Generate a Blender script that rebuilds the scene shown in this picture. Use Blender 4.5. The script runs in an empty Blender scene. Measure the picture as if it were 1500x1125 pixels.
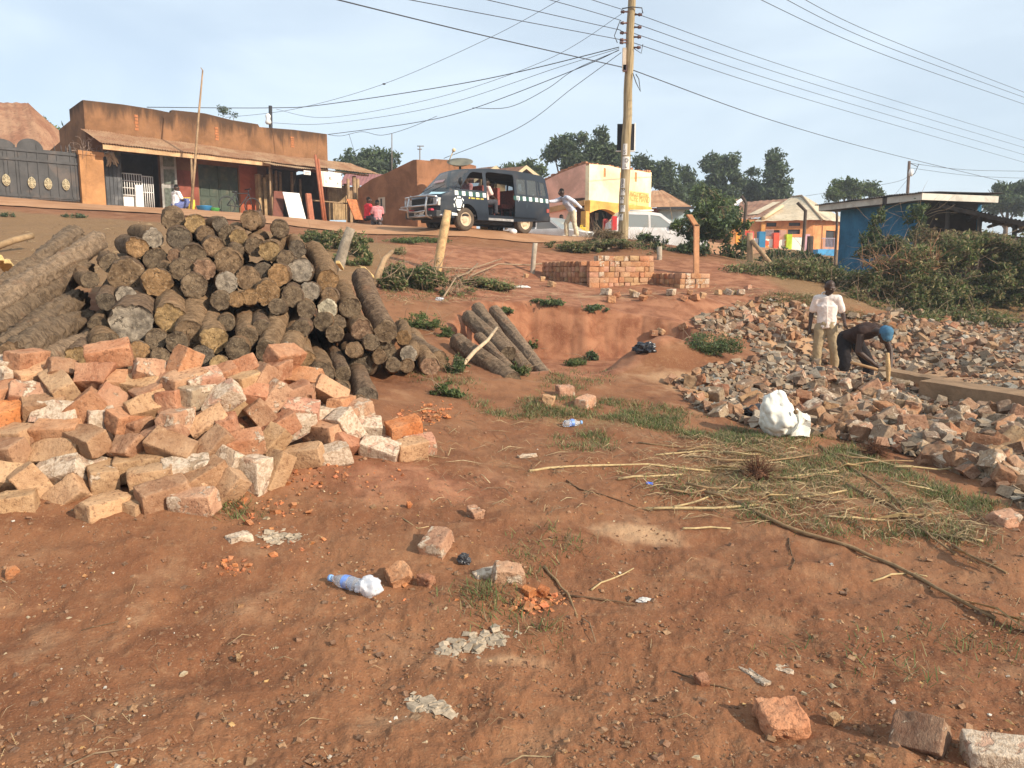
import bpy, bmesh, math, random
import numpy as np
from mathutils import Vector, Matrix, Euler, noise as mnoise
from mathutils.geometry import tessellate_polygon
R = math.radians
SC = bpy.context.scene
COL = SC.collection
rng = random.Random(7)
nrng = np.random.default_rng(11)

# ---------------------------------------------------------------- camera
F = 1150.0
PITCH = R(8.04)
CAM = Vector((0, 0, 1.6))
cd = bpy.data.cameras.new('camera'); cam = bpy.data.objects.new('camera', cd); COL.objects.link(cam)
cam.location = CAM; cam.rotation_euler = (R(90) - PITCH, 0, 0)
cd.sensor_width = 36; cd.lens = F / 1500 * 36; cd.clip_end = 3000; cd.clip_start = 0.05
SC.camera = cam
_cp, _sp = math.cos(PITCH), math.sin(PITCH)
def ray(px, py):
    a = (px - 750) / F; b = (562.5 - py) / F
    return Vector((a, _cp + b * _sp, -_sp + b * _cp))
def P(px, py, Y):
    d = ray(px, py)
    return CAM + d * (Y / d.y)
def proj(p):
    v = Vector(p) - CAM
    fz = v.y * _cp - v.z * _sp; uz = v.y * _sp + v.z * _cp
    return 750 + F * v.x / fz, 562.5 - F * uz / fz, fz

# ---------------------------------------------------------------- noise (numpy value noise)
def _hash(ix, iy, s):
    h = (ix.astype(np.int64) * 374761393 + iy.astype(np.int64) * 668265263 + s * 1274126177) & 0xffffffff
    h = ((h ^ (h >> 13)) * 1103515245) & 0xffffffff
    h = ((h ^ (h >> 16)) * 2246822519) & 0xffffffff
    return (h & 0xffffff) / float(0xffffff)
def vn(x, y, s=0):
    x = np.asarray(x, float); y = np.asarray(y, float)
    ix = np.floor(x); iy = np.floor(y); fx = x - ix; fy = y - iy
    fx = fx * fx * (3 - 2 * fx); fy = fy * fy * (3 - 2 * fy)
    a = _hash(ix, iy, s); b = _hash(ix + 1, iy, s); c = _hash(ix, iy + 1, s); d = _hash(ix + 1, iy + 1, s)
    return (a * (1 - fx) + b * fx) * (1 - fy) + (c * (1 - fx) + d * fx) * fy - 0.5
def fbm(x, y, s=0, o=4):
    r = 0; a = 1.0
    for k in range(o):
        r = r + a * vn(x * 2 ** k + 17.3 * k, y * 2 ** k - 9.1 * k, s + k); a *= .5
    return r
def sstep(a, b, x):
    t = np.clip((np.asarray(x, float) - a) / (b - a), 0, 1)
    return t * t * (3 - 2 * t)

# ---------------------------------------------------------------- tagging
def tag(o, label=None, cat=None, group=None, kind=None):
    if label: o['label'] = label
    if cat: o['category'] = cat
    if group: o['group'] = group
    if kind: o['kind'] = kind
    return o
def link(name, me, mat=None, parent=None):
    o = bpy.data.objects.new(name, me); COL.objects.link(o)
    if mat is not None:
        for m in (mat if isinstance(mat, (list, tuple)) else [mat]): me.materials.append(m)
    if parent is not None: o.parent = parent
    return o
def empty(name, label, cat, loc=(0, 0, 0), rotz=0, group=None):
    o = bpy.data.objects.new(name, None); COL.objects.link(o)
    o.location = loc; o.rotation_euler = (0, 0, rotz); o.empty_display_size = .1
    return tag(o, label, cat, group)
def copy_tree(o, parent=None):
    c = o.copy(); COL.objects.link(c); c.parent = parent
    for ch in o.children: copy_tree(ch, c)
    return c
def pymesh(name, v, f, smooth=False, uvless=True):
    me = bpy.data.meshes.new(name); me.from_pydata([tuple(p) for p in v], [], f); me.update()
    if smooth: me.polygons.foreach_set('use_smooth', [True] * len(me.polygons))
    return me
def npmesh(name, V, Q, smooth=False):
    """V (n,3) array, Q (m,k) int array of equal polygons"""
    me = bpy.data.meshes.new(name); n = len(V); m, k = Q.shape
    me.vertices.add(n); me.vertices.foreach_set('co', np.ascontiguousarray(V, np.float32).ravel())
    me.loops.add(m * k); me.loops.foreach_set('vertex_index', np.ascontiguousarray(Q, np.int32).ravel())
    me.polygons.add(m); me.polygons.foreach_set('loop_start', np.arange(m, dtype=np.int32) * k)
    me.polygons.foreach_set('loop_total', np.full(m, k, np.int32))
    me.polygons.foreach_set('use_smooth', np.full(m, bool(smooth)))
    me.update(calc_edges=True); me.validate()
    return me
class MB:
    """collects shapes in one bmesh and links them as ONE mesh object"""
    def __init__(s): s.bm = bmesh.new()
    def quad(s, *p, mi=0):
        f = s.bm.faces.new([s.bm.verts.new(q) for q in p]); f.material_index = mi; return f
    def hexa(s, p, mi=0):       # 8 corners: bottom 4, top 4
        v = [s.bm.verts.new(q) for q in p]
        for a in ((3, 2, 1, 0), (4, 5, 6, 7), (0, 1, 5, 4), (1, 2, 6, 5), (2, 3, 7, 6), (3, 0, 4, 7)):
            s.bm.faces.new([v[i] for i in a]).material_index = mi
        return s
    def box(s, x0, x1, y0, y1, z0, z1, mi=0, M=None):
        p = [Vector(q) for q in ((x0, y0, z0), (x1, y0, z0), (x1, y1, z0), (x0, y1, z0), (x0, y0, z1), (x1, y0, z1), (x1, y1, z1), (x0, y1, z1))]
        if M is not None: p = [M @ q for q in p]
        return s.hexa(p, mi)
    def tube(s, pts, r, n=6, mi=0, caps=True):
        pts = [Vector(p) for p in pts]; rs = r if isinstance(r, (list, tuple)) else [r] * len(pts)
        rings = []; pn = None
        for i, p in enumerate(pts):
            t = (pts[min(i + 1, len(pts) - 1)] - pts[max(i - 1, 0)])
            if t.length < 1e-9: t = Vector((0, 0, 1))
            t.normalize()
            if pn is None:
                a = Vector((0, 0, 1)) if abs(t.z) < .9 else Vector((1, 0, 0))
                pn = t.cross(a).normalized()
            else:
                pn = (pn - t * pn.dot(t))
                pn = pn.normalized() if pn.length > 1e-6 else t.orthogonal().normalized()
            b = t.cross(pn)
            rings.append([s.bm.verts.new(p + (pn * math.cos(2 * math.pi * k / n) + b * math.sin(2 * math.pi * k / n)) * rs[i]) for k in range(n)])
        for a, b in zip(rings, rings[1:]):
            for k in range(n):
                f = s.bm.faces.new((a[k], a[(k + 1) % n], b[(k + 1) % n], b[k])); f.material_index = mi; f.smooth = True
        if caps and len(rings) > 1:
            s.bm.faces.new(rings[0][::-1]).material_index = mi; s.bm.faces.new(rings[-1]).material_index = mi
        return s
    def prism(s, pts, ext, mi=0):   # polygon pts, extruded by vector ext
        a = [s.bm.verts.new(p) for p in pts]; b = [s.bm.verts.new(Vector(p) + Vector(ext)) for p in pts]
        n = len(a)
        s.bm.faces.new(a[::-1]).material_index = mi; s.bm.faces.new(b).material_index = mi
        for k in range(n): s.bm.faces.new((a[k], a[(k + 1) % n], b[(k + 1) % n], b[k])).material_index = mi
        return s
    def ball(s, c, r, sub=2, sc=(1, 1, 1), mi=0):
        d = bmesh.ops.create_icosphere(s.bm, subdivisions=sub, radius=r)
        for v in d['verts']: v.co = Vector(c) + Vector((v.co.x * sc[0], v.co.y * sc[1], v.co.z * sc[2]))
        for v in d['verts']:
            for f in v.link_faces: f.smooth = True; f.material_index = mi
        return s
    def lathe(s, prof, n=16, mi=0, M=None, caps=True):   # prof [(r, z)]
        rings = []
        for r, z in prof:
            ring = []
            for k in range(n):
                q = Vector((r * math.cos(2 * math.pi * k / n), r * math.sin(2 * math.pi * k / n), z))
                ring.append(s.bm.verts.new(M @ q if M is not None else q))
            rings.append(ring)
        for a, b in zip(rings, rings[1:]):
            for k in range(n):
                f = s.bm.faces.new((a[k], a[(k + 1) % n], b[(k + 1) % n], b[k])); f.smooth = True; f.material_index = mi
        if caps:
            s.bm.faces.new(rings[0][::-1]).material_index = mi; s.bm.faces.new(rings[-1]).material_index = mi
        return s
    def bevel(s, w=.01, seg=1):
        bmesh.ops.bevel(s.bm, geom=[e for e in s.bm.edges], offset=w, segments=seg, affect='EDGES', profile=.6)
        return s
    def mesh(s, name):
        bmesh.ops.recalc_face_normals(s.bm, faces=s.bm.faces)
        me = bpy.data.meshes.new(name); s.bm.to_mesh(me); s.bm.free(); return me
    def build(s, name, mat, parent=None):
        return link(name, s.mesh(name), mat, parent)

# ---------------------------------------------------------------- materials
class NT:
    def __init__(s, name):
        s.m = bpy.data.materials.new(name); s.m.use_nodes = True; s.t = s.m.node_tree; s.n = s.t.nodes
        s.b = s.n['Principled BSDF']; s.out = s.n['Material Output']
    def N(s, typ, **k):
        n = s.n.new(typ)
        for a, v in k.items():
            if a.startswith('i_'):
                key = a[2:]; key = int(key) if key.isdigit() else key.replace('_', ' ')
                s.set(n.inputs[key], v)
            else: setattr(n, a, v)
        return n
    def set(s, inp, v):
        if isinstance(v, bpy.types.NodeSocket): s.t.links.new(v, inp)
        elif isinstance(v, (tuple, list)) and len(v) == 3 and inp.type == 'RGBA': inp.default_value = (*v, 1)
        else: inp.default_value = v
    def mix(s, fac, a, b, mode='MIX'):
        n = s.N('ShaderNodeMix', data_type='RGBA', blend_type=mode)
        s.set(n.inputs[0], fac); s.set(n.inputs[6], a); s.set(n.inputs[7], b); return n.outputs[2]
    def math(s, op, a, b=0.0, clamp=False):
        n = s.N('ShaderNodeMath', operation=op, use_clamp=clamp); s.set(n.inputs[0], a); s.set(n.inputs[1], b); return n.outputs[0]
    def coord(s, kind='Object'): return s.N('ShaderNodeTexCoord').outputs[kind]
    def noise(s, scale, vec=None, detail=4, rough=.55, dist=0.0, w=None):
        n = s.N('ShaderNodeTexNoise'); n.inputs['Scale'].default_value = scale; n.inputs['Detail'].default_value = detail
        n.inputs['Roughness'].default_value = rough; n.inputs['Distortion'].default_value = dist
        if w is not None: n.noise_dimensions = '4D'; s.set(n.inputs['W'], w)
        if vec is not None: s.t.links.new(vec, n.inputs['Vector'])
        return n.outputs['Fac']
    def voronoi(s, scale, vec=None, feat='F1', out='Distance'):
        n = s.N('ShaderNodeTexVoronoi', feature=feat); n.inputs['Scale'].default_value = scale
        if vec is not None: s.t.links.new(vec, n.inputs['Vector'])
        return n.outputs[out]
    def ramp(s, fac, stops):
        n = s.N('ShaderNodeValToRGB'); e = n.color_ramp.elements
        while len(e) < len(stops): e.new(.5)
        for q, (p, c) in zip(e, stops): q.position = p; q.color = (*c, 1) if len(c) == 3 else c
        s.set(n.inputs[0], fac); return n.outputs[0]
    def rng(s, v, a, b, c=0.0, d=1.0, smooth=True):
        n = s.N('ShaderNodeMapRange', interpolation_type='SMOOTHSTEP' if smooth else 'LINEAR')
        for i, q in enumerate((v, a, b, c, d)): s.set(n.inputs[i], q)
        return n.outputs[0]
    def scalevec(s, vec, sc):
        n = s.N('ShaderNodeMapping'); s.t.links.new(vec, n.inputs['Vector']); n.inputs['Scale'].default_value = sc; return n.outputs[0]
    def addv(s, a, b):
        n = s.N('ShaderNodeVectorMath', operation='ADD'); s.set(n.inputs[0], a); s.set(n.inputs[1], b); return n.outputs[0]
    def bump(s, h, st=.5, d=.02):
        n = s.N('ShaderNodeBump'); n.inputs['Strength'].default_value = st; n.inputs['Distance'].default_value = d
        s.t.links.new(h, n.inputs['Height']); s.t.links.new(n.outputs[0], s.b.inputs['Normal'])
    def fin(s, col, rough=.9, spec=.2, metal=0.0):
        s.set(s.b.inputs['Base Color'], col); s.set(s.b.inputs['Roughness'], rough)
        s.b.inputs['Specular IOR Level'].default_value = spec; s.b.inputs['Metallic'].default_value = metal
        return s.m
def ov(c, k): return tuple(min(1, q * k) for q in c)
def plain(name, c, var=.25, scale=6, rough=.85, spec=.2, metal=0, bump=.15, bd=.01, dirt=None, dirtamt=.4):
    """painted/plastered/whatever surface with blotches and a little relief"""
    t = NT(name); v = t.coord('Object'); inf = t.N('ShaderNodeObjectInfo')
    n1 = t.noise(scale, v, 6, .6); n2 = t.noise(scale * 7, v, 4, .6)
    f = t.rng(t.math('ADD', t.math('MULTIPLY', n1, .7), t.math('MULTIPLY', n2, .3)), .3, .7)
    col = t.mix(f, ov(c, 1 - var), ov(c, 1 + var))
    if dirt: col = t.mix(t.math('MULTIPLY', t.rng(t.noise(scale * .6, v, 7, .65, .4), .48, .68), dirtamt), col, dirt)
    if bump: t.bump(t.math('ADD', n2, n1), bump, bd)
    return t.fin(col, rough, spec, metal)
# ---------------------------------------------------------------- terrain height
_cp_list = [  # pixel x, pixel y, distance Y
 (-300,1125,2.25),(0,1125,2.2),(750,1125,2.3),(1500,1125,2.35),(1900,1125,2.35),
 (-300,1000,2.8),(0,1000,2.8),(750,1000,2.85),(1500,1000,2.95),(1900,1000,2.95),
 (0,850,3.5),(750,850,3.7),(1500,850,3.9),
 (-200,740,4.0),(0,740,4.1),(300,740,4.3),(750,740,4.75),(1150,740,5.0),(1500,740,5.2),(1800,740,5.2),
 (500,690,5.0),(700,650,6.1),(1000,650,6.6),(1400,650,7.0),
 (560,605,6.7),(700,600,7.4),(850,600,7.6),(1150,620,7.8),(1450,600,9.0),(1700,600,9.0),
 (560,560,8.2),(640,555,8.5),(1050,560,9.8),(1300,560,11.0),(1500,560,11.2),
 (600,520,9.4),(600,480,11),(590,440,13),(1205,540,14.0),(1400,520,14.5),(1600,520,14.5),
 (1050,500,12.3),(1450,480,18),(1300,458,18),(1150,440,17),(1600,470,18),
 (700,440,13.6),(850,448,14.2),(960,455,14.6),(1000,450,15),(870,424,17.4),(1040,420,18),(760,410,17.5),(795,411,18.7),(830,415,18.1),
 (480,400,15),(600,405,16.5),(680,395,17.8),(560,370,18.8),(760,370,21),(660,360,21.5),
 (150,400,12.5),(0,400,11.5),(-150,400,11.5),(150,340,18),(0,340,17),(300,350,18),(-150,340,17),
 (0,305,21),(150,312,22),(300,321,22.5),(450,336,22.7),(560,347,23),(700,356,23.2),(800,360,23.5),(870,362,23.5),
 (-150,295,20.5),(680,339,24.2),(765,343.5,25.7),(560,334,27),(300,309,27),(100,300,25),
 (0,289,27),(133,303,29),(300,313,32.3),(483,325,36),(600,333,33),(760,338,31),(830,347,28),(912,350,26),(960,352,31),
 (850,345,34),(950,349,38),(1000,352,45),(1000,365,24),(1060,395,20),(1150,412,19),(1240,418,20),(1400,420,21),(1600,420,21),
 (1230,420,27),(1400,415,27),(1100,367,55),(1230,365,55),(1060,380,33),
]
_pts = []
for px, py, Y in _cp_list:
    q = P(px, py, Y); _pts.append((q.x, q.y, q.z))
# under the bricks and logs, behind the camera, far plateau
_pts += [(-2.6,5.2,.42),(-2.0,6.4,.5),(-3.2,6.6,.55),(-1.6,7.6,.55),(-4,7.5,.75),(-3.0,8.8,.95),(-1.8,9.4,.9),(-4.5,9.5,1.1),
         (0,0,.05),(-3,0,.05),(3,0,0),(0,-4,0),(-6,-4,0),(6,-4,-.1),(6,3,-.05),(-5,3,.2),(9,9,-.1),(14,14,.1),(-9,8,1.0),
         (-24,24,4.0),(-26,34,4.1),(-14,50,4.2),(-30,70,4.5),(0,70,3.6),(25,70,3.4),(45,60,3.0),(30,30,1.6),(40,20,1.2),(25,12,.4),(-25,12,2),(-60,60,5),(0,110,4),(60,110,4),(-70,110,5),(-60,10,4),(80,20,2),(0,-60,0),(-60,-60,0),(60,-60,0)]
_pts = np.array(_pts)
def _tps():
    X = _pts[:, :2]; n = len(X)
    d = np.linalg.norm(X[:, None] - X[None], axis=2)
    K = np.where(d > 0, d * d * np.log(d + 1e-12), 0)
    s = .02 + .0006 * np.hypot(X[:, 0], X[:, 1]) ** 2 * .2
    A = np.zeros((n + 3, n + 3)); A[:n, :n] = K + np.diag(s); A[:n, n] = 1; A[:n, n + 1:] = X; A[n, :n] = 1; A[n + 1:, :n] = X.T
    b = np.zeros(n + 3); b[:n] = _pts[:, 2]
    return np.linalg.solve(A, b)
_W = _tps()
def _base(x, y):
    x = np.atleast_1d(np.asarray(x, float)).ravel(); y = np.atleast_1d(np.asarray(y, float)).ravel()
    r = np.hypot(x, y); k = np.minimum(1, 100 / np.maximum(r, 1e-6)); xc = x * k; yc = y * k
    out = np.empty(len(x)); n = len(_pts)
    for a in range(0, len(x), 20000):
        s = slice(a, a + 20000)
        d2 = (xc[s, None] - _pts[None, :, 0]) ** 2 + (yc[s, None] - _pts[None, :, 1]) ** 2
        out[s] = .5 * (d2 * np.log(d2 + 1e-18)) @ _W[:n] + _W[n] + _W[n + 1] * xc[s] + _W[n + 2] * yc[s]
    return out
def poly_sd(x, y, poly):
    """signed distance to polygon (positive inside)"""
    x = np.asarray(x, float); y = np.asarray(y, float)
    d = np.full(x.shape, 1e9); ins = np.zeros(x.shape, bool); n = len(poly)
    for i in range(n):
        ax, ay = poly[i]; bx, by = poly[(i + 1) % n]
        ex, ey = bx - ax, by - ay
        t = np.clip(((x - ax) * ex + (y - ay) * ey) / (ex * ex + ey * ey), 0, 1)
        d = np.minimum(d, np.hypot(x - ax - t * ex, y - ay - t * ey))
        c = ((ay > y) != (by > y))
        with np.errstate(divide='ignore', invalid='ignore'):
            xi = (bx - ax) * (y - ay) / (by - ay + 1e-30) + ax
        ins ^= c & (x < xi)
    return np.where(ins, d, -d)
PIT = [(-.95,11.3),(-.55,13.3),(.3,13.85),(1.3,13.7),(2.3,13.9),(3.0,13.3),(3.3,12.2),(2.6,11.2),(1.8,10.4),(.9,9.6),(.0,9.4),(-.5,10.2)]
def H(x, y):
    sh = np.shape(x); x = np.atleast_1d(np.asarray(x, float)).ravel(); y = np.atleast_1d(np.asarray(y, float)).ravel()
    z = _base(x, y)
    sd = poly_sd(x, y, PIT) + .16 * vn(x * 1.3, y * 1.3, 5) + .09 * vn(x * 4, y * 4, 6) + .03 * vn(x * 13, y * 13, 16)
    back = sstep(10.2, 12.6, y)
    w = .9 * (1 - back) + .42 * back
    m = sstep(0, 1, (sd + .1) / w)
    fl = .08 + .02 * (y - 12) + .05 * vn(x * 1.5, y * 1.5, 8)
    z = z * (1 - m) + np.minimum(z, fl) * m
    # red earth mound in the pit, heaps on the rubble side
    for cx, cy, rx, ry, h in ((1.85,10.7,.75,.6,.36),(2.5,11.6,.7,.6,.22),(4.6,10.3,1.6,.55,.16),(6.4,9.3,1.4,.5,.14),(3.7,15.2,1.5,.9,.25),(7.2,16.6,2.6,.7,.3),(2.95,12.4,.7,.6,.1),(1.55,30.4,2.0,1.3,-.85),(5.3,30.6,2.1,1.3,-.62)):
        z = z + h * np.exp(-((x - cx) / rx) ** 2 - ((y - cy) / ry) ** 2)
    near = np.exp(-np.hypot(x, y) / 30)
    z = z + near * (.085 * fbm(x * .9, y * .9, 1, 3) + .036 * fbm(x * 4.2, y * 4.2, 3, 3))
    return z.reshape(sh) if sh else float(z[0])
def hit(px, py, near=1.0, far=120.0):
    d = ray(px, py); d = d / d.y
    Y = np.geomspace(near, far, 900)
    zz = CAM.z + d.z * Y - H(d.x * Y, Y)
    i = np.argmax(zz < 0)
    if zz[i] >= 0: return CAM + d * far
    a, b = Y[i - 1], Y[i]; za, zb = zz[i - 1], zz[i]
    Yh = a + (b - a) * za / (za - zb)
    return CAM + d * Yh
def ground(x, y): return Vector((x, y, H(x, y)))

def pxw(x, y, z):
    fz = y * _cp - (z - 1.6) * _sp; fz = np.maximum(fz, .05)
    return 750 + F * x / fz, 562.5 - F * (y * _sp + (z - 1.6) * _cp) / fz
def build_ground():
    nr = 760; na = 820
    rr = np.concatenate([[0.01, .3, .6], np.geomspace(.9, 110, nr - 40), np.geomspace(115, 1400, 37)])
    nr = len(rr)
    a0 = np.linspace(-R(46), R(46), na - 80)
    rest = np.linspace(R(46), R(360 - 46), 82)[1:-1]
    aa = np.concatenate([a0, rest])
    RR, AA = np.meshgrid(rr, aa, indexing='ij')
    X = RR * np.sin(AA); Y = RR * np.cos(AA)
    Z = H(X, Y)
    d = np.exp(-RR / 9)
    Z = Z + d * (.013 * fbm(X * 11, Y * 11, 21, 3) + .012 * np.maximum(0, fbm(X * 34, Y * 34, 25, 2)) * 2)
    Z = np.where(RR > 110, Z - (RR - 110) * .004, Z)
    n = len(aa)
    V = np.stack([X, Y, Z], -1).reshape(-1, 3)
    i = np.arange(nr - 1)[:, None]; j = np.arange(n)[None]
    Q = np.stack([i * n + j, i * n + (j + 1) % n, (i + 1) * n + (j + 1) % n, (i + 1) * n + j], -1).reshape(-1, 4)
    Q = Q[:, ::-1]
    me = npmesh('ground', V, Q, True)
    x, y, z = X.ravel(), Y.ravel(), Z.ravel()
    # soil zones (kinds of earth, not light): R bare red subsoil, G dry grass litter, B pale dust
    sdp = poly_sd(x, y, PIT)
    red = sstep(-.35, .1, sdp) * .95
    red = np.maximum(red, sstep(12, 14, y) * sstep(-4.5, -2, x) * sstep(8, 5, x) * sstep(24, 20, y) * .75)
    red = np.maximum(red, .8 * np.exp(-((x + .75) / .9) ** 2 - ((y - 5.0) / .5) ** 2))
    lit = sstep(9, 12, y) * sstep(-1.6, -3.5, x) * sstep(21.6, 20, y)
    lit = np.maximum(lit, .8 * np.exp(-((x - 2.0) / 1.4) ** 2 - ((y - 5.6) / .8) ** 2))
    lit = np.maximum(lit, .75 * np.exp(-((x - .8) / 1.6) ** 2 - ((y - 7.3) / .5) ** 2))
    lit = np.maximum(lit, sstep(14, 18, y) * sstep(5, 7, x))
    dust = .0 * x
    for cx, cy, rx, ry, s in ((-1.2,3.3,.9,.28,.5),(-1.7,3.0,.6,.3,.4),(.75,4.4,.5,.25,.8),(-.25,2.65,.4,.2,.55),(.0,3.0,.35,.10,.6),(3.0,8.2,1.4,.5,1.),(2.4,9.6,1.3,.5,.9),(4.8,11.5,1.6,.8,.8),(2,15.5,3,.8,.6),(6,13,2.5,1.2,.6)):
        dust = np.maximum(dust, s * np.exp(-((x - cx) / rx) ** 2 - ((y - cy) / ry) ** 2))
    pu, pv = pxw(x, y, z); rub = sstep(-12, 14, poly_sd(pu, pv, [(1015,468),(1060,452),(1150,436),(1215,470),(1345,455),(1530,472),(1530,770),(1455,715),(1350,672),(1230,642),(1120,632),(1020,600),(980,562),(1035,536),(1115,528),(1095,500),(1020,486)])) * (y > 4)
    dust = np.maximum(dust, rub * .85); red = red * (1 - .8 * rub); lit = lit * (1 - .7 * rub)
    at = me.attributes.new('zone', 'FLOAT_COLOR', 'POINT')
    at.data.foreach_set('color', np.stack([red, lit, dust, np.ones_like(red)], -1).astype(np.float32).ravel())
    t = NT('red_soil'); v = t.coord('Object'); A = t.N('ShaderNodeAttribute', attribute_name='zone')
    sep = t.N('ShaderNodeSeparateColor'); t.set(sep.inputs[0], A.outputs['Color'])
    big = t.noise(.55, v, 5, .6, .6); mid = t.noise(3.2, v, 6, .62, .3); fine = t.noise(24, v, 5, .65); grit = t.noise(110, v, 3, .6)
    col = t.mix(t.rng(big, .35, .65), (.188, .077, .037), (.258, .118, .057))
    col = t.mix(t.math('MULTIPLY', t.rng(mid, .5, .72), .75), col, (.30, .16, .085))
    col = t.mix(t.math('MULTIPLY', t.rng(mid, .47, .28), .55), col, (.125, .05, .025))
    m_red = t.rng(t.math('ADD', sep.outputs[0], t.math('MULTIPLY', t.math('SUBTRACT', mid, .5), .8)), .25, .75)
    col = t.mix(m_red, col, t.mix(t.rng(mid, .35, .65), (.215, .082, .043), (.36, .165, .09)))
    m_dust = t.rng(t.math('ADD', sep.outputs[2], t.math('MULTIPLY', t.math('SUBTRACT', mid, .5), 1.2)), .35, .95)
    col = t.mix(m_dust, col, (.43, .265, .15))
    m_lit = t.rng(t.math('ADD', sep.outputs[1], t.math('MULTIPLY', t.math('SUBTRACT', fine, .5), 1.6)), .45, .8)
    col = t.mix(t.math('MULTIPLY', m_lit, .8), col, t.mix(t.rng(grit, .35, .65), (.13, .075, .035), (.30, .20, .10)))
    col = t.mix(t.math('MULTIPLY', t.rng(fine, .52, .70), .45), col, (.32, .18, .095))
    col = t.mix(t.math('MULTIPLY', t.rng(grit, .58, .72), .55), col, (.36, .22, .125))
    col = t.mix(t.math('MULTIPLY', t.rng(grit, .42, .28), .5), col, (.08, .033, .018))
    clod = t.rng(t.voronoi(60, t.addv(v, t.N('ShaderNodeCombineXYZ', i_0=t.math('MULTIPLY', fine, .02)).outputs[0])), .0, .7, 1, 0)
    t.bump(t.math('ADD', t.math('ADD', t.math('MULTIPLY', fine, .55), t.math('MULTIPLY', grit, .5)), t.math('MULTIPLY', clod, .12)), .75, .012)
    t.fin(col, .95, .15)
    o = link('ground', me, t.m); tag(o, kind='structure')
    return o
ground_obj = build_ground()

# ---------------------------------------------------------------- dirt road (a sheet of packed earth a few mm above)
def build_road():
    near = [(-16,20.3)] + [tuple(P(a, b, c).xy) for a, b, c in ((0,305,21.4),(150,312,22.4),(300,321,22.9),(450,336,23.1),(560,347,23.4),(700,356,23.6),(800,360,23.9),(850,362,24.6))] + [(3.6,27),(7,31),(12,38),(20,50)]
    far = [(-20,26.5)] + [tuple(P(a, b, c).xy) for a, b, c in ((0,289,26.9),(133,303,28.8),(300,313,32.1),(483,325,35.6))] + [(-5,36.5),(-3.5,33),(-1,36),(1.2,38),(3,33.2),(6.8,36.8),(9.5,42),(16,53)]
    n = 160; m = 30
    def rs(pl):
        pl = np.array(pl); d = np.concatenate([[0], np.cumsum(np.linalg.norm(np.diff(pl, axis=0), axis=1))]); s = np.linspace(0, d[-1], n)
        return np.stack([np.interp(s, d, pl[:, 0]), np.interp(s, d, pl[:, 1])], -1)
    a = rs(near); b = rs(far)
    a += .25 * np.stack([vn(np.arange(n) * .35, np.zeros(n), 3), vn(np.arange(n) * .35, np.ones(n), 4)], -1)
    t = np.linspace(0, 1, m)[None, :, None]
    G = a[:, None] * (1 - t) + b[:, None] * t
    Z = H(G[..., 0], G[..., 1]) + .03
    V = np.concatenate([G, Z[..., None]], -1).reshape(-1, 3)
    i = np.arange(n - 1)[:, None]; j = np.arange(m - 1)[None]
    Q = np.stack([i * m + j, (i + 1) * m + j, (i + 1) * m + j + 1, i * m + j + 1], -1).reshape(-1, 4)
    tt = NT('road_dirt'); v = tt.coord('Object')
    a1 = tt.noise(.8, v, 5, .6, .5); b1 = tt.noise(14, v, 5, .65)
    c = tt.mix(tt.rng(a1, .35, .65), (.36, .185, .095), (.46, .255, .14)); c = tt.mix(tt.math('MULTIPLY', tt.rng(b1, .55, .7), .4), c, (.52, .33, .2))
    c = tt.mix(tt.math('MULTIPLY', tt.rng(b1, .42, .3), .4), c, (.24, .11, .055))
    tt.bump(b1, .5, .02)
    link('road', npmesh('road', V, Q, True), tt.fin(c, .95, .1)); tag(bpy.data.objects['road'], kind='structure')
build_road()
# ---------------------------------------------------------------- bricks and logs
ORD = 'first second third fourth fifth sixth seventh eighth ninth tenth eleventh twelfth thirteenth fourteenth fifteenth sixteenth seventeenth eighteenth nineteenth twentieth'.split()
def ordn(i):
    if i < 20: return ORD[i]
    return 'twenty-' + ORD[i - 20] if i < 29 else 'thirty-' + ORD[max(0, i - 30)] if i < 39 else 'fortieth'
def clay_mat():
    t = NT('fired_clay'); v = t.coord('Object'); oi = t.N('ShaderNodeObjectInfo')
    vv = t.addv(v, t.N('ShaderNodeCombineXYZ', i_0=t.math('MULTIPLY', oi.outputs['Random'], 37.0), i_1=t.math('MULTIPLY', oi.outputs['Random'], 91.0)).outputs[0])
    a = t.noise(7, vv, 5, .6, .3); b = t.noise(45, vv, 4, .65); c = t.noise(170, vv, 2, .6); d = t.noise(9.5, t.addv(vv, (5.3, 2.2, 9.1)), 6, .62, .5)
    base = oi.outputs['Color']
    col = t.mix(t.rng(a, .3, .7), t.mix(.40, base, (.17, .07, .035)), t.mix(.22, base, (.62, .42, .25)))
    col = t.mix(t.math('MULTIPLY', t.rng(b, .56, .72), .35), col, (.6, .42, .28))
    col = t.mix(t.math('MULTIPLY', t.rng(b, .47, .34), .6), col, (.13, .06, .035))
    col = t.mix(t.math('MULTIPLY', t.rng(t.noise(3.1, vv, 5, .6), .45, .68), .28), col, (.46, .32, .205))
    th = t.math('SUBTRACT', .74, t.math('MULTIPLY', oi.outputs['Alpha'], .36))
    mort = t.rng(d, th, t.math('ADD', th, .05))
    mc = t.mix(t.rng(b, .35, .6), (.40, .29, .20), (.60, .48, .36))
    col = t.mix(mort, col, mc)
    col = t.mix(t.math('MULTIPLY', t.rng(c, .57, .72), .35), col, (.12, .06, .035))
    t.bump(t.math('ADD', t.math('ADD', t.math('MULTIPLY', b, .8), t.math('MULTIPLY', c, .35)), t.math('MULTIPLY', mort, .5)), .95, .012)
    return t.fin(col, .93, .12)
CLAY = clay_mat()
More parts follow.
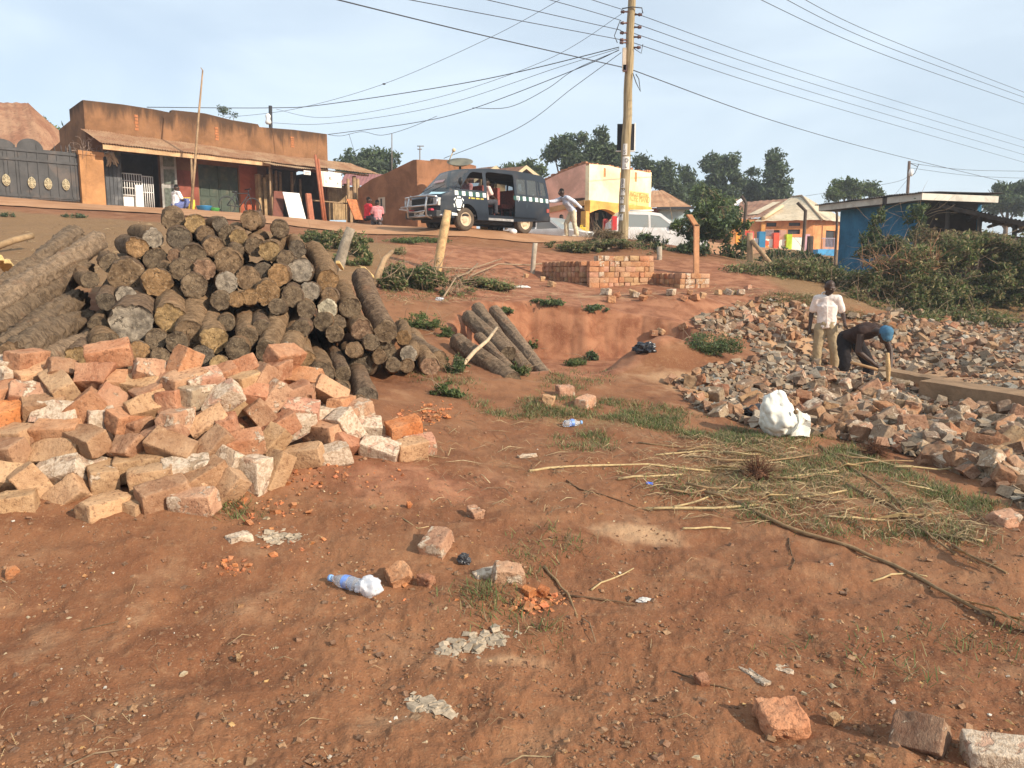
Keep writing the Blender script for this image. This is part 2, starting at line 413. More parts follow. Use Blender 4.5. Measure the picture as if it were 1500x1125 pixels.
def brick_mesh(name, L=.27, W=.13, T=.125, chips=0, cut=False, seed=0, sub=3, amp=1.0):
    r = random.Random(seed); bm = bmesh.new(); bmesh.ops.create_cube(bm, size=1)
    for v in bm.verts: v.co = Vector((v.co.x * L, v.co.y * W, v.co.z * T)) + Vector((r.uniform(-.006, .006), r.uniform(-.005, .005), r.uniform(-.005, .005)))
    def chop(co, no):
        g = bm.verts[:] + bm.edges[:] + bm.faces[:]
        res = bmesh.ops.bisect_plane(bm, geom=g, plane_co=co, plane_no=no, clear_outer=True)
        ed = [e for e in res['geom_cut'] if isinstance(e, bmesh.types.BMEdge)]
        if ed: bmesh.ops.contextual_create(bm, geom=ed)
    if cut:
        x = r.uniform(-.05, .25) * L; chop(Vector((x, 0, 0)), Vector((1, r.uniform(-.6, .6), r.uniform(-.6, .6))).normalized())
    for k in range(chips):
        s = Vector((r.choice((-1, 1)), r.choice((-1, 1)), r.choice((-1, 1))))
        c = Vector((s.x * L / 2, s.y * W / 2, s.z * T / 2)) * r.uniform(.80, .93)
        chop(c, Vector((s.x * r.uniform(.3, 1), s.y * r.uniform(.5, 1), s.z * r.uniform(.5, 1))).normalized())
    bmesh.ops.bevel(bm, geom=bm.edges[:], offset=.007, segments=2, affect='EDGES', profile=.55)
    bmesh.ops.triangulate(bm, faces=bm.faces[:])
    for _ in range(sub):
        le = [e for e in bm.edges if e.calc_length() > .022]
        if le: bmesh.ops.subdivide_edges(bm, edges=le, cuts=1); bmesh.ops.triangulate(bm, faces=[f for f in bm.faces if len(f.verts) > 3])
    o = Vector((seed * 3.1, seed * 1.7, 0)); bm.normal_update()
    ds = []
    for v in bm.verts:
        q = v.co + o
        ds.append(v.normal * amp * (.0062 * mnoise.noise(q * 11) + .0045 * mnoise.noise(q * 30) + .0025 * mnoise.noise(q * 80)))
    for v, d in zip(bm.verts, ds): v.co += d
    me = bpy.data.meshes.new(name); bm.to_mesh(me); bm.free()
    me.polygons.foreach_set('use_smooth', [True] * len(me.polygons)); me.materials.append(CLAY)
    try: me.set_sharp_from_angle(angle=R(38))
    except Exception: pass
    return me
WHOLE = [brick_mesh('brick', chips=(1, 2, 3, 2, 4)[k % 5], seed=k + 1) for k in range(12)]
BROKEN = [brick_mesh('broken_brick', chips=2, cut=True, seed=k + 31, amp=1.7) for k in range(9)]
LUMP = [brick_mesh('brick_lump', L=.13, W=.12, T=.10, chips=5, cut=k % 2 == 0, seed=k + 61, amp=2.2) for k in range(9)]
BC = {'O': (.50, .225, .11), 'T': (.52, .31, .17), 'R': (.40, .175, .095), 'B': (.35, .185, .105), 'W': (.56, .37, .26), 'X': (.60, .19, .055), 'M': (.40, .31, .22), 'P': (.54, .29, .19), 'Y': (.50, .31, .16), 'G': (.30, .235, .175), 'K': (.20, .12, .08)}
BA = {'W': .95, 'M': .85, 'P': .55, 'G': .6}
BN = {'O': 'orange', 'T': 'tan', 'R': 'red-brown', 'B': 'brown', 'W': 'white-plastered', 'X': 'bright orange', 'M': 'mortar-covered', 'P': 'pinkish', 'Y': 'yellow-orange', 'G': 'grey', 'K': 'blackened'}
def brick(meshes, c, rot, code, scale=1.0, name='brick', al=None, r=rng):
    o = bpy.data.objects.new(name, r.choice(meshes) if isinstance(meshes, list) else meshes); COL.objects.link(o)
    o.location = c; o.rotation_euler = rot.to_euler() if isinstance(rot, Matrix) else rot
    o.scale = scale if isinstance(scale, tuple) else (scale,) * 3
    b = BC[code]; k = r.uniform(.85, 1.15); a = BA.get(code, r.uniform(0, .4)) if al is None else al
    o.color = (b[0] * k, b[1] * k * r.uniform(.93, 1.07), b[2] * k, a)
    return o
def brot(yaw, tilt, roll):
    # yaw turns the long side (0 = across the view), tilt lifts its far-right end, roll tips the top towards the viewer
    return Matrix.Rotation(R(-tilt), 3, 'Y') @ Matrix.Rotation(R(yaw), 3, 'Z') @ Matrix.Rotation(R(roll), 3, 'X')
HEAP = '''40,528,78,0,10,R;4,538,20,10,30,W;55,552,55,15,30,T;26,550,60,-10,20,W;10,578,70,10,20,O;88,566,-38,-28,45,T;48,583,8,-18,25,P;18,607,50,20,30,X;
85,608,2,-1,58,W;18,643,15,3,15,T;85,634,0,1,20,O;86,666,0,0,50,T;145,553,8,2,50,R;182,562,40,-10,25,O;146,606,-55,-25,20,W;170,593,20,-40,40,R;128,645,-18,-8,25,B;
150,697,-55,-12,10,T;95,731,12,35,62,T;52,712,20,-62,55,T;90,692,5,15,45,M;15,742,12,5,5,Y;14,700,5,-15,40,T;2,665,10,5,20,B;196,659,3,6,40,B;203,630,12,2,10,B;222,700,5,7,12,T;206,684,5,4,10,Y;
153,747,62,0,5,T;210,745,70,2,8,T;252,657,15,-20,35,B;285,736,4,3,8,P;274,690,4,2,20,M;281,713,5,0,5,T;226,546,35,-20,40,P;268,538,15,68,50,O;206,567,15,-5,25,T;216,597,40,15,55,Y;258,585,85,4,0,R;
258,616,82,3,0,P;296,560,48,10,30,P;288,578,70,10,20,G;306,622,25,30,50,T;312,655,20,45,55,B;330,690,20,62,68,M;332,718,10,50,55,T;374,702,2,88,70,W;404,690,20,70,55,Y;355,651,8,8,25,O;396,650,25,52,62,T;326,584,20,32,40,W;
350,590,55,15,30,Y;347,622,28,8,10,R;385,611,18,-58,60,B;352,546,22,22,50,O;366,560,60,20,20,Y;384,560,20,62,40,T;364,578,30,-15,30,R;397,583,20,56,45,P;416,522,60,0,35,O;407,546,12,10,10,R;446,556,5,-6,45,O;
461,581,4,-4,30,B;483,574,10,-36,45,T;500,594,80,3,5,O;440,602,4,-9,30,P;434,622,10,26,40,W;470,610,8,2,5,M;473,634,0,0,12,T;446,667,5,7,10,T;484,669,22,16,20,W;508,651,70,-25,20,R;508,626,25,-68,40,W;532,626,12,-8,30,W;
556,660,12,-17,30,W;600,658,8,2,10,T;592,628,30,10,20,X;613,652,30,0,20,P;70,600,30,0,20,B;120,600,10,40,20,R;190,615,60,0,20,O;240,640,20,20,20,B;65,640,60,10,20,B;120,690,60,10,20,M;240,725,40,10,20,B;300,700,40,30,30,B;
320,555,30,20,30,R;270,560,60,20,30,T;100,545,40,-20,30,B;410,625,20,30,20,R;430,580,40,20,20,R;520,605,50,20,20,P;160,520,25,10,25,O;230,575,20,30,30,R'''
def heap_Y(px, py):
    pb = np.interp(px, [0, 300, 380, 450, 560, 640], [768, 768, 745, 712, 690, 672])
    pt = np.interp(px, [0, 400, 450, 520, 600, 640], [520, 520, 540, 595, 618, 640])
    dy = np.interp(px, [0, 300, 450, 560, 640], [1.05, 1.05, .85, .5, .25])
    return hit(px, pb).y + (pb - py) / (pb - pt) * dy
def build_brick_heap():
    rows = {}
    for it in HEAP.replace('\n', '').split(';'):
        a = it.split(','); px, py, yaw, tilt, roll = map(float, a[:5]); code = a[5]
        if abs(yaw) < 22 and roll < 50 and abs(tilt) < 40: yaw += rng.choice((-1, 1)) * rng.uniform(4, 34)
        Y = heap_Y(px, py) + .07 + rng.uniform(-.06, .05)
        s = rng.uniform(.93, 1.05)
        big = code in 'RBX' and rng.random() < .3
        o = brick(BROKEN if big else WHOLE, P(px, py, Y), brot(yaw, tilt, roll), code, (s * .96, s * 1.08, s * 1.10))
        pose = 'on end' if abs(tilt) > 45 else 'tilted' if abs(tilt) > 12 or roll > 35 else 'end on' if abs(yaw) > 50 else 'lying flat'
        rows.setdefault(int((py - 505) // 33), []).append((px, o, BN[code], pose))
    nm = ['topmost', 'second', 'third', 'fourth', 'fifth', 'sixth', 'seventh', 'lowest']
    for k, v in rows.items():
        for i, (px, o, c, pose) in enumerate(sorted(v, key=lambda q: q[0])):
            tag(o, f'{c} brick {pose}, {ordn(i)} from left in {nm[min(k, 7)]} row of the brick heap', 'brick', 'old bricks in the brick heap')
    for k in range(46):     # bricks further in, seen in the gaps
        px = rng.uniform(-20, 585); pt = np.interp(px, [0, 400, 450, 520, 600], [545, 545, 565, 622, 640]); pb = np.interp(px, [0, 300, 380, 450, 600], [750, 745, 720, 690, 668])
        py = rng.uniform(pt, pb)
        o = brick(WHOLE, P(px, py, heap_Y(px, py) + rng.uniform(.27, .36)), brot(rng.uniform(-90, 90), rng.uniform(-40, 40), rng.uniform(0, 60)), rng.choice('TORBPT'))
        tag(o, 'old brick buried in the brick heap, seen only in gaps between bricks in front', 'brick', 'buried bricks of the brick heap')
build_brick_heap()

# ---------------------------------------------------------------- logs
def bark_mat():
    t = NT('bark'); v = t.coord('Object'); oi = t.N('ShaderNodeObjectInfo')
    vv = t.addv(v, t.N('ShaderNodeCombineXYZ', i_0=t.math('MULTIPLY', oi.outputs['Random'], 53.0), i_2=t.math('MULTIPLY', oi.outputs['Random'], 29.0)).outputs[0])
    st = t.scalevec(vv, (1, 3.2, 1)); a = t.noise(9, st, 6, .65, .4); b = t.noise(40, st, 4, .65); c = t.noise(4, vv, 4, .6)
    base = oi.outputs['Color']
    col = t.mix(t.rng(a, .32, .68), t.mix(.55, base, (.045, .028, .017)), t.mix(.3, base, (.40, .28, .17)))
    col = t.mix(t.math('MULTIPLY', t.rng(b, .55, .72), .5), col, (.36, .255, .16))
    col = t.mix(t.math('MULTIPLY', t.rng(b, .47, .34), .7), col, (.04, .024, .015))
    col = t.mix(t.math('MULTIPLY', t.rng(c, .55, .7), .35), col, (.30, .15, .08))
    t.bump(t.math('ADD', a, t.math('MULTIPLY', b, .7)), .9, .02)
    return t.fin(col, .95, .1)
def cut_mat():
    t = NT('cut_wood'); v = t.coord('Object'); oi = t.N('ShaderNodeObjectInfo')
    rd = oi.outputs['Random']
    vv = t.addv(v, t.N('ShaderNodeCombineXYZ', i_0=t.math('MULTIPLY', rd, 41.0), i_1=t.math('MULTIPLY', rd, 23.0)).outputs[0])
    a = t.noise(1.6, vv, 6, .65, .6); b = t.noise(7, vv, 5, .7); cr = t.voronoi(1.1, t.addv(vv, t.N('ShaderNodeCombineXYZ', i_0=t.math('MULTIPLY', t.noise(3, vv, 4), .9), i_2=t.math('MULTIPLY', t.noise(4, vv, 4), .9)).outputs[0]), 'DISTANCE_TO_EDGE')
    w = t.N('ShaderNodeTexWave', wave_type='RINGS', rings_direction='Y'); w.inputs['Scale'].default_value = 1.3; w.inputs['Distortion'].default_value = 7; w.inputs['Detail'].default_value = 3
    t.t.links.new(v, w.inputs['Vector'])
    base = oi.outputs['Color']
    col = t.mix(t.rng(a, .33, .67), t.mix(.7, base, (.035, .024, .016)), t.mix(.18, base, (.6, .45, .27)))
    col = t.mix(t.math('MULTIPLY', t.math('MULTIPLY', w.outputs['Fac'], .22), t.rng(b, .4, .6)), col, (.09, .055, .03))
    col = t.mix(t.math('MULTIPLY', t.rng(b, .55, .7), .5), col, (.50, .41, .29))
    col = t.mix(t.math('MULTIPLY', t.rng(b, .44, .3), .7), col, (.045, .03, .02))
    crk = t.math('MULTIPLY', t.rng(cr, .035, .0), t.rng(a, .52, .6))
    col = t.mix(t.math('MULTIPLY', crk, .8), col, (.03, .02, .014))
    t.bump(t.math('SUBTRACT', t.math('ADD', b, t.math('MULTIPLY', w.outputs['Fac'], .05)), crk), .7, .02)
    return t.fin(col, .92, .1)
BARK = bark_mat(); CUTW = cut_mat()
def log_mesh(seed, ringed, L=1.7, r0=.135, rough=1.0):
    na, nl = 40, 84 if ringed else 60
    th = np.linspace(0, 2 * np.pi, na, endpoint=False); yy = np.linspace(0, L, nl)
    T, Y = np.meshgrid(th, yy)
    cx, cz = np.cos(T), np.sin(T)
    per = lambda f, g, s, o=3: fbm(cx * f + 7 * seed, Y * g + cz * f * 1.37 + 3.1 * seed, s, o)
    r = r0 * (1 + .10 * per(1.1, 1.3, 1) + .09 * per(3.2, 6, 2))
    if ringed:
        ph = Y / .075 + .9 * per(.8, .6, 5, 2) + .35 * per(2.5, 4, 7, 2)
        sw = ph - np.floor(ph)
        r += r0 * (.16 * (sw ** .6) - .09) * (1 + .8 * per(3, 3, 9, 2))
    else:
        pl = per(5, 11, 11, 3); r += rough * (r0 * .11 * np.maximum(0, pl) * 1.6 - r0 * .08 * (np.abs(per(2.6, 3, 13, 2)) < .06)); r += (rough - 1) * r0 * (.10 * np.floor(per(4, 5, 17, 2) * 5) / 5 + .10 * per(1, .8, 19, 2))
    r += r0 * .045 * per(9, 26, 15, 2)
    ax = .025 * rough * np.sin(Y * 2.1 + seed); az = .025 * rough * np.cos(Y * 1.7 + seed * 2)
    V = np.stack([r * cx + ax, Y, r * cz + az], -1)
    i = np.arange(nl - 1)[:, None]; j = np.arange(na)[None]
    Q = np.stack([i * na + j, i * na + (j + 1) % na, (i + 1) * na + (j + 1) % na, (i + 1) * na + j], -1).reshape(-1, 4)
    verts = V.reshape(-1, 3)
    far = len(verts); verts = np.vstack([verts, [[V[-1, :, 0].mean(), L + .01, V[-1, :, 2].mean()]]])
    me = bpy.data.meshes.new('log')
    fs = [tuple(q) for q in Q] + [(far, (nl - 1) * na + k, (nl - 1) * na + (k + 1) % na) for k in range(na)]
    me.from_pydata([tuple(p) for p in verts], [], fs); me.update(); me.polygons.foreach_set('use_smooth', [True] * len(me.polygons)); me.materials.append(BARK)
    # near cut face, its own mesh, in a unit where the radius is about 1 so that the grain scales with it
    nr = 9; cv = []; edge = V[0]
    tilt = (random.Random(seed).uniform(-.22, .22), random.Random(seed + 5).uniform(-.3, .22))
    for k in range(1, nr + 1):
        f = k / nr
        for m in range(na):
            p = edge[m] * f; xx, zz = p[0] / r0, p[2] / r0
            y = .07 * fbm(np.array([xx * 1.6 + seed * 5]), np.array([zz * 1.6]), 3, 3)[0] + .035 * fbm(np.array([xx * 6 + seed * 5]), np.array([zz * 6]), 9, 2)[0]
            y += (tilt[0] * xx + tilt[1] * zz) * .55
            y = y if k < nr else max(y, .012) * .3
            cv.append((xx * (1 if k < nr else .985), y - .02 * (k < nr) * (1 - f) - (.015), zz * (1 if k < nr else .985)))
    cv.append((0, tilt[0] * 0 - .03, 0)); c = len(cv) - 1
    cf = [(c, (m + 1) % na, m) for m in range(na)] + [(k * na + m, k * na + (m + 1) % na, (k + 1) * na + (m + 1) % na, (k + 1) * na + m) for k in range(nr - 1) for m in range(na)]
    mc = bpy.data.meshes.new('cut_face'); mc.from_pydata(cv, [], cf); mc.update(); mc.polygons.foreach_set('use_smooth', [True] * len(mc.polygons)); mc.materials.append(CUTW)
    return me, mc
LOGM = [log_mesh(k, True) for k in range(5)] + [log_mesh(k + 10, False) for k in range(5)]
FLAKY = [log_mesh(k + 40, False, 1.7, .135, 1.9) for k in range(3)]
LR, LL = .135, 1.7
CC = {'g': (.19, .13, .085), 'o': (.40, .215, .09), 'y': (.47, .30, .13), 'w': (.38, .33, .27), 'k': (.10, .085, .075), 'b': (.25, .15, .085), 'W': (.86, .78, .58), 'r': (.33, .18, .115), 'd': (.14, .10, .07)}
CN = {'g': 'weathered grey', 'o': 'orange', 'y': 'pale yellow', 'w': 'whitish cracked', 'k': 'blackened', 'b': 'brown', 'W': 'bright white', 'r': 'reddish', 'd': 'dark brown'}
def make_log(near, axis, r, L, cut, ringed, bark=(.22, .155, .105), name='log', spin=None):
    me, mc = rng.choice(FLAKY if ringed == 'flaky' else LOGM[:5] if ringed else LOGM[5:])
    o = bpy.data.objects.new(name, me); COL.objects.link(o)
    axis = Vector(axis).normalized()
    up = Vector((0, 0, 1)); x = axis.cross(up).normalized(); z = x.cross(axis)
    M = Matrix((x, axis, z)).transposed()
    o.rotation_euler = (M @ Matrix.Rotation(rng.uniform(0, 6.28) if spin is None else spin, 3, 'Y')).to_euler()
    o.location = near; o.scale = (r / LR, L / LL, r / LR)
    k = rng.uniform(.8, 1.2); o.color = (bark[0] * k, bark[1] * k, bark[2] * k, 1)
    c = bpy.data.objects.new('cut_face', mc); COL.objects.link(c); c.parent = o; c.scale = (LR, LR * o.scale[0] / o.scale[1], LR)
    b = CC[cut]; k = rng.uniform(.62, 1.02); c.color = (b[0] * k, b[1] * k, b[2] * k, 1)
    return o
LOGS = '''259,324,31,,,g;287,331,27,,,y;266,349,33,,,k;225,351,27,200,340,w;200,366,29,185,355,o;227,379,33,,,d;255,376,21,,,r;284,374,35,,,g;315,362,29,,,b;332,343,29,,,d;352,348,25,345,338,y;370,322,29,,,b;412,336,25,,,g;321,328,22,,,k;
370,362,27,383,350,g;396,371,29,409,354,y;433,363,25,,,k;419,382,25,,,g;442,399,34,,,w;410,404,31,,,o;384,397,27,,,k;361,407,33,,,b;337,385,38,,,b;302,396,30,,,r;269,398,32,,,g;227,415,41,,,o;188,400,48,,,b;161,387,28,,,d;
333,416,31,,,w;322,438,28,,,d;394,428,36,,,o;429,432,31,,,g;456,428,27,,,w;289,418,36,,,g;349,438,23,,,o;367,437,24,,,o;183,433,28,,,w;157,442,25,172,405,k;193,479,57,212,432,w;247,470,42,258,418,y;279,488,43,300,430,b;317,499,38,306,460,y;
365,492,29,349,445,g;392,511,33,421,432,d;426,516,34,440,460,w;385,480,25,381,445,d;227,496,31,,,d;256,504,31,,,d;205,516,30,,,o;157,508,41,153,470,g;294,521,32,,,k;321,532,27,,,y;350,513,34,,,d;451,527,28,440,495,o;330,472,24,,,d;
479,408,31,462,370,o;449,452,27,,,d;478,451,28,486,434,W;485,433,25,,,b;470,471,27,,,d;512,450,31,504,428,g;563,484,34,533,414,g;527,485,31,518,462,r;494,471,22,,,d;492,489,25,,,g;591,493,22,588,480,o;542,502,24,,,d;557,523,21,550,516,b;
502,549,23,473,491,d;540,582,34,510,518,k;472,551,36,452,510,d;500,570,26,,,d;521,592,28,,,b;598,517,25,,,w;597,538,20,,,b;632,536,29,605,497,r;574,534,22,,,d;558,604,24,,,d;517,510,24,,,b;270,522,26,,,d;180,520,28,,,d;235,520,26,,,g;
115,527,33,148,468,y;75,536,33,110,490,g;130,410,24,,,d;145,475,24,,,d;345,370,22,,,d;300,345,24,,,b;240,395,24,,,d;405,450,24,,,d;440,480,26,,,d;345,545,30,,,d;385,545,30,,,d;245,548,28,,,d;205,545,28,,,d;420,552,28,,,d'''
def log_Y(px, py):
    bp = float(np.interp(px, [0, 420, 480, 545, 585, 650], [562, 562, 592, 606, 553, 553]))
    Yb = float(np.interp(px, [0, 300, 420, 480, 545, 585, 650], [6.2, 6.3, 6.5, 6.6, 6.75, 8.2, 8.5]))
    return Yb + (bp - py) * .0103
def build_logs():
    rows = {}
    for it in LOGS.replace('\n', '').split(';'):
        a = it.split(','); px, py, d = float(a[0]), float(a[1]), float(a[2]); cut = a[5]
        Y = log_Y(px, py); n = P(px, py, Y); r = d / 2 / F * Y * 1.01
        if a[3]:
            fx, fy = float(a[3]), float(a[4]); sep = math.hypot(fx - px, fy - py) / d
            dY = min(1.9, .55 + .45 * sep + .2)
            f = P(fx, fy, Y + dY); ax = f - n; L = ax.length * 1.08
        else:
            ax = ray(px, py).normalized() + Vector((rng.uniform(-.10, .10), 0, rng.uniform(-.03, .07))); L = rng.uniform(1.3, 1.7)
        side = bool(a[3]) and d > 22
        o = make_log(n, ax, r, L, cut, side or rng.random() < .5, (.27, .165, .088) if rng.random() < .7 else (.155, .10, .068))
        size = 'thick' if d > 33 else 'thin' if d < 25 else 'medium'
        rows.setdefault(int((py - 315) // 25), []).append((px, o, CN[cut], size, side))
    nm = ['topmost', 'second', 'third', 'fourth', 'fifth', 'sixth', 'seventh', 'eighth', 'ninth', 'tenth', 'eleventh', 'lowest']
    for k, v in rows.items():
        for i, (px, o, c, size, side) in enumerate(sorted(v, key=lambda q: q[0])):
            tag(o, f'{size} log with {c} end, {ordn(i)} from left in {nm[min(k, 11)]} row of logs', 'log', 'cut logs in the log heap')
    # logs further inside the heap, coloured dark to paint shade in the gaps
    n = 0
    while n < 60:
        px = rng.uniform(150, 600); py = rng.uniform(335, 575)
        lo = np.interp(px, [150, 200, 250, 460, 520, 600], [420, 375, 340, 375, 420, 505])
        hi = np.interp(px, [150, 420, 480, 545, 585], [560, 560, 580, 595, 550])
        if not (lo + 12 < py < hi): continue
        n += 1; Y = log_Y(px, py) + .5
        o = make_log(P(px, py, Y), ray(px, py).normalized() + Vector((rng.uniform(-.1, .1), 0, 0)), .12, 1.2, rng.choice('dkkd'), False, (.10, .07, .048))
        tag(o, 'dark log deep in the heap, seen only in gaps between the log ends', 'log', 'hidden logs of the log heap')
    # long trunks lying up the slope beside the heap, and the logs in the pit
    for near, far, d0, cut, lab in (
        ((-25, 470, 6.6), (137, 350, 10.2), 40, 'b', 'long rough trunk lying up the bank, uppermost of the long trunks beside the heap'),
        ((-40, 505, 6.3), (125, 392, 9.3), 46, 'g', 'long flaky trunk lying up the bank, second of the long trunks from the top'),
        ((-15, 520, 6.1), (122, 442, 8.3), 44, 'g', 'long grey trunk lying up the bank, third of the long trunks from the top'),
        ((10, 528, 6.0), (138, 466, 8.0), 46, 'b', 'long grey-brown trunk lowest of the long trunks, just above the brick heap'),
        ((-30, 440, 7.0), (112, 348, 10.6), 40, 'b', 'rough trunk behind the uppermost long trunk, its far end lower'),
        ((30, 545, 5.9), (150, 488, 7.6), 40, 'g', 'rough trunk just showing above the brick heap below the other long trunks'),
        ((-60, 540, 5.9), (70, 480, 7.8), 46, 'g', 'bark-covered trunk filling the gap at the edge below the long trunks'),
        ((-12, 430, 7.4), (-90, 420, 8.6), 40, 'd', 'dark log end poking in at the edge beside splintered pale wood'),
        ((748, 562, 8.9), (672, 498, 10.3), 30, 'd', 'thick dark log lying in the pit, lowest of the leaning pit logs'),
        ((765, 556, 9.4), (700, 494, 10.7), 17, 'y', 'pale narrow log slipped behind the lowest log in the pit'),
        ((742, 520, 10.1), (688, 463, 11.6), 24, 'd', 'short charred log leaning on the pit edge, between longer pit logs'),
        ((770, 545, 9.9), (700, 452, 12.2), 23, 'b', 'long brown log leaning into the pit, second from the upper side'),
        ((808, 560, 9.6), (722, 455, 12.3), 22, 'g', 'long straight log leaning into the pit nearest the red earth cliff'),
        ((640, 527, 9.0), (560, 480, 10.6), 30, 'b', 'earth-covered log lying at the end of the log heap beside the pit')):
        n = P(*near); f = P(*far); ax = f - n
        o = make_log(n, ax, d0 / 2 / F * near[2] * (1.04 if near[0] < 300 else 1), ax.length, cut, 'flaky' if near[0] < 300 else False, (.25, .175, .12))
        if near[0] < 300: kk = rng.uniform(.6, 1.25); o.color = (.25 * kk, .175 * kk, .115 * kk, 1)
        tag(o, lab, 'log', 'long logs lying on the ground')
build_logs()
# ---------------------------------------------------------------- scatter tools
def attr_mat(name, var=.3, scale=60, rough=.93, bump=.5, trans=0.0, spec=.1):
    t = NT(name); A = t.N('ShaderNodeAttribute', attribute_name='tint'); v = t.coord('Object')
    n = t.noise(scale, v, 4, .65)
    col = t.mix(t.rng(n, .3, .7), t.mix(var, A.outputs['Color'], (.04, .03, .02)), t.mix(var * .5, A.outputs['Color'], (.7, .6, .45)))
    if bump: t.bump(n, bump, .006)
    t.fin(col, rough, spec)
    if trans:
        tr = t.N('ShaderNodeBsdfTranslucent'); t.set(tr.inputs[0], A.outputs['Color']); mx = t.N('ShaderNodeMixShader'); mx.inputs[0].default_value = trans
        t.t.links.new(t.b.outputs[0], mx.inputs[1]); t.t.links.new(tr.outputs[0], mx.inputs[2]); t.t.links.new(mx.outputs[0], t.out.inputs[0])
    return t.m
STONE = attr_mat('crumb_stone'); LEAF = attr_mat('leaf_green', .12, 9, .6, 0, .3, .25); STRAWM = attr_mat('dry_stalk', .3, 40, .85, .3)
def rotmats(n, g):
    q = g.normal(size=(n, 4)); q /= np.linalg.norm(q, axis=1)[:, None]; w, x, y, z = q.T
    return np.stack([np.stack([1 - 2 * (y * y + z * z), 2 * (x * y - z * w), 2 * (x * z + y * w)], -1), np.stack([2 * (x * y + z * w), 1 - 2 * (x * x + z * z), 2 * (y * z - x * w)], -1), np.stack([2 * (x * z - y * w), 2 * (y * z + x * w), 1 - 2 * (x * x + y * y)], -1)], 1)
def tint_mesh(name, V, Q, C, mat, smooth=False, parent=None):
    me = npmesh(name, V, Q, smooth)
    at = me.attributes.new('tint', 'FLOAT_COLOR', 'POINT'); at.data.foreach_set('color', np.concatenate([C, np.ones((len(C), 1))], 1).astype(np.float32).ravel())
    return link(name, me, mat, parent)
def _ico(sub):
    bm = bmesh.new(); bmesh.ops.create_icosphere(bm, subdivisions=sub, radius=1); bm.verts.ensure_lookup_table()
    V = np.array([v.co[:] for v in bm.verts]); T = np.array([[v.index for v in f.verts] for f in bm.faces]); bm.free(); return V, T
ICO1 = _ico(1)
CHIP = (np.array([(x, y, z) for z in (-1, 1) for x, y in ((-1, -1), (1, -1), (1, 1), (-1, 1))]) * .72, np.array([(0, 3, 2), (0, 2, 1), (4, 5, 6), (4, 6, 7), (0, 1, 5), (0, 5, 4), (1, 2, 6), (1, 6, 5), (2, 3, 7), (2, 7, 6), (3, 0, 4), (3, 4, 7)]))
def lumps(name, pos, size, cols, g, squash=.65, mat=None, angular=True):
    """many little stones in one mesh"""
    n = len(pos); V0, T = CHIP if angular else ICO1; k = len(V0)
    sc = size[:, None, None] * g.uniform(.55, 1.25, (n, 1, 3)) * g.uniform(.62, 1.25, (n, k, 1))
    V = np.einsum('nij,nkj->nki', rotmats(n, g), V0[None] * sc)
    V[:, :, 2] *= squash
    V += pos[:, None, :]
    Q = (T[None] + (np.arange(n) * k)[:, None, None]).reshape(-1, 3)
    return tint_mesh(name, V.reshape(-1, 3), Q, np.repeat(cols, k, 0), mat or STONE)
def px_poly_points(poly, n, g):
    """n random points of the ground that show inside a pixel polygon"""
    poly = np.array(poly, float); lo = poly.min(0); hi = poly.max(0); out = []
    while len(out) < n:
        q = g.uniform(lo, hi, (n * 2, 2)); q = q[poly_sd(q[:, 0], q[:, 1], poly) > 0]
        out.extend(q.tolist())
    return np.array(out[:n])
_gx = np.linspace(-300, 1800, 211); _gy = np.concatenate([np.linspace(300, 480, 91), np.linspace(484, 1180, 120)])
def _hitgrid():
    G = np.zeros((len(_gy), len(_gx)))
    Y = np.geomspace(1.6, 90, 260)
    for i, py in enumerate(_gy):
        d = np.array([(ray(px, py) / ray(px, py).y)[:] for px in _gx])
        X = d[:, 0:1] * Y[None]; zz = CAM.z + d[:, 2:3] * Y[None] - _HF(X, np.broadcast_to(Y, X.shape))
        neg = zz < 0; j = np.argmax(neg, 1); j[~neg.any(1)] = len(Y) - 1; j = np.maximum(j, 1); r = np.arange(len(_gx))
        a, b = zz[r, j - 1], zz[r, j]; t = np.clip(a / (a - b + 1e-9), 0, 1)
        G[i] = Y[j - 1] + (Y[j] - Y[j - 1]) * t
    return G
# a coarse copy of the height field, quick to look up
_hx = np.linspace(-30, 30, 401); _hy = np.geomspace(1.4, 92, 520)
_HZ = H(*np.meshgrid(_hx, _hy)).reshape(len(_hy), len(_hx))
def _HF(x, y):
    u = np.clip((x + 30) / 60 * 400, 0, 399.999); v = np.clip(np.log(np.maximum(y, 1.4) / 1.4) / math.log(92 / 1.4) * 519, 0, 518.999)
    i = u.astype(int); j = v.astype(int); a = u - i; b = v - j
    return (_HZ[j, i] * (1 - a) + _HZ[j, i + 1] * a) * (1 - b) + (_HZ[j + 1, i] * (1 - a) + _HZ[j + 1, i + 1] * a) * b
_HG = _hitgrid()
def hits(q):
    """pixel points (n,2) -> ground points (n,3)"""
    u = np.interp(q[:, 0], _gx, np.arange(len(_gx))); v = np.interp(q[:, 1], _gy, np.arange(len(_gy)))
    i = np.minimum(u.astype(int), len(_gx) - 2); j = np.minimum(v.astype(int), len(_gy) - 2); a = u - i; b = v - j
    Y = (_HG[j, i] * (1 - a) + _HG[j, i + 1] * a) * (1 - b) + (_HG[j + 1, i] * (1 - a) + _HG[j + 1, i + 1] * a) * b
    A = (q[:, 0] - 750) / F; B = (562.5 - q[:, 1]) / F; X = A / (_cp + B * _sp) * Y
    return np.stack([X, Y, H(X, Y)], -1)

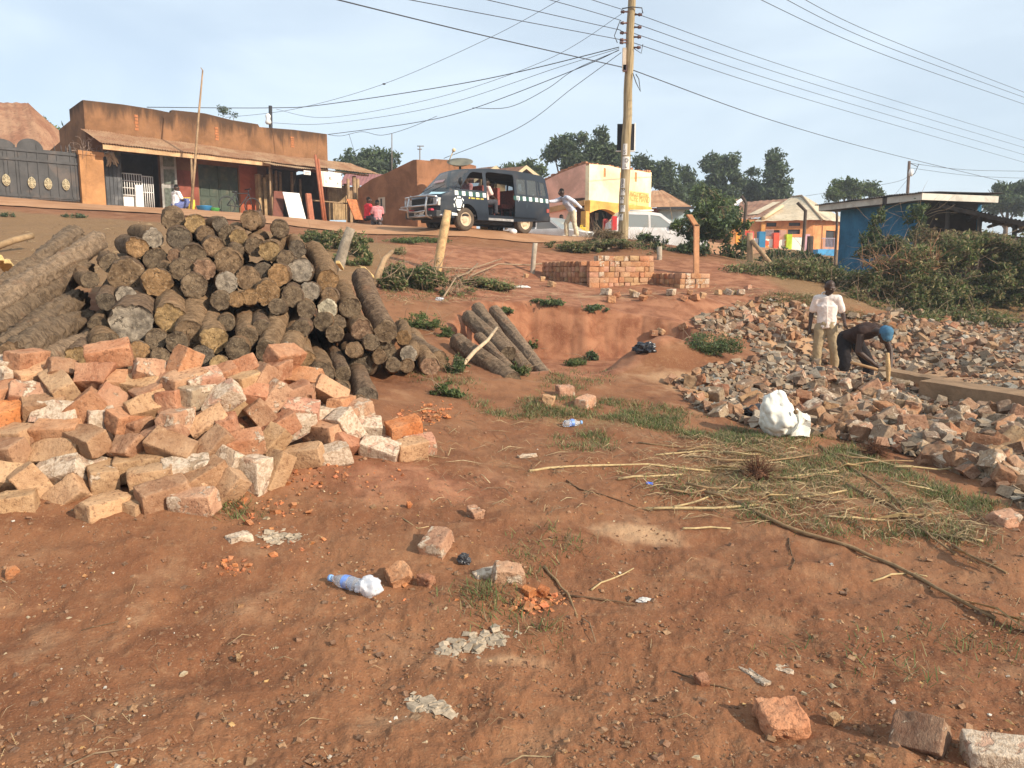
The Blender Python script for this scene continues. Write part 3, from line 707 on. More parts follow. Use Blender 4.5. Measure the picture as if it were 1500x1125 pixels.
# ---------------------------------------------------------------- gravel, crumbs, rubble
def build_gravel():
    g = np.random.default_rng(3)
    n = 24000
    q = np.stack([g.uniform(-60, 1560, n), 1150 - 560 * g.power(1.0, n)], -1)
    dens = vn(q[:, 0] / 90, q[:, 1] / 50, 44) + .5 * vn(q[:, 0] / 30, q[:, 1] / 18, 45)
    q = q[(dens > -.12) | (g.random(n) < .25)]
    p = hits(q); n = len(p)
    s = np.exp(g.normal(-5.55, .6, n)); s = np.clip(s, .0016, .02); p[:, 2] += s * .15
    pal = np.array([(.19, .085, .043), (.24, .12, .06), (.31, .17, .085), (.40, .19, .075), (.15, .07, .04), (.42, .32, .2), (.6, .54, .46), (.46, .27, .10)])
    c = pal[g.choice(8, n, p=(.36, .28, .16, .06, .08, .03, .008, .022))] * g.uniform(.75, 1.25, (n, 1))
    tag(lumps('gravel', p, s, c, g), kind='stuff')
    # orange crumbs where bricks have gone to pieces
    P_, S_, C_ = [], [], []
    for px, py, rx, ry, k in ((630, 605, 34, 9, 170), (600, 622, 30, 12, 60), (788, 884, 34, 12, 130), (640, 870, 60, 20, 12), (420, 690, 60, 25, 80), (520, 700, 80, 20, 40), (380, 740, 60, 25, 70), (430, 800, 70, 20, 14), (1060, 560, 60, 12, 120), (340, 830, 40, 10, 40)):
        q = np.stack([g.normal(px, rx * .6, k), g.normal(py, ry * .6, k)], -1); p = hits(q); s = np.clip(np.exp(g.normal(-4.7, .6, k)), .003, .028)
        p[:, 2] += s * .3; P_.append(p); S_.append(s); C_.append(np.array((.52, .17, .055)) * g.uniform(.6, 1.2, (k, 1)) * g.uniform(.9, 1.1, (k, 3)))
    tag(lumps('brick_crumbs', np.vstack(P_), np.concatenate(S_), np.vstack(C_), g), kind='stuff')
build_gravel()
RUB = [(1015,468),(1060,452),(1150,436),(1215,470),(1262,462),(1345,455),(1420,470),(1530,472),(1530,770),(1455,715),(1350,672),(1230,642),(1120,632),(1020,600),(980,562),(1035,536),(1115,528),(1095,500),(1020,486)]
EARTH = [(1335,560),(1380,552),(1530,588),(1530,606),(1345,574)]
def build_rubble():
    g = np.random.default_rng(5)
    n = 13000; q = px_poly_points(RUB, n, g)
    gate = poly_sd(q[:, 0], q[:, 1], EARTH) < 0
    q = q[gate & ((vn(q[:, 0] / 60, q[:, 1] / 22, 71) > -.18) | (g.random(n) < .3))]
    p = hits(q); n = len(p); s = np.clip(np.exp(g.normal(-3.6, .6, n)), .008, .085); s *= np.where(p[:, 1] > 12, 1.25, 1)
    p[:, 2] += s * g.uniform(.1, .9, n)
    pal = np.array([(.33, .235, .155), (.40, .29, .19), (.34, .17, .10), (.26, .20, .15), (.40, .20, .11), (.46, .38, .29), (.22, .125, .08), (.29, .28, .25)])
    c = pal[g.choice(8, n, p=(.2, .14, .17, .16, .10, .08, .10, .05))] * g.uniform(.6, 1.05, (n, 1))
    tag(lumps('rubble', p, s, c, g, .7), kind='stuff')
    r = random.Random(9)
    # pieces of brick one can tell apart, the larger ones
    zone = [(lambda x, y: y < 500 and x < 1215, 'on the far rubble slope beyond the standing man', (1030, 1205, 448, 520), 62),
            (lambda x, y: True, 'on the rubble bank below the brush heap', (1235, 1500, 462, 520), 58),
            (lambda x, y: True, 'in the rubble before the two working men', (1010, 1330, 555, 628), 82),
            (lambda x, y: True, 'in the rubble field below the concrete foundation', (1220, 1500, 606, 720), 95)]
    for fn, where, (x0, x1, y0, y1), k in zone:
        m = 0; tries = 0
        while m < k and tries < 4000:
            tries += 1; x, y = r.uniform(x0, x1), r.uniform(y0, y1)
            if not fn(x, y): continue
            if poly_sd(np.array([x]), np.array([y]), RUB)[0] < 0 or poly_sd(np.array([x]), np.array([y]), EARTH)[0] > 0: continue
            m += 1; p = hit(x, y); code = r.choice('OTRBPPMGGGMTBTW')
            kind = r.random(); me = LUMP if kind < .5 else BROKEN if kind < .82 else WHOLE
            sc = r.uniform(.75, 1.15) * (.92 if me is WHOLE else 1.12)
            p.z += .03 * sc + r.uniform(0, .06)
            o = brick(me, p, Euler((r.uniform(-.6, .6), r.uniform(-.6, .6), r.uniform(0, 6.3))), code, sc, 'brick_fragment', r=r); dk = r.uniform(.5, .85); o.color = (o.color[0] * dk, o.color[1] * dk, o.color[2] * dk, o.color[3] * .8)
            what = 'lump' if me is LUMP else 'broken brick' if me is BROKEN else 'whole old brick'
            tag(o, f'{BN[code]} {what} {where}', 'rubble piece', f'{BN[code]} {what}s {where}')
build_rubble()
def build_loose_bricks():
    for px, py, yaw, tilt, roll, code, mesh, s, lab in (
        (640, 802, 70, 35, 30, 'P', WHOLE[3], (.72, .95, .85), 'big pale brick fragment propped up on the bare earth beside black plastic'),
        (583, 853, 30, 15, 35, 'O', LUMP[1], .88, 'orange brick lump lying just beside the plastic-wrapped water bottle'),
        (627, 855, 60, 10, 20, 'R', LUMP[4], .62, 'small red-brown brick lump between two larger fragments'),
        (701, 753, 25, 10, 15, 'P', LUMP[2], .78, 'pinkish half brick lying alone in the middle of the bare earth'),
        (753, 848, 10, -12, 10, 'P', BROKEN[2], .78, 'tan and orange half brick beside the crumbled orange pieces'),
        (776, 870, 40, 10, 15, 'X', LUMP[0], .5, 'bright orange crumbling lump against the half brick'),
        (795, 870, 70, 0, 15, 'X', LUMP[5], .42, 'second bright orange lump, nearer the brown twig'),
        (1144, 1072, 5, 2, 18, 'O', LUMP[7], 1.18, 'large orange brick lump with long shadow at the front edge'),
        (1347, 1092, -40, 12, 30, 'K', WHOLE[5], (.58, .95, .9), 'black-stained brick fragment with white mortar top at the front edge'),
        (1466, 1122, -12, 0, 10, 'W', WHOLE[1], (.8, .95, .9), 'white-topped brick cut off by the bottom corner of the view'),
        (1482, 764, 15, 5, 10, 'P', BROKEN[4], 1.05, 'pinkish brick at the edge of the cornstalk litter'),
        (858, 590, 60, 4, 12, 'P', WHOLE[2], .95, 'whole brick with pale top in the grass before the pit'),
        (832, 573, 20, 0, 10, 'P', BROKEN[6], .95, 'broken brick just behind the pale-topped whole brick in grass'),
        (803, 586, 80, 0, 10, 'T', LUMP[3], .95, 'tan brick end nearest the pit logs in the grass'),
        (600, 741, 20, 0, 20, 'X', LUMP[8], .25, 'small bright orange crumb of brick on the bare earth'),
        (20, 845, 20, 0, 20, 'X', LUMP[6], .42, 'red brick crumb on the earth below the brick heap'),
        (352, 976, 20, 0, 20, 'Y', LUMP[2], .2, 'small ochre stone on the front earth'),
        (1028, 1004, 20, 0, 20, 'R', LUMP[3], .38, 'earth-coloured clod half sunk in the front earth'),
        (1270, 1075, 60, 0, 20, 'B', LUMP[6], .33, 'brown earth clod between the two front brick lumps'),
        (1222, 1062, 20, 0, 5, 'T', LUMP[5], .3, 'pale crumb of mortar beside the large orange lump')):
        p = hit(px, py + 8); Y = p.y + .05
        q = P(px, py, Y); q.z = max(q.z, H(q.x, q.y) + .02)
        o = brick(mesh, q, brot(yaw, tilt, roll), code, s); tag(o, lab, 'brick')
    for px, py, yaw, L, W, lab in ((412, 786, 20, .27, .14, 'flat crust of white mortar on the earth below the brick heap'), (350, 790, 40, .12, .07, 'small flat white mortar chip beside the larger crust'), (772, 669, 20, .16, .06, 'thin pale mortar flake on the earth near the straw'),
        (630, 1033, -25, .21, .05, 'knobbly strip of grey mortar lying on the front earth'), (700, 946, 32, .40, .10, 'long dusty slab of pale mortar half buried in the earth'), (1103, 990, -65, .16, .035, 'narrow pale mortar strip on the brown earth'), (1150, 984, -30, .07, .03, 'tiny pale mortar scrap beside the narrow strip'), (716, 843, 30, .17, .09, 'grey flat stone flake beside the green tuft'), (1475, 716, 10, .2, .12, 'light green-grey plaster slab on the rubble edge')):
        p = hit(px, py)
        if L > .19:      # a crust broken into grit and flat crumbs
            g = np.random.default_rng(int(px)); n = int(1100 * L); t = np.clip(g.normal(0, .36, n), -.8, .8); e = np.stack([t * L * .6 + .02 * vn(t * 9, t * 0, 3), (g.normal(0, .42, n) + .8 * vn(t * 3, t * 0, int(px))) * W * .75], -1); ca, sa = math.cos(R(yaw)), math.sin(R(yaw))
            q = np.stack([p.x + e[:, 0] * ca - e[:, 1] * sa, p.y + e[:, 0] * sa + e[:, 1] * ca], -1); q = np.concatenate([q, H(q[:, 0], q[:, 1])[:, None]], 1); sz = np.clip(np.exp(g.normal(-5.0, .75, n)), .002, .032); q[:, 2] += sz * .12
            tag(lumps('mortar_crust', q, sz, np.array((.42, .33, .235)) * g.uniform(.7, 1.2, (n, 1)), g, .4), lab, 'mortar crust'); continue
        me = brick_mesh('mortar_chip', L=L, W=W, T=min(.05, W * .5), chips=4, seed=int(px), sub=2, amp=2.4)
        o = bpy.data.objects.new('mortar_chip', me); COL.objects.link(o); o.location = p + Vector((0, 0, .004)); o.rotation_euler = (0, 0, R(yaw)); o.color = (.44, .37, .29, .9); tag(o, lab, 'mortar chip')
build_loose_bricks()
CN_ = 'one two three four five six seven eight'.split()
def build_stacks():
    small = [brick_mesh('stacked_brick', L=.25, W=.125, T=.118, seed=k + 90, sub=0, chips=k % 2) for k in range(6)]
    def stack(c, u, v, nu, nv, courses, cap, name):
        """c near corner on the ground, u along the lit face, v along the shaded face"""
        u = Vector(u).normalized(); v = Vector(v).normalized()
        yu = math.atan2(u.y, u.x)
        for k in range(courses + cap):
            n = nu; z = c.z + .06 + k * .122
            i = 0
            x = .0 if k < courses else .24; xe = nu * .2
            while x < xe - .05:
                hd = rng.random() < .45; w = .13 if hd else .25
                if x + w > xe + .06: w = .13; hd = True
                p = c + u * (x + w / 2) + v * ((.125 if hd else .065) + rng.uniform(-.012, .012)); p.z = z + rng.uniform(-.004, .004)
                o = brick(small, p, Euler((rng.uniform(-.03, .03), rng.uniform(-.03, .03), yu + (math.pi / 2 if hd else 0) + rng.uniform(-.06, .06))), rng.choice('OOTPYO'), (1, 1, 1.0))
                o.color = (o.color[0] * .95, o.color[1] * .92, o.color[2] * .9, .25 if rng.random() < .8 else .8)
                i += 1; x += w + .006
                tag(o, f'{ORD[i - 1]} brick along course {CN_[k]} of the sunlit face of the {name}', 'brick', f'bricks of the {name}')
                if k >= courses and x > xe - .1: break
            if k < courses:
                y = .26
                i = 0
                while y < nv * .135:
                    p = c + v * (y + .065) + u * (.125 + rng.uniform(-.015, .015)); p.z = z + rng.uniform(-.004, .004)
                    o = brick(small, p, Euler((rng.uniform(-.03, .03), rng.uniform(-.03, .03), yu + rng.uniform(-.06, .06))), rng.choice('OTRPBO'))
                    o.color = (*o.color[:3], .2); i += 1; y += .135
                    tag(o, f'{ORD[i - 1]} brick along course {CN_[k]} of the shaded face of the {name}', 'brick', f'bricks of the {name}')
    c = hit(864, 421); a = hit(967, 424); 
    u = Vector((.93, .36, 0)); v = Vector((-.60, .80, 0))
    stack(Vector((c.x, c.y, H(c.x, c.y) - .02)), u, v, 8.4, 12, 5, 1, 'tall brick stack')
    c2 = hit(998, 423); stack(Vector((c2.x, c2.y, H(c2.x, c2.y) - .02)), u, Vector((-.6, .8, 0)), 4, 8, 3, 0, 'low brick stack')
    r = random.Random(4)
    for px, py in ((771,407),(795,412),(808,420),(817,409),(885,432),(903,436),(922,433),(932,436),(945,441),(950,432),(895,443),(1002,441),(1018,440),(1030,437),(1052,432),(1066,431),(1085,432),(1098,424),(983,432),(1010,432),(962,492),(968,490),(1000,483),(1022,476)):
        p = hit(px, py); code = r.choice('OTPORM'); o = brick(LUMP if r.random() < .6 else BROKEN, p + Vector((0, 0, .05)), Euler((r.uniform(-.4, .4), r.uniform(-.4, .4), r.uniform(0, 6))), code, r.uniform(.8, 1.2), 'brick_fragment', r=r)
        tag(o, f'{BN[code]} loose brick fragment lying on the terrace near the brick stacks', 'rubble piece', f'{BN[code]} fragments near the brick stacks')
build_stacks()
# ---------------------------------------------------------------- plants
def leaves_mesh(name, pos, size, cols, g, parent=None, flat=.0, mat=None, elong=1.7):
    n = len(pos)
    M = rotmats(n, g)
    base = np.array([(-.5, 0, 0), (0, -.3, .06), (.5, 0, 0), (0, .3, .06)]) * np.array([elong, 1, 1])
    V = np.einsum('nij,kj->nki', M, base) * size[:, None, None]
    if flat: V[:, :, 2] *= (1 - flat)
    V += pos[:, None]
    Q = np.arange(n * 4).reshape(n, 4)
    return tint_mesh(name, V.reshape(-1, 3), Q, np.repeat(cols, 4, 0), mat or LEAF, False, parent)
def blob_points(blobs, n, g, shell=.55, lac=.0, ls=1.0):
    """points in a union of ellipsoids (centre, radii): towards the outside, in clumps with gaps"""
    vol = np.array([b[1][0] * b[1][1] * b[1][2] for b in blobs]) ** .72; vol = vol / vol.sum(); out = []
    while sum(len(o) for o in out) < n:
        m = n; k = g.choice(len(blobs), m, p=vol)
        d = g.normal(size=(m, 3)); d /= np.linalg.norm(d, axis=1)[:, None]
        r = shell + (1 - shell) * g.random(m) ** .6
        r *= 1 + .24 * np.sin(d[:, 0] * 7 + k) * np.cos(d[:, 2] * 6 + k * 2) + .16 * np.sin(d[:, 1] * 11 + d[:, 2] * 13 + k)
        c = np.array([b[0] for b in blobs])[k]; R_ = np.array([b[1] for b in blobs])[k]
        p = c + d * R_ * r[:, None]
        if lac:
            w = vn(p[:, 0] / ls + p[:, 1] / ls * .7, p[:, 2] / ls + p[:, 1] / ls * .45, 31) + .5 * vn(p[:, 0] / ls * 2.3, p[:, 2] / ls * 2.3 + p[:, 1], 33)
            p = p[w > lac]
        out.append(p)
    return np.vstack(out)[:n]
GREEN_D = np.array([(.058, .092, .045), (.08, .125, .055), (.105, .15, .065), (.048, .075, .04)])
GREEN_M = np.array([(.07, .12, .03), (.10, .15, .04), (.05, .085, .025), (.13, .17, .05)])
OLIVE = np.array([(.21, .20, .08), (.29, .245, .11), (.16, .185, .065), (.32, .26, .135), (.22, .16, .08)])
BROWNL = np.array([(.22, .15, .075), (.30, .22, .12), (.15, .095, .045), (.18, .16, .06)])
BARKM = plain('tree_bark', (.16, .115, .08), .3, 5, .95, .1, bump=.6, bd=.03)
TWIGM = plain('twig_bark', (.30, .215, .14), .3, 12, .9, .1, bump=.4)
def pal(p, n, g, w=None): return p[g.choice(len(p), n, p=w)] * g.uniform(.7, 1.3, (n, 1))
_tn = [100]
def tree(label, blobs, Y, n, leaf, palette, base_px=None, name='tree', trunk=.16, depth=.8, group='trees behind the houses', lac=-.05):
    """blobs: (px, py, rx, ry) of the crown's clumps as they show, at distance Y"""
    _tn[0] += 1; g = np.random.default_rng(_tn[0]); s = Y / F
    B = []
    for i, b in enumerate(blobs):
        c = P(b[0], b[1], Y + g.uniform(-.5, .5) * b[2] * s * depth); B.append((np.array(c), (b[2] * s * .88, b[2] * s * depth, b[3] * s * .88)))
    bx = base_px if base_px else np.mean([b[0] for b in blobs]); x0 = P(bx, 300, Y).x
    root = empty(name, label, 'tree', (x0, Y, H(x0, Y)), 0, group)
    o0 = np.array(root.location)
    # split the blobs into many leaf clumps so that the outline is uneven
    cl = blob_points(B, max(40, n // 70), g, .35); sub = [(c, np.array((1, 1, .75)) * g.uniform(.4, 1.15) * leaf * 2.5) for c in cl]
    p = blob_points(sub, n, g, .2)
    sz = leaf * .82 * g.uniform(.6, 1.35, n)
    tone = np.clip(1 + .5 * vn(p[:, 0] * 1.1, p[:, 2] * 1.1 + p[:, 1] * .3, 12), .55, 1.5)[:, None]
    leaves_mesh('crown', p - o0, sz, pal(palette, n, g) * tone, g, root)
    m = MB(); r = random.Random(_tn[0]); top = max(B, key=lambda b: b[0][2])[0]
    mid = Vector(((x0 + top[0]) / 2 - x0, r.uniform(-.3, .3), (top[2] - root.location.z) * .55))
    m.tube([(0, 0, -.3), mid * .5 + Vector((r.uniform(-.1, .1), 0, 0)), mid, Vector(top - o0)], [trunk * 1.5, trunk * 1.1, trunk * .8, trunk * .15], 7)
    for c, rad in B:
        e = Vector(c - o0); m.tube([mid * r.uniform(.6, .95), (mid * .5 + e * .5) + Vector((0, 0, -.2)), e, e + Vector((r.uniform(-.5, .5), 0, rad[2] * .7))], [trunk * .55, trunk * .4, trunk * .22, .015], 5)
    for c in cl[::4]:
        q = min(B, key=lambda b: np.linalg.norm(b[0] - c))[0]; m.tube([Vector(q - o0), Vector((q * .4 + c * .6) - o0), Vector(c - o0)], [trunk * .2, trunk * .13, .012], 4)
    m.build('trunk', BARKM, root)
    return root
def build_trees():
    D, M_ = GREEN_D, GREEN_M
    tree('dark rounded tree behind the right end of the long shop', [(520,232,22,16),(545,228,20,17),(566,240,18,14),(500,240,12,10),(540,250,40,14)], 58, 5200, .26, D, 540)
    tree('small green tree between the rusty roof and the shop', [(68,192,9,10),(76,205,9,10),(62,184,6,6)], 42, 1400, .22, M_, 72)
    tree('tiny seedling tree showing above the shop parapet', [(326,162,6,5),(343,169,4,2)], 44, 260, .11, D, 330, trunk=.05)
    tree('tall tree with three dark lobes behind the pink house', [(822,205,15,16),(812,228,14,16),(838,228,18,22),(852,205,11,15),(845,248,25,16)], 56, 5600, .26, D, 830)
    tree('dark tree with two upright lobes just before the pole', [(882,205,13,15),(890,225,17,16),(868,225,12,16),(905,240,12,12),(872,205,8,12)], 57, 4600, .26, D, 885)
    tree('small loose tree seen just past the pole', [(938,238,9,8),(950,244,7,6)], 62, 900, .26, D, 942)
    tree('pointed dark tree beyond the rusty hip roof', [(974,240,10,14),(972,262,20,18),(980,285,24,16),(962,262,12,14)], 62, 4200, .28, D, 975)
    tree('thin tree with a bare top between two fuller trees', [(1004,258,8,14),(1006,282,14,14)], 66, 1500, .28, D, 1004)
    tree('broad tall tree behind the brown roofs', [(1052,236,14,16),(1068,238,14,14),(1046,258,22,18),(1076,262,18,18),(1058,284,34,16),(1040,240,7,12)], 66, 6800, .28, D, 1058)
    tree('narrow tree between the broad tree and the conical one', [(1100,252,9,10),(1096,270,14,14),(1102,288,18,12)], 68, 2300, .28, D, 1100)
    tree('tall cone-shaped tree above the pale school roof', [(1134,234,11,12),(1136,252,18,14),(1136,270,22,14),(1140,284,28,12)], 66, 5200, .28, D, 1136)
    tree('low dark trees filling the gap behind the rusty hip roof', [(1010,288,26,16),(1030,280,20,16),(1120,290,24,10)], 72, 3600, .3, D, 1020)
    tree('leafy light green tree behind the big bush', [(1035,292,20,14),(1055,300,16,10),(1026,282,8,8)], 45, 2600, .2, M_, 1035)
    tree('rounded mango tree behind the blue shed', [(1236,274,17,13),(1225,284,14,8),(1250,284,14,9)], 60, 3000, .22, M_, 1238)
    tree('smaller rounded tree beside the mango behind the blue shed', [(1274,279,14,9),(1284,286,10,6)], 62, 1600, .22, M_, 1274)
    tree('large dark tree at the edge beyond the shed roof', [(1456,288,24,16),(1480,280,24,18),(1500,290,26,22),(1440,298,16,10),(1475,300,40,14)], 60, 5200, .26, D, 1475)
    tree('green tree showing above the gabled roofs behind the van', [(770,246,12,10),(786,252,13,10),(760,254,9,8)], 62, 2000, .26, M_, 775)
    tree('small tree top between the gabled roofs', [(745,248,7,5),(736,252,6,4)], 66, 500, .26, M_, 742)
build_trees()

def twigs(mb, p0, d, L, r, g, n=5, bend=.5):
    pts = [Vector(p0)]; d = Vector(d).normalized()
    for k in range(n):
        d = (d + Vector(g.normal(size=3)) * bend * .35).normalized(); pts.append(pts[-1] + d * L / n)
    mb.tube(pts, [r * (1 - .8 * k / n) for k in range(n + 1)], 4)
    return pts
def shrub(name, label, cat, blobs, Y, n, leaf, palette, ntw, twl=.6, twr=.008, depth=.7, lac=-.02, ls=.35, clump=None, weights=None, group=None, fall=.0, twig_mat=None, seed=None):
    _tn[0] += 1; g = np.random.default_rng(seed or _tn[0]); B = []
    for b in blobs:
        y = b[4] if len(b) > 4 else Y if Y else hit(b[0], b[1] + b[3] * .85).y + .1; s = y / F; c = P(b[0], b[1], y); B.append((np.array(c), (b[2] * s, b[2] * s * depth if len(b) < 6 else b[5], b[3] * s)))
    cx = np.mean([b[0][0] for b in B]); cy = np.mean([b[0][1] for b in B])
    root = empty(name, label, cat, (cx, cy, H(cx, cy)), 0, group); o0 = np.array(root.location)
    if clump:
        cl = blob_points(B, clump, g, .3); sub = [(c, np.array((1, 1, .8)) * g.uniform(.6, 1.3) * leaf * 3) for c in cl]; p = blob_points(sub, n, g, .15, lac, ls)
    else: p = blob_points(B, n, g, .35, lac, ls)
    z = H(p[:, 0], p[:, 1]); ok = p[:, 2] > z + .01; p = p[ok]; n = len(p)
    tone = np.clip(1 + .55 * vn(p[:, 0] * 2.3, p[:, 2] * 2.3 + p[:, 1] * .5, 12), .5, 1.5)[:, None]
    leaves_mesh('foliage', p - o0, leaf * g.uniform(.5, 1.3, n), pal(palette, n, g, weights) * tone, g, root)
    m = MB()
    for k in range(ntw):
        c, rad = B[g.integers(len(B))]
        d = g.normal(size=3); d[2] = abs(d[2]) * .9 - fall; q = c + g.uniform(-.85, .85, 3) * rad
        q[2] = max(q[2], H(q[0], q[1]) - .02)
        twigs(m, Vector(q - o0), d, twl * g.uniform(.5, 1.4), twr * g.uniform(.5, 1.6), g)
    if ntw: m.build('branches', twig_mat or TWIGM, root)
    return root
def build_shrubs():
    D, M_, O_, Bn = GREEN_D, GREEN_M, OLIVE, BROWNL
    mixg = np.vstack([M_, D]); dry = np.vstack([O_, Bn]); dryg = np.vstack([O_, M_])
    shrub('bush', 'big dense green bush behind the bent orange post', 'bush', [(1040,350,46,40),(1025,322,26,26),(1060,325,26,24),(1012,360,24,30),(1070,365,24,28),(1046,302,18,16),(1005,382,22,16),(1060,385,34,16)], 23, 11000, .085, np.vstack([M_, D, D]), 60, .5, .008, clump=260)
    shrub('bush', 'straggly green shoots sticking out of the big bush top', 'bush', [(1022,300,8,18),(990,330,8,8),(1085,330,16,8),(985,345,10,10)], 22.8, 900, .085, M_, 16, .5, .007)
    shrub('brush_heap', 'low heap of brown cut brush before the painted wall', 'brush heap', [(1090,402,40,16),(1140,404,40,18),(1190,402,40,18),(1230,412,30,18),(1160,390,40,12),(1110,414,60,12)], 20, 15000, .06, dryg, 130, .6, .006, lac=.0)
    shrub('bush', 'dark green creeper along the foot of the painted wall', 'bush', [(1140,378,26,14),(1175,382,28,14),(1210,388,22,16),(1120,388,20,12)], 24, 4500, .07, np.vstack([D, D, M_]), 20, .5, .006)
    shrub('brush_heap', 'wide heap of drying leafy brush behind the working men', 'brush heap', [(1270,424,46,30),(1330,418,50,36),(1300,446,70,26),(1250,450,46,18),(1370,440,46,34),(1290,400,30,22),(1345,385,40,26),(1260,462,40,10,18.2),(1330,466,60,12,18.2),(1420,468,60,14,18.4)], 19, 36000, .062, np.vstack([O_, O_, M_, M_]), 200, .7, .007, lac=-.02)
    shrub('brush_heap', 'heap of brown thorny twigs on the leafy brush by the blue shed', 'brush heap', [(1300,392,34,14),(1330,398,34,14),(1350,384,24,14)], 19.0, 1500, .05, Bn, 170, .55, .011, lac=.02, twig_mat=plain('red_twig', (.30, .165, .09), .3, 12, .9, .1))
    shrub('bush', 'tall overgrown green shrubs at the edge beyond the rubble', 'bush', [(1420,424,50,46),(1470,412,50,48),(1400,376,40,30),(1450,370,44,26),(1490,450,50,36),(1510,398,40,50)], 19.5, 36000, .066, np.vstack([M_, M_, O_, O_]), 70, .6, .007, lac=-.04)
    shrub('bush', 'brown drying creepers hanging over the shed opening', 'bush', [(1390,356,38,20),(1440,356,38,14),(1360,350,22,22),(1480,362,26,12)], 20.3, 9000, .06, np.vstack([Bn, Bn, O_]), 40, .5, .006)
    shrub('bush', 'leafy shoots climbing the blue shed wall', 'bush', [(1282,336,10,26),(1292,318,6,16),(1275,352,18,12),(1340,330,16,30),(1350,312,12,12)], 22.5, 2600, .075, np.vstack([M_, D]), 26, .8, .006)
    shrub('bush', 'dark leafy bush low against the blue shed wall', 'bush', [(1280,374,26,16),(1305,362,24,16)], 22, 3800, .07, np.vstack([D, O_, M_]), 40, .6, .007)
    shrub('bush', 'shaggy green shrub beside the leaning cut stump on the bank', 'bush', [(470,355,24,14),(500,352,22,16),(522,362,20,18),(534,376,16,16),(455,348,14,10),(510,380,24,10)], None, 8500, .05, np.vstack([M_, M_, O_]), 50, .4, .006)
    shrub('brush_heap', 'heap of cut leafy branches on the red bank below the van', 'brush heap', [(590,402,30,16),(622,410,34,18),(576,416,20,12),(640,418,26,12),(610,396,40,12),(668,424,24,10)], None, 13000, .046, np.vstack([O_, M_, M_]), 90, .5, .007, lac=-.05)
    shrub('brush_heap', 'sparse trail of cut branches below the leaning wooden post', 'brush heap', [(690,415,40,7),(730,420,40,6),(665,402,26,8),(660,430,16,5)], None, 5200, .046, np.vstack([O_, M_]), 40, .5, .007)
    shrub('bush', 'green weeds along the road edge before the pole', 'bush', [(850,362,34,9),(900,360,40,9),(820,360,18,6),(870,352,20,6),(945,364,24,10)], None, 7500, .06, np.vstack([M_, O_]), 90, .4, .005)
    shrub('bush', 'brown dead grass mound at the foot of the pole', 'bush', [(885,346,26,8),(870,350,18,6),(935,353,14,6)], 24.4, 3200, .06, Bn, 200, .5, .005)
    shrub('bush', 'green weeds between the pole and the big bush', 'bush', [(960,362,26,14),(975,375,20,12),(945,350,12,8)], 23.4, 3400, .06, np.vstack([M_, D]), 30, .4, .005)
    for px, py, rx, ry, lab, q, n in ((590,352,26,5,'low weeds on the red bank below the van front', M_, 700), (612,350,18,4,'thin strip of weeds on the bank edge near the leaning post', M_, 400), (586,368,8,7,'yellowish weed clump hanging on the red bank', O_, 350), (640,352,18,5,'small weeds beside the leaning post foot', M_, 400),
        (800,442,22,7,'green weed clump on the terrace edge above the pit', mixg, 800), (870,452,18,6,'second weed clump on the terrace edge, nearer the brick stack', mixg, 600), (1040,503,44,19,'mound of matted green weeds beside the rubble slope', mixg, 2600), (735,455,14,6,'bright weeds at the upper ends of the pit logs', M_, 500), (780,505,9,10,'weeds hanging on the red cliff behind the pit logs', M_, 420),
        (845,530,20,7,'green weeds on the pit floor below the cliff', M_, 700), (865,522,10,8,'darker weed tuft at the side of the pit floor', D, 420), (615,470,28,14,'bright green grass patch between the logs and the pit', M_, 1500), (648,486,14,10,'small green patch at the earth block beside the pit', M_, 600), (665,535,20,16,'dark weeds around the leaning stick by the pit logs', mixg, 900),
        (655,572,24,12,'grass tuft before the end of the log heap', M_, 1000), (540,352,6,4,'tiny weed on the road edge', M_, 120), (108,316,16,4,'small dark weeds on the far bank edge', D, 260), (10,315,10,4,'weeds at the bank edge by the gate', D, 160), (760,540,14,14,'green stems between the lower ends of the pit logs', M_, 600)):
        y = hit(px, py + ry * .8).y + .05
        shrub('weed', lab, 'weeds', [(px, py, rx, ry * .9), (px - rx * .5, py + ry * .35, rx * .7, ry * .55), (px + rx * .6, py + ry * .3, rx * .6, ry * .5)], y, n * 2, .022 if y < 13 else .036, q, max(4, n // 90), .3, .004, depth=.8, lac=-.1, ls=.12)
build_shrubs()

# ---------------------------------------------------------------- grass and straw
def blades(name, q, g, per, hmin, hmax, palette, spread=.03, lean=.6, w=.0035):
    p = hits(q); n = len(p) * per
    b = np.repeat(p, per, 0) + np.concatenate([g.normal(0, spread, (n, 2)), np.zeros((n, 1))], 1)
    b[:, 2] = H(b[:, 0], b[:, 1]) - .003
    h = g.uniform(hmin, hmax, n); a = g.uniform(0, 6.28, n); l = g.uniform(.1, lean, n) * h
    d = np.stack([np.cos(a) * l, np.sin(a) * l, h], -1); mid = b + d * .55 + np.stack([np.zeros(n), np.zeros(n), h * .1], -1)
    tip = b + d; sd = np.stack([-np.sin(a), np.cos(a), np.zeros(n)], -1) * (w * (1 + b[:, 1:2] / 9))
    V = np.stack([b - sd, b + sd, mid + sd * .7, mid - sd * .7, tip], 1)
    k = np.arange(n) * 5
    T = np.stack([np.stack([k, k + 1, k + 2], -1), np.stack([k, k + 2, k + 3], -1), np.stack([k + 3, k + 2, k + 4], -1)], 1).reshape(-1, 3)
    return tint_mesh(name, V.reshape(-1, 3), T, np.repeat(pal(palette, n, g), 5, 0), LEAF)
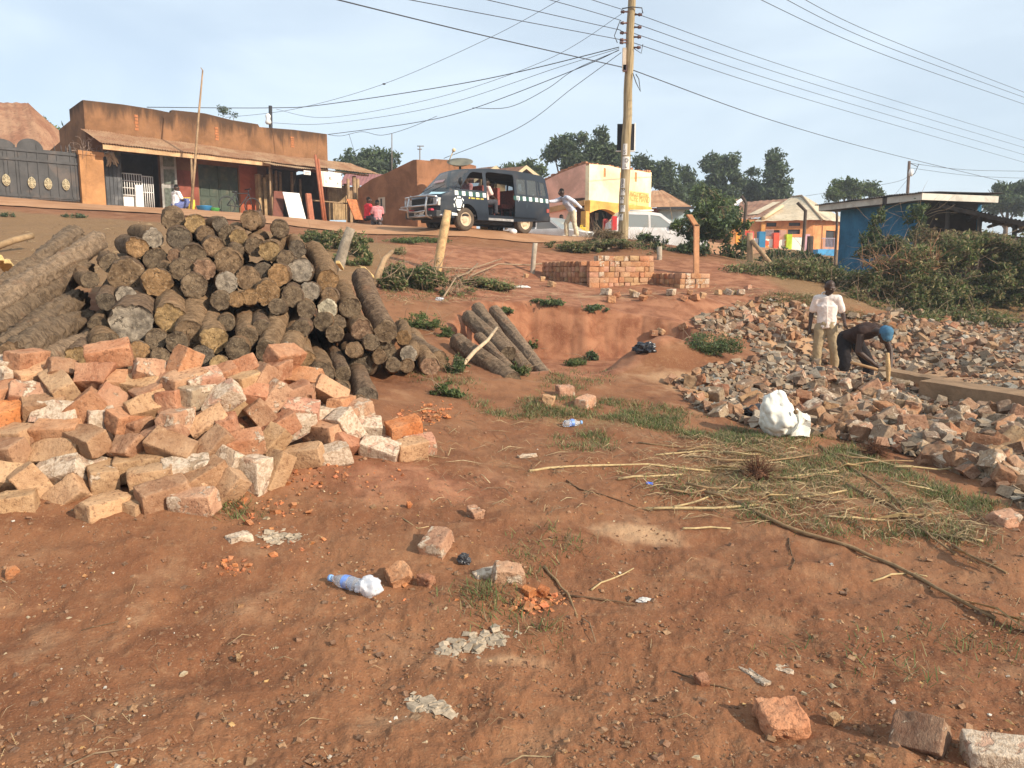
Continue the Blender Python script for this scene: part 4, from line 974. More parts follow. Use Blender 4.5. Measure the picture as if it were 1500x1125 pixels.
def build_grass():
    g = np.random.default_rng(77); Q = []
    for poly, n in (([(700,592),(840,580),(900,600),(1000,612),(1110,640),(1040,645),(930,622),(840,612),(720,612)], 640), ([(1130,630),(1220,640),(1300,680),(1460,740),(1430,760),(1300,705),(1180,655)], 520), ([(1000,640),(1150,640),(1280,700),(1250,730),(1100,690)], 420), ([(900,690),(1100,690),(1250,740),(1400,790),(1300,800),(1080,760)], 260), ([(1060,620),(1130,640),(1100,660),(1000,640)], 130), ([(810,635),(880,632),(900,660),(820,662)], 110), ([(1290,700),(1400,760),(1450,800),(1360,790),(1290,740)], 130),
        ([(650,860),(740,850),(830,900),(800,960),(720,950)], 40), ([(870,582),(1010,600),(1050,625),(1110,640),(1040,650),(900,615)], 420), ([(330,735),(358,732),(360,760),(335,760)], 26), ([(560,380),(700,400),(780,420),(700,440),(560,440)], 300), ([(1040,425),(1200,432),(1262,466),(1200,470),(1110,440)], 420), ([(1240,455),(1500,455),(1500,476),(1250,470)], 260), ([(1000,960),(1500,900),(1500,1000),(1300,1010)], 40), ([(800,770),(860,780),(850,830),(740,850),(750,790)], 40), ([(560,500),(720,560),(700,600),(600,560)], 120), ([(800,540),(900,545),(880,570),(790,580)], 120)):
        Q.append(px_poly_points(poly, n, g))
    Q.append(np.stack([g.normal(708, 7, 26), g.normal(872, 5, 26)], -1))
    q = np.vstack(Q)
    q = q[vn(q[:, 0] / 26, q[:, 1] / 11, 61) > -.16]
    tag(blades('grass', q, g, 11, .012, .055, np.vstack([GREEN_M * 1.3, GREEN_M * 1.1, OLIVE * 1.2, BROWNL]), .05, 2.4, .0017), kind='stuff')
    # dead stalks and straw lying flat
    q = np.vstack([px_poly_points(p, n, g) for p, n in (([(780,655),(1000,630),(1150,640),(1300,690),(1480,770),(1440,830),(1250,790),(1080,765),(940,760),(900,700),(770,700)], 1100), ([(960,640),(1130,640),(1250,700),(1200,760),(1040,750),(930,690)], 800), ([(0,340),(180,320),(440,350),(560,400),(520,420),(120,420),(0,430)], 700), ([(0,780),(1500,780),(1500,1125),(0,1125)], 420), ([(560,600),(760,600),(900,760),(640,740)], 220), ([(1240,700),(1480,780),(1420,800),(1300,760)], 250), ([(560,380),(760,400),(760,440),(560,450)], 420), ([(1040,420),(1200,430),(1262,466),(1200,470),(1110,440)], 420), ([(780,420),(1050,415),(1060,440),(800,445)], 160), ([(1000,640),(1180,650),(1160,690),(1000,690)], 500))])
    p = hits(q); n = len(p); far = p[:, 1] > 9
    L = np.where(far, g.uniform(.05, .22, n), np.exp(g.normal(-2.6, .6, n)) * np.where(p[:, 1] < 4.4, .42, 1)); L = np.clip(L, .02, .4); a = g.normal(.0, .9, n); w = np.clip(L * .018, .0006, .0034) * np.where(far, 1.6, 1)
    d = np.stack([np.cos(a), np.sin(a), g.normal(0, .09, n)], -1) * L[:, None] * .5; s = np.stack([-np.sin(a), np.cos(a), np.zeros(n)], -1) * w[:, None]
    e0 = p - d; e1 = p + d
    for e in (e0, e1): e[:, 2] = np.maximum(e[:, 2] + .006, H(e[:, 0], e[:, 1]) + .004)
    mid = (e0 + e1) / 2 + np.stack([g.normal(0, .06, n) * L, g.normal(0, .06, n) * L, .012 + .02 * g.random(n)], -1)
    mid[:, 2] = np.maximum(mid[:, 2], H(mid[:, 0], mid[:, 1]) + .008)
    up = np.array([0, 0, 1.]) * w[:, None]
    V = np.stack([e0 - s, e0 + s, mid + s, mid + up * 1.2, mid - s, e1 + s * .6, e1 - s * .6], 1); k = np.arange(n) * 7
    T = np.stack([np.stack([k + i for i in t], -1) for t in ((0, 3, 4), (0, 1, 3), (1, 2, 3), (3, 2, 5), (3, 5, 6), (3, 6, 4))], 1).reshape(-1, 3)
    c = np.array([(.31, .21, .105), (.40, .29, .15), (.21, .13, .07), (.14, .085, .045), (.52, .40, .22)])
    tag(tint_mesh('dry_straw', V.reshape(-1, 3), T, np.repeat(pal(c, n, g, (.3, .22, .22, .18, .08)), 7, 0), STRAWM), kind='stuff')
build_grass()
def build_stalks():
    mats = {'p': plain('pale_stalk', (.46, .34, .175), .25, 30, .8, .2, bump=.3), 'b': plain('brown_stalk', (.28, .18, .095), .3, 30, .85, .15, bump=.3), 'd': plain('dark_twig', (.14, .085, .05), .3, 30, .9, .1, bump=.3)}
    items = [('corn_stalk', 'p', .012, [(775,692),(800,688),(870,684),(950,682),(1040,692)], 'long pale cornstalk lying across the earth nearest the mortar flake', 1),
      ('corn_stalk', 'p', .012, [(905,704),(950,700),(1000,697)], 'short straight pale cornstalk above the blue scrap', 0),
      ('corn_stalk', 'p', .013, [(946,748),(1010,747),(1080,745),(1110,741)], 'yellow cornstalk lying level below the straw heap', 1),
      ('corn_stalk', 'p', .010, [(985,745),(1020,737),(1062,724),(1095,700)], 'bent cornstalk rising from the yellow stalk', 0),
      ('corn_stalk', 'b', .016, [(1080,740),(1125,762),(1180,785),(1250,806),(1310,832),(1350,852),(1400,880),(1458,910)], 'longest brown cornstalk with torn pale husk at its far end', 2),
      ('corn_stalk', 'p', .007, [(1278,853),(1305,843),(1342,842),(1358,846)], 'thin pale husk strip joining the longest brown stalk', 0),
      ('corn_stalk', 'p', .012, [(1130,704),(1170,699),(1228,692)], 'pale stalk lying behind the dark root ball', 1),
      ('corn_stalk', 'p', .011, [(1155,734),(1190,728),(1240,720)], 'pale stalk pointing to the green weeds, below the dark root ball', 0),
      ('corn_stalk', 'p', .010, [(1205,758),(1250,760),(1295,764)], 'yellow leafy stalk lying level at the middle of the litter', 1),
      ('corn_stalk', 'b', .014, [(1200,655),(1250,690),(1300,722),(1335,760)], 'dark stalk slanting down beside the rubble edge', 0),
      ('corn_stalk', 'b', .013, [(1240,712),(1290,735),(1345,775),(1400,815)], 'brown stalk slanting through the green weeds', 1),
      ('corn_stalk', 'p', .011, [(1035,688),(1090,690),(1145,705)], 'pale stalk in the thick of the straw heap', 0),
      ('corn_stalk', 'b', .010, [(1085,690),(1115,715),(1160,762)], 'dark bent stalk crossing the straw heap', 0),
      ('corn_stalk', 'p', .009, [(1000,776),(1040,774),(1070,776)], 'thin pale stalk alone below the straw heap', 0),
      ('corn_stalk', 'b', .010, [(935,650),(980,655),(1040,657),(1080,650)], 'brown stalk at the far edge of the straw heap', 0),
      ('corn_stalk', 'p', .010, [(960,668),(1030,662),(1090,668)], 'dull pale stalk near the far edge of the straw heap', 1),
      ('corn_stalk', 'p', .011, [(1385,788),(1420,790),(1440,795)], 'short pale husk at the lower end of the weeds', 0),
      ('corn_stalk', 'b', .010, [(1395,800),(1440,825),(1475,842)], 'short brown stalk pointing to the edge of the view', 0),
      ('twig', 'b', .009, [(797,832),(815,852),(832,872),(845,905)], 'brown twig standing by the bright orange lumps', 0),
      ('twig', 'p', .006, [(866,866),(895,850),(928,834)], 'thin pale twig lying on bare earth past the orange lumps', 0),
      ('twig', 'd', .007, [(835,875),(880,880),(930,887)], 'dark red twig lying level beside the pale twig', 0),
      ('twig', 'd', .006, [(830,705),(850,718),(880,725),(935,745)], 'dark crooked twig between two pale cornstalks', 0),
      ('twig', 'd', .006, [(1155,790),(1160,815),(1158,835)], 'dark twig standing upright out of the earth below the litter', 0),
      ('twig', 'p', .004, [(590,760),(612,775),(628,772)], 'thin curved twig beside the propped fragment', 0),
      ('twig', 'd', .004, [(120,925),(150,917),(180,910)], 'thin dark twig on the front earth', 0),
      ('twig', 'd', .005, [(985,985),(1030,1003),(1075,1012)], 'dark twig behind the sunken clod', 0),
      ('twig', 'b', .006, [(590,660),(620,668),(655,672)], 'small twig on the earth below the last heap bricks', 0)]
    g = np.random.default_rng(5)
    for nm, mt, r, pts, lab, lv in items:
        W = [hit(*p) + Vector((0, 0, r * .9)) for p in pts]
        if len(W) > 2:
            W2 = [W[0]]
            for a, b in zip(W, W[1:]):
                m = (a + b) / 2 + Vector((g.normal(0, .008), g.normal(0, .008), 0)); m.z = max(m.z, H(m.x, m.y) + r * .8); W2 += [m, b]
            W = W2
        r *= .72; m = MB(); k = len(W); m.tube(W, [r * (1 - .35 * i / k) * (1.25 if i % 2 == 0 else 1) for i in range(k)], 7)
        o = m.build(nm, mats[mt]); tag(o, lab, 'cornstalk' if nm == 'corn_stalk' else 'twig', 'dry cornstalks on the ground' if nm == 'corn_stalk' else 'twigs on the ground')
        for j in range(lv):
            e = W[-1 - j]; d = (W[-1] - W[-2]).normalized(); s = Vector((-d.y, d.x, 0)) * .028; L = .30
            h = MB(); q = [e - d * .10, e + d * L * .3 + s + Vector((0, 0, .03)), e + d * L * .35 - s * .3 + Vector((0, 0, .06)), e + d * L + s * (1 - 2 * j) + Vector((0, 0, .015))]
            q = [Vector((p.x, p.y, max(p.z, H(p.x, p.y) + .008))) for p in q]
            h.quad(q[0], q[2], q[3], q[1]); h.quad(q[0], q[2], q[3] + d * .05 - s, q[1] - s * 1.2 + Vector((0, 0, .02)))
            h.build('husk', mats['p'], o)
    r = random.Random(21)      # more pulled stalks in the thick of the heap
    for k in range(16):
        x, y = r.uniform(940, 1330), 0; y = r.uniform(655, 745) + max(0, (x - 1150)) * .16; L = r.uniform(50, 120); a = r.uniform(-.25, .45)
        W = [hit(x + L * t, y + L * t * a * .5 + r.uniform(-3, 3)) + Vector((0, 0, .012 + r.uniform(0, .03))) for t in (0, .35, .7, 1)]; m = MB(); m.tube(W, [.009, .008, .007, .005], 6)
        o = m.build('corn_stalk', mats['b' if r.random() < .65 else 'p']); tag(o, 'dry stalk lying loose among the tangled straw of the cornstalk heap', 'cornstalk', 'loose dry stalks in the straw heap')
    # root ball and tangle of dark roots
    for px, py, rr, lab in ((1110,702,.11,'dark brown root ball of a pulled cornstalk in the straw heap'), (1135,628,.12,'dark red tangle of roots just before the white sack'), (1280,668,.09,'brown root clump in the green weeds by the rubble edge')):
        c = hit(px, py); m = MB(); m.ball(c + Vector((0, 0, rr * .35)), rr * .55, 2, (1, 1, .7))
        for k in range(150):
            d = g.normal(size=3); d[2] = abs(d[2]) * .7; twigs(m, c + Vector((0, 0, rr * .3)), d, rr * 1.7, .004, g, 4, 1.4)
        tag(m.build('root_clump', plain('root', (.13, .065, .04), .3, 30, .95, .05)), lab, 'root clump')
build_stalks()
# ---------------------------------------------------------------- buildings
class Fr:
    """a facade: u runs along it, v goes in behind it (negative = in front), h is height"""
    def __init__(s, O, U, away=True):
        s.O = Vector(O); U = Vector((U[0], U[1], 0)); s.U = U.normalized(); s.V = Vector((-s.U.y, s.U.x, 0))
        if s.V.y < 0 and away: s.V = -s.V
    def pt(s, u, v, h): return s.O + s.U * u + s.V * v + Vector((0, 0, h))
    def uh(s, px, py, v=0.0):
        d = ray(px, py); n = s.V; t = (s.O + s.V * v - CAM).dot(n) / d.dot(n); q = CAM + d * t - s.O
        return q.dot(s.U), q.z
    def u(s, px, v=0.0, py=300): return s.uh(px, py, v)[0]
    def h(s, px, py, v=0.0): return s.uh(px, py, v)[1]
    def box(s, mb, u0, u1, v0, v1, h0, h1, mi=0):
        mb.hexa([s.pt(u0, v0, h0), s.pt(u1, v0, h0), s.pt(u1, v1, h0), s.pt(u0, v1, h0), s.pt(u0, v0, h1), s.pt(u1, v0, h1), s.pt(u1, v1, h1), s.pt(u0, v1, h1)], mi); return mb
    def pbox(s, mb, px0, py0, px1, py1, v0, v1, mi=0):
        xm = (px0 + px1) / 2; a, b = s.u(px0, v0, (py0 + py1) / 2), s.u(px1, v0, (py0 + py1) / 2)
        return s.box(mb, min(a, b), max(a, b), v0, v1, s.h(xm, py1, v0), s.h(xm, py0, v0), mi)
    def wall(s, mb, outline, holes=(), v0=0.0, th=.2, mi=0):
        """flat wall with openings: front and back faces and all reveals"""
        loops = [list(outline)] + [list(h) for h in holes]
        tri = tessellate_polygon([[Vector((a, b, 0)) for a, b in l] for l in loops]); flat = [p for l in loops for p in l]
        for v, rev in ((v0, False), (v0 + th, True)):
            vs = [mb.bm.verts.new(s.pt(a, v, b)) for a, b in flat]
            for t in tri:
                try: mb.bm.faces.new([vs[i] for i in (t[::-1] if rev else t)]).material_index = mi
                except ValueError: pass
        for l in loops:
            for (a, b), (c, d) in zip(l, l[1:] + l[:1]): mb.quad(s.pt(a, v0, b), s.pt(c, v0, d), s.pt(c, v0 + th, d), s.pt(a, v0 + th, b), mi=mi)
        return mb
    def sheet(s, mb, pts, per=.09, amp=.018, th=.01, mi=0):
        """corrugated sheet over four points (lower edge a-b, upper edge d-c), ridges running up the slope"""
        a, b, c, d = [Vector(p) for p in pts]; n = max(8, int((b - a).length / per * 4)); N = (b - a).cross(d - a).normalized()
        rows = []
        for j in range(5):
            t = j / 4; row = []
            for i in range(n + 1):
                w = i / n; p = (a * (1 - w) + b * w) * (1 - t) + (d * (1 - w) + c * w) * t
                p += N * amp * math.sin(w * (b - a).length / per * 2 * math.pi) + Vector((0, 0, .03 * mnoise.noise(Vector((w * 9, t * 2, p.x)))))
                row.append(mb.bm.verts.new(p))
            rows.append(row)
        for r0, r1 in zip(rows, rows[1:]):
            for i in range(n): f = mb.bm.faces.new((r0[i], r0[i + 1], r1[i + 1], r1[i])); f.material_index = mi; f.smooth = True
        return mb
def rect(u0, u1, h0, h1): return [(u0, h0), (u1, h0), (u1, h1), (u0, h1)]
def plaster(name, c, stain=(.07, .045, .03), top=None, low=None, amt=.5, scale=1.3):
    """rough wall plaster: blotches, rain-washed soot below a parapet (from height top), splashed earth near the ground (below low)"""
    t = NT(name); v = t.coord('Object'); a = t.noise(scale, v, 7, .65, .5); b = t.noise(scale * 9, v, 5, .65)
    st = t.noise(1.4, t.scalevec(v, (1.6, 1.6, .28)), 6, .65, .2)
    col = t.mix(t.rng(a, .32, .68), ov(c, .72), ov(c, 1.18)); col = t.mix(t.math('MULTIPLY', t.rng(b, .55, .7), .3), col, ov(c, 1.4))
    if top is not None:
        sx = t.N('ShaderNodeSeparateXYZ'); t.set(sx.inputs[0], v)
        f = t.rng(t.math('ADD', sx.outputs[2], t.math('MULTIPLY', t.math('SUBTRACT', st, .5), 2.0)), top - .35, top + .25)
        col = t.mix(t.math('MULTIPLY', f, .85), col, stain)
    col = t.mix(t.math('MULTIPLY', t.rng(st, .55, .75), amt), col, stain)
    if low is not None:
        sx = t.N('ShaderNodeSeparateXYZ'); t.set(sx.inputs[0], v)
        f = t.rng(t.math('ADD', sx.outputs[2], t.math('MULTIPLY', t.math('SUBTRACT', a, .5), 1.2)), low + .3, low - .2)
        col = t.mix(t.math('MULTIPLY', f, .7), col, (.36, .19, .10))
    t.bump(t.math('ADD', a, b), .5, .02)
    return t.fin(col, .93, .1)
def rust(name, c=(.30, .15, .08), c2=(.42, .27, .16), sc=1.2):
    t = NT(name); v = t.coord('Object'); a = t.noise(sc, v, 6, .65, .4); b = t.noise(sc * 8, v, 5, .7)
    col = t.mix(t.rng(a, .35, .65), c, c2); col = t.mix(t.math('MULTIPLY', t.rng(b, .5, .68), .6), col, ov(c, .5)); col = t.mix(t.math('MULTIPLY', t.rng(b, .45, .3), .5), col, ov(c2, 1.3))
    t.bump(b, .3, .01); return t.fin(col, .8, .2)
WOOD = plain('weathered_wood', (.34, .23, .135), .35, 5, .9, .1, bump=.4, dirt=(.10, .07, .05))
PLANK = plain('sawn_plank', (.42, .29, .16), .35, 4, .9, .1, bump=.3, dirt=(.12, .08, .05))
DARKM = plain('dark_metal', (.035, .035, .038), .3, 8, .55, .4, bump=.1)
WHITEM = plain('white_paint', (.78, .77, .74), .08, 5, .6, .3, bump=.1)
REDW = plain('red_stained_wood', (.36, .12, .06), .25, 6, .6, .3, bump=.2)
RUST = rust('rusty_iron_sheet'); RUST2 = rust('brown_iron_sheet', (.22, .11, .07), (.34, .19, .12))
YEL = plain('yellow_plastic', (.75, .52, .05), .1, 6, .4, .4, bump=0)
GLASSD = plain('dark_glass', (.03, .035, .04), .1, 2, .08, .6, bump=0)
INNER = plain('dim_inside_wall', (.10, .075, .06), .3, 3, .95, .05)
def text(body, size, M, mat, name='lettering', parent=None, ext=.003):
    cu = bpy.data.curves.new(name, 'FONT'); cu.body = body; cu.size = size; cu.extrude = ext; cu.align_x = 'LEFT'
    o = bpy.data.objects.new(name, cu); COL.objects.link(o); dg = bpy.context.evaluated_depsgraph_get(); dg.update()
    me = bpy.data.meshes.new_from_object(o.evaluated_get(dg)); bpy.data.objects.remove(o); bpy.data.curves.remove(cu)
    me.transform(M); me.materials.clear(); return link(name, me, mat, parent)
def facing(fr, u, v, h, flip=False):
    """matrix that writes along the facade"""
    x = -fr.U if flip else fr.U
    return Matrix.Translation(fr.pt(u, v, h)) @ Matrix((x, Vector((0, 0, 1)), -fr.V)).transposed().to_4x4()
def root(name, label, cat, O, group=None): return empty(name, label, cat, O, 0, group)
def under(r, *obs):
    for o in obs:
        o.parent = r; o.matrix_parent_inverse = Matrix.Translation(r.location).inverted()
    return obs[0]
class Bld:
    """a building: parts built in world space under an Empty at its foot"""
    def __init__(s, name, label, cat, O, group=None): s.r = root(name, label, cat, O, group)
    def add(s, mb, name, mat, parent=None):
        o = mb.build(name, mat)
        if parent is None: under(s.r, o)
        else: o.parent = parent; o.matrix_parent_inverse = (Matrix.Translation(s.r.location)).inverted() if False else Matrix.Identity(4)
        return o
    def sub(s, part, mb, name, mat):
        o = mb.build(name, mat); o.parent = part; o.matrix_parent_inverse = Matrix.Translation(s.r.location).inverted() @ Matrix.Identity(4)
        # the part itself carries the inverse of the root's place, so a child needs none beyond it
        o.matrix_parent_inverse = Matrix.Identity(4)
        return o
def build_shop():
    O = P(133, 303, 29); E = P(483, 325, 36); fr = Fr((O.x, O.y, O.z - .05), E - O); L = (E - O).xy.length
    B = Bld('shop_house', 'long brown mud-plastered shop row with stepped parapet and rusty awning', 'shop building', fr.O)
    zt = fr.O.z + 3.05
    W = plaster('ochre_mud_plaster', (.25, .128, .064), (.06, .038, .026), top=zt + .45, amt=.25)
    hA = fr.h(210, 225); oA = rect(fr.u(181), fr.u(238), .0, fr.h(205, 224))
    oD = rect(fr.u(292, 0, 280), fr.u(350, 0, 280), .02, fr.h(320, 243))
    oC = rect(fr.u(392, 0, 290), L - .3, .0, fr.h(440, 250))
    p = [(px, py) for px, py in ((133,148),(180,153),(225,160),(250,165),(252,161),(300,166),(340,176),(378,182),(380,186),(430,190),(483,197))]
    top = [fr.uh(*q) for q in p]
    out = [(0, -.4), (L, -.4), (L, top[-1][1])] + [(u, h) for u, h in reversed(top[1:-1])] + [(0, top[0][1])]
    m = MB(); fr.wall(m, out, [oA, oD, oC], 0, .22); B.add(m, 'front_wall', W)
    sd = Fr(fr.O, fr.V, False); sd.V = fr.U
    steps = [(.0, top[0][1]), (1.6, top[0][1] - .1), (1.6, top[0][1] - .5), (3.0, top[0][1] - .65), (3.0, top[0][1] - 1.1), (4.6, top[0][1] - 1.3), (4.6, 1.7), (6.5, 1.6)]
    m = MB(); sd.wall(m, [(.22, -.4), (6.5, -.4)] + [(max(u, .22), h) for u, h in reversed(steps)], (), 0, .2); B.add(m, 'side_wall', W)
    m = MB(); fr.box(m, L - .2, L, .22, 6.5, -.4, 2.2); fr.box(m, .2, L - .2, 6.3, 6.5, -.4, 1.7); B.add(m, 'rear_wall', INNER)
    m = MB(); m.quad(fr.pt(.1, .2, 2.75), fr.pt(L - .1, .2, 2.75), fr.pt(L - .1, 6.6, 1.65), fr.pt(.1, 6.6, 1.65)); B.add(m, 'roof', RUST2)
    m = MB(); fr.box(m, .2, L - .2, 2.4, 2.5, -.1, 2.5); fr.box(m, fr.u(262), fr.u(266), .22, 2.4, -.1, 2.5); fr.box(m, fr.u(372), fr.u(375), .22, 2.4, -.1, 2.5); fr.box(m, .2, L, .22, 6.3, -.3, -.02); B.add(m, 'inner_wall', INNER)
    for x, y0, y1 in ((207,168,192),(322,186,206),(431,200,216)):   # bare brick strips in the parapet
        m = MB(); h0, h1 = fr.h(x, y1), fr.h(x, y0); k = 5
        for i in range(k): fr.box(m, fr.u(x - 2) + .02 * (i % 2), fr.u(x + 3), -.02, .05, h0 + (h1 - h0) * i / k, h0 + (h1 - h0) * (i + .75) / k)
        B.add(m, 'brick_pier', plain('bare_brick', (.42, .17, .075), .3, 8, .9, .1, bump=.3))
    for x0, y0, x1, y1, c, nm in ((258,250,291,309,(.26, .085, .06),'maroon_paint'),(352,243,378,314,(.44, .12, .06),'red_paint'),(147,222,179,300,(.16, .17, .14),'greenish_paint'),(183,214,236,223,(.20, .25, .24),'teal_paint')):
        m = MB(); fr.pbox(m, x0, y0, x1, y1, -.012, .02); B.add(m, 'painted_panel', plaster(nm, c, amt=.5))
    # upper awning and its fascia board
    h0, h1 = fr.h(150, 209, -1.7), fr.h(390, 236, -1.7); ua, ub = fr.u(147, -1.7, 208), fr.u(398, -1.7, 238)
    wa, wb = fr.h(133, 190), fr.h(440, 231)
    m = MB(); fr.sheet(m, (fr.pt(ua, -1.7, h0), fr.pt(ub, -1.7, h1), fr.pt(ub, .0, wb + .02), fr.pt(-.15, .0, wa))); B.add(m, 'awning', RUST)
    m = MB(); fr.sheet(m, (fr.pt(ub - .1, -1.5, h1 + .02), fr.pt(L + 1.7, -1.5, h1 - .02), fr.pt(L + 1.2, .0, wb), fr.pt(ub - .1, .0, wb + .02))); B.add(m, 'awning', RUST)
    h2, h3 = fr.h(410, 243, -2.5), fr.h(535, 256, -2.5)
    m = MB(); fr.sheet(m, (fr.pt(ub - .3, -2.5, h2), fr.pt(fr.u(541, -2.5, 256), -2.5, h3), fr.pt(L + 1.5, -.9, h1 - .08), fr.pt(ub - .4, -.9, h1 + .1))); B.add(m, 'awning', rust('tan_dusty_sheet', (.36, .22, .12), (.48, .33, .2)))
    m = MB(); fr.box(m, ua + .1, ub, -1.62, -1.58, h0 - .20, h0 - .03); B.add(m, 'fascia', plain('bare_fascia', (.52, .34, .19), .3, 3, .9, .1))
    m = MB()
    for px, py in ((281, 300), (395, 318)): u = fr.u(px, -1.55, 270); m.tube([fr.pt(u, -1.55, -.3), fr.pt(u + .03, -1.55, h0 - .1)], .04, 6)
    B.add(m, 'awning_post', WOOD)
    # green double door
    g = plain('green_door_paint', (.055, .075, .055), .25, 5, .6, .3, bump=.15, dirt=(.2, .15, .1))
    u0, u1 = oD[0][0], oD[1][0]; ht = oD[2][1]; um = (u0 + u1) / 2
    for a, b in ((u0, um - .01), (um + .01, u1)):
        m = MB(); fr.box(m, a, b, .06, .12, .03, ht); w = b - a
        for k in range(3):
            z0 = .12 + k * (ht - .12) / 3; z1 = z0 + (ht - .12) / 3 - .14
            for j in range(2 if k < 2 else 1):
                q0 = a + w * (.08 + .46 * j); q1 = a + w * (.46 + .46 * j) if k < 2 else b - w * .08
                fr.box(m, q0, q1, .035, .062, z0, z1)
        B.add(m, 'door', g)
    # first shop: white burglar bars, open white door leaf with mesh, dark steel leaf
    m = MB(); a, b = oA[0][0], oA[1][0]
    for k in range(9): u = a + (fr.u(210) - a) * k / 8; m.tube([fr.pt(u, .02, .55), fr.pt(u, .02, 1.35)], .018, 4)
    for z in (.56, .82, 1.08, 1.34): m.tube([fr.pt(a, .02, z), fr.pt(fr.u(210), .02, z)], .02, 4)
    B.add(m, 'window_bars', WHITEM)
    m = MB(); c = fr.u(211)
    for k in range(6): u = c + (b - .3 - c) * k / 5; m.tube([fr.pt(u, .03, .02), fr.pt(u, .03, 1.30)], .02, 4)
    for z in (.05, .7, 1.29): m.tube([fr.pt(c, .03, z), fr.pt(b - .3, .03, z)], .02, 4)
    B.add(m, 'bar_gate', WHITEM)
    m = MB(); fr.box(m, fr.u(199), fr.u(210), -.05, .1, .0, .95); fr.box(m, fr.u(182), fr.u(198), .1, .4, 0, .55); B.add(m, 'counter', WHITEM)
    m = MB(); M0 = [fr.pt(fr.u(238), -.04, .0), fr.pt(fr.u(256), -.35, .0)]
    m.hexa([M0[0], M0[1], M0[1] + fr.V * .05, M0[0] + fr.V * .05] + [q + Vector((0, 0, 2.25)) for q in (M0[0], M0[1], M0[1] + fr.V * .05, M0[0] + fr.V * .05)])
    lf = B.add(m, 'door_leaf', plain('worn_white_metal', (.42, .41, .38), .3, 4, .6, .3, dirt=(.12, .1, .08)))
    m = MB(); q0, q1 = M0[0].lerp(M0[1], .15) - fr.V * .03, M0[0].lerp(M0[1], .85) - fr.V * .03
    for z0, z1 in ((.2, .9), (1.05, 1.6), (1.7, 2.1)): m.quad(q0 + Vector((0, 0, z0)), q1 + Vector((0, 0, z0)), q1 + Vector((0, 0, z1)), q0 + Vector((0, 0, z1)))
    B.sub(lf, m, 'mesh_panel', plain('door_mesh_panel', (.15, .17, .14), .5, 9, .7, .2))
    m = MB(); fr.pbox(m, 154, 227, 179, 301, -.22, -.17)
    for k in range(5): x = 155 + k * 5.6; fr.pbox(m, x, 228, x + .9, 300, -.245, -.22)
    B.add(m, 'door_leaf', plain('scuffed_dark_steel', (.045, .048, .055), .4, 4, .5, .4, dirt=(.3, .3, .3), dirtamt=.35))
    # workshop bay: plank lining, posts
    m = MB(); x = 379
    while x < 405:
        w = rng.uniform(3, 5); fr.pbox(m, x, 258 + rng.uniform(-4, 3), x + w - .4, 318, -.3 - rng.uniform(0, .2), -.22); x += w
    B.add(m, 'plank_wall', PLANK); m = MB(); x = 482
    while x < 507:
        w = rng.uniform(3, 5); fr.pbox(m, x, 270 + rng.uniform(-4, 3), x + w - .3, 322, -.5 - rng.uniform(0, .1), -.42); x += w
    B.add(m, 'plank_wall', PLANK)
    m = MB()
    for x, y0 in ((398, 248), (405, 250), (411, 252), (428, 252), (440, 262), (510, 262), (519, 258), (524, 262)):
        v = -.6 if x < 450 else -2.2; u = fr.u(x, v, 290); m.tube([fr.pt(u, v, -.25), fr.pt(u + .02, v, fr.h(x, y0, v))], rng.uniform(.05, .09), 6)
    m.tube([fr.pt(fr.u(450, -2.3, 295), -2.3, fr.h(450, 293, -2.3)), fr.pt(fr.u(519, -2.3, 298), -2.3, fr.h(519, 299, -2.3))], .035, 5)
    B.add(m, 'bay_post', WOOD)
    # things leaning and hanging there
    def lean(px0, px1, py0, py1, v0, v1, name, mat, lab, cat, th=.04, sk=0):
        a, b = fr.u(px0, v0, py1), fr.u(px1, v0, py1); h0, h1 = fr.h((px0 + px1) / 2, py1, v0), fr.h((px0 + px1) / 2, py0, v1)
        m = MB(); n = fr.V * -th
        c = [fr.pt(a, v0, h0), fr.pt(b, v0, h0), fr.pt(b + sk, v1, h1), fr.pt(a + sk, v1, h1)]
        m.hexa([c[0] + n, c[1] + n, c[1], c[0], c[3] + n, c[2] + n, c[2], c[3]]); tag(m.build(name, mat), lab, cat)
    lean(399, 414, 280, 320, -2.3, -1.7, 'wooden_door', plain('dark_red_wood', (.15, .05, .032), .3, 4, .5, .3), 'dark red wooden door panel leaning askew beside the white board', 'door panel', sk=.42)
    lean(424, 448, 283, 322, -2.6, -2.3, 'white_board', WHITEM, 'plain white board leaning upright outside the workshop', 'board', sk=-.1)
    lean(452, 459, 284, 326, -2.7, -2.5, 'plank_bundle', REDW, 'narrow red wooden bundle standing beside the white board', 'planks', .12)
    lean(519, 538, 293, 322, -2.9, -2.5, 'cane_screen', plain('orange_cane', (.46, .18, .08), .3, 12, .8, .1), 'orange-red wooden panel leaning behind the two seated people', 'panel', .05, -.12)
    for x0, x1, lab in ((474, 462, 'first of two tall red poles crossing before the workshop, leaning further'), (477, 466, 'second of the two tall red poles before the workshop, standing steeper')):
        m = MB(); m.tube([fr.pt(fr.u(x0, -3, 320), -3, fr.h(x0, 324, -3)), fr.pt(fr.u(x1, -2.6, 235), -2.6, fr.h(x1, 227 if x1 < 465 else 233, -2.6))], .055, 6); tag(m.build('red_pole', REDW), lab, 'pole')
    m = MB(); fr.pbox(m, 470, 252, 500, 274, -2.62, -2.60); s = m.build('white_banner', plain('banner_cloth', (.80, .77, .66), .06, 3, .8, .1)); tag(s, 'white cloth banner with small dark marks hung under the workshop awning', 'banner')
    ink = plain('sign_ink', (.06, .06, .07), .1)
    for px, py, b, sz in ((482, 263, 'R.', .16), (477, 267, 'L', .14), (494, 270, 'ii', .12)): under_to(s, text(b, sz, facing(fr, fr.u(px, -2.63, py), -2.63, fr.h(px, py, -2.63)), ink))
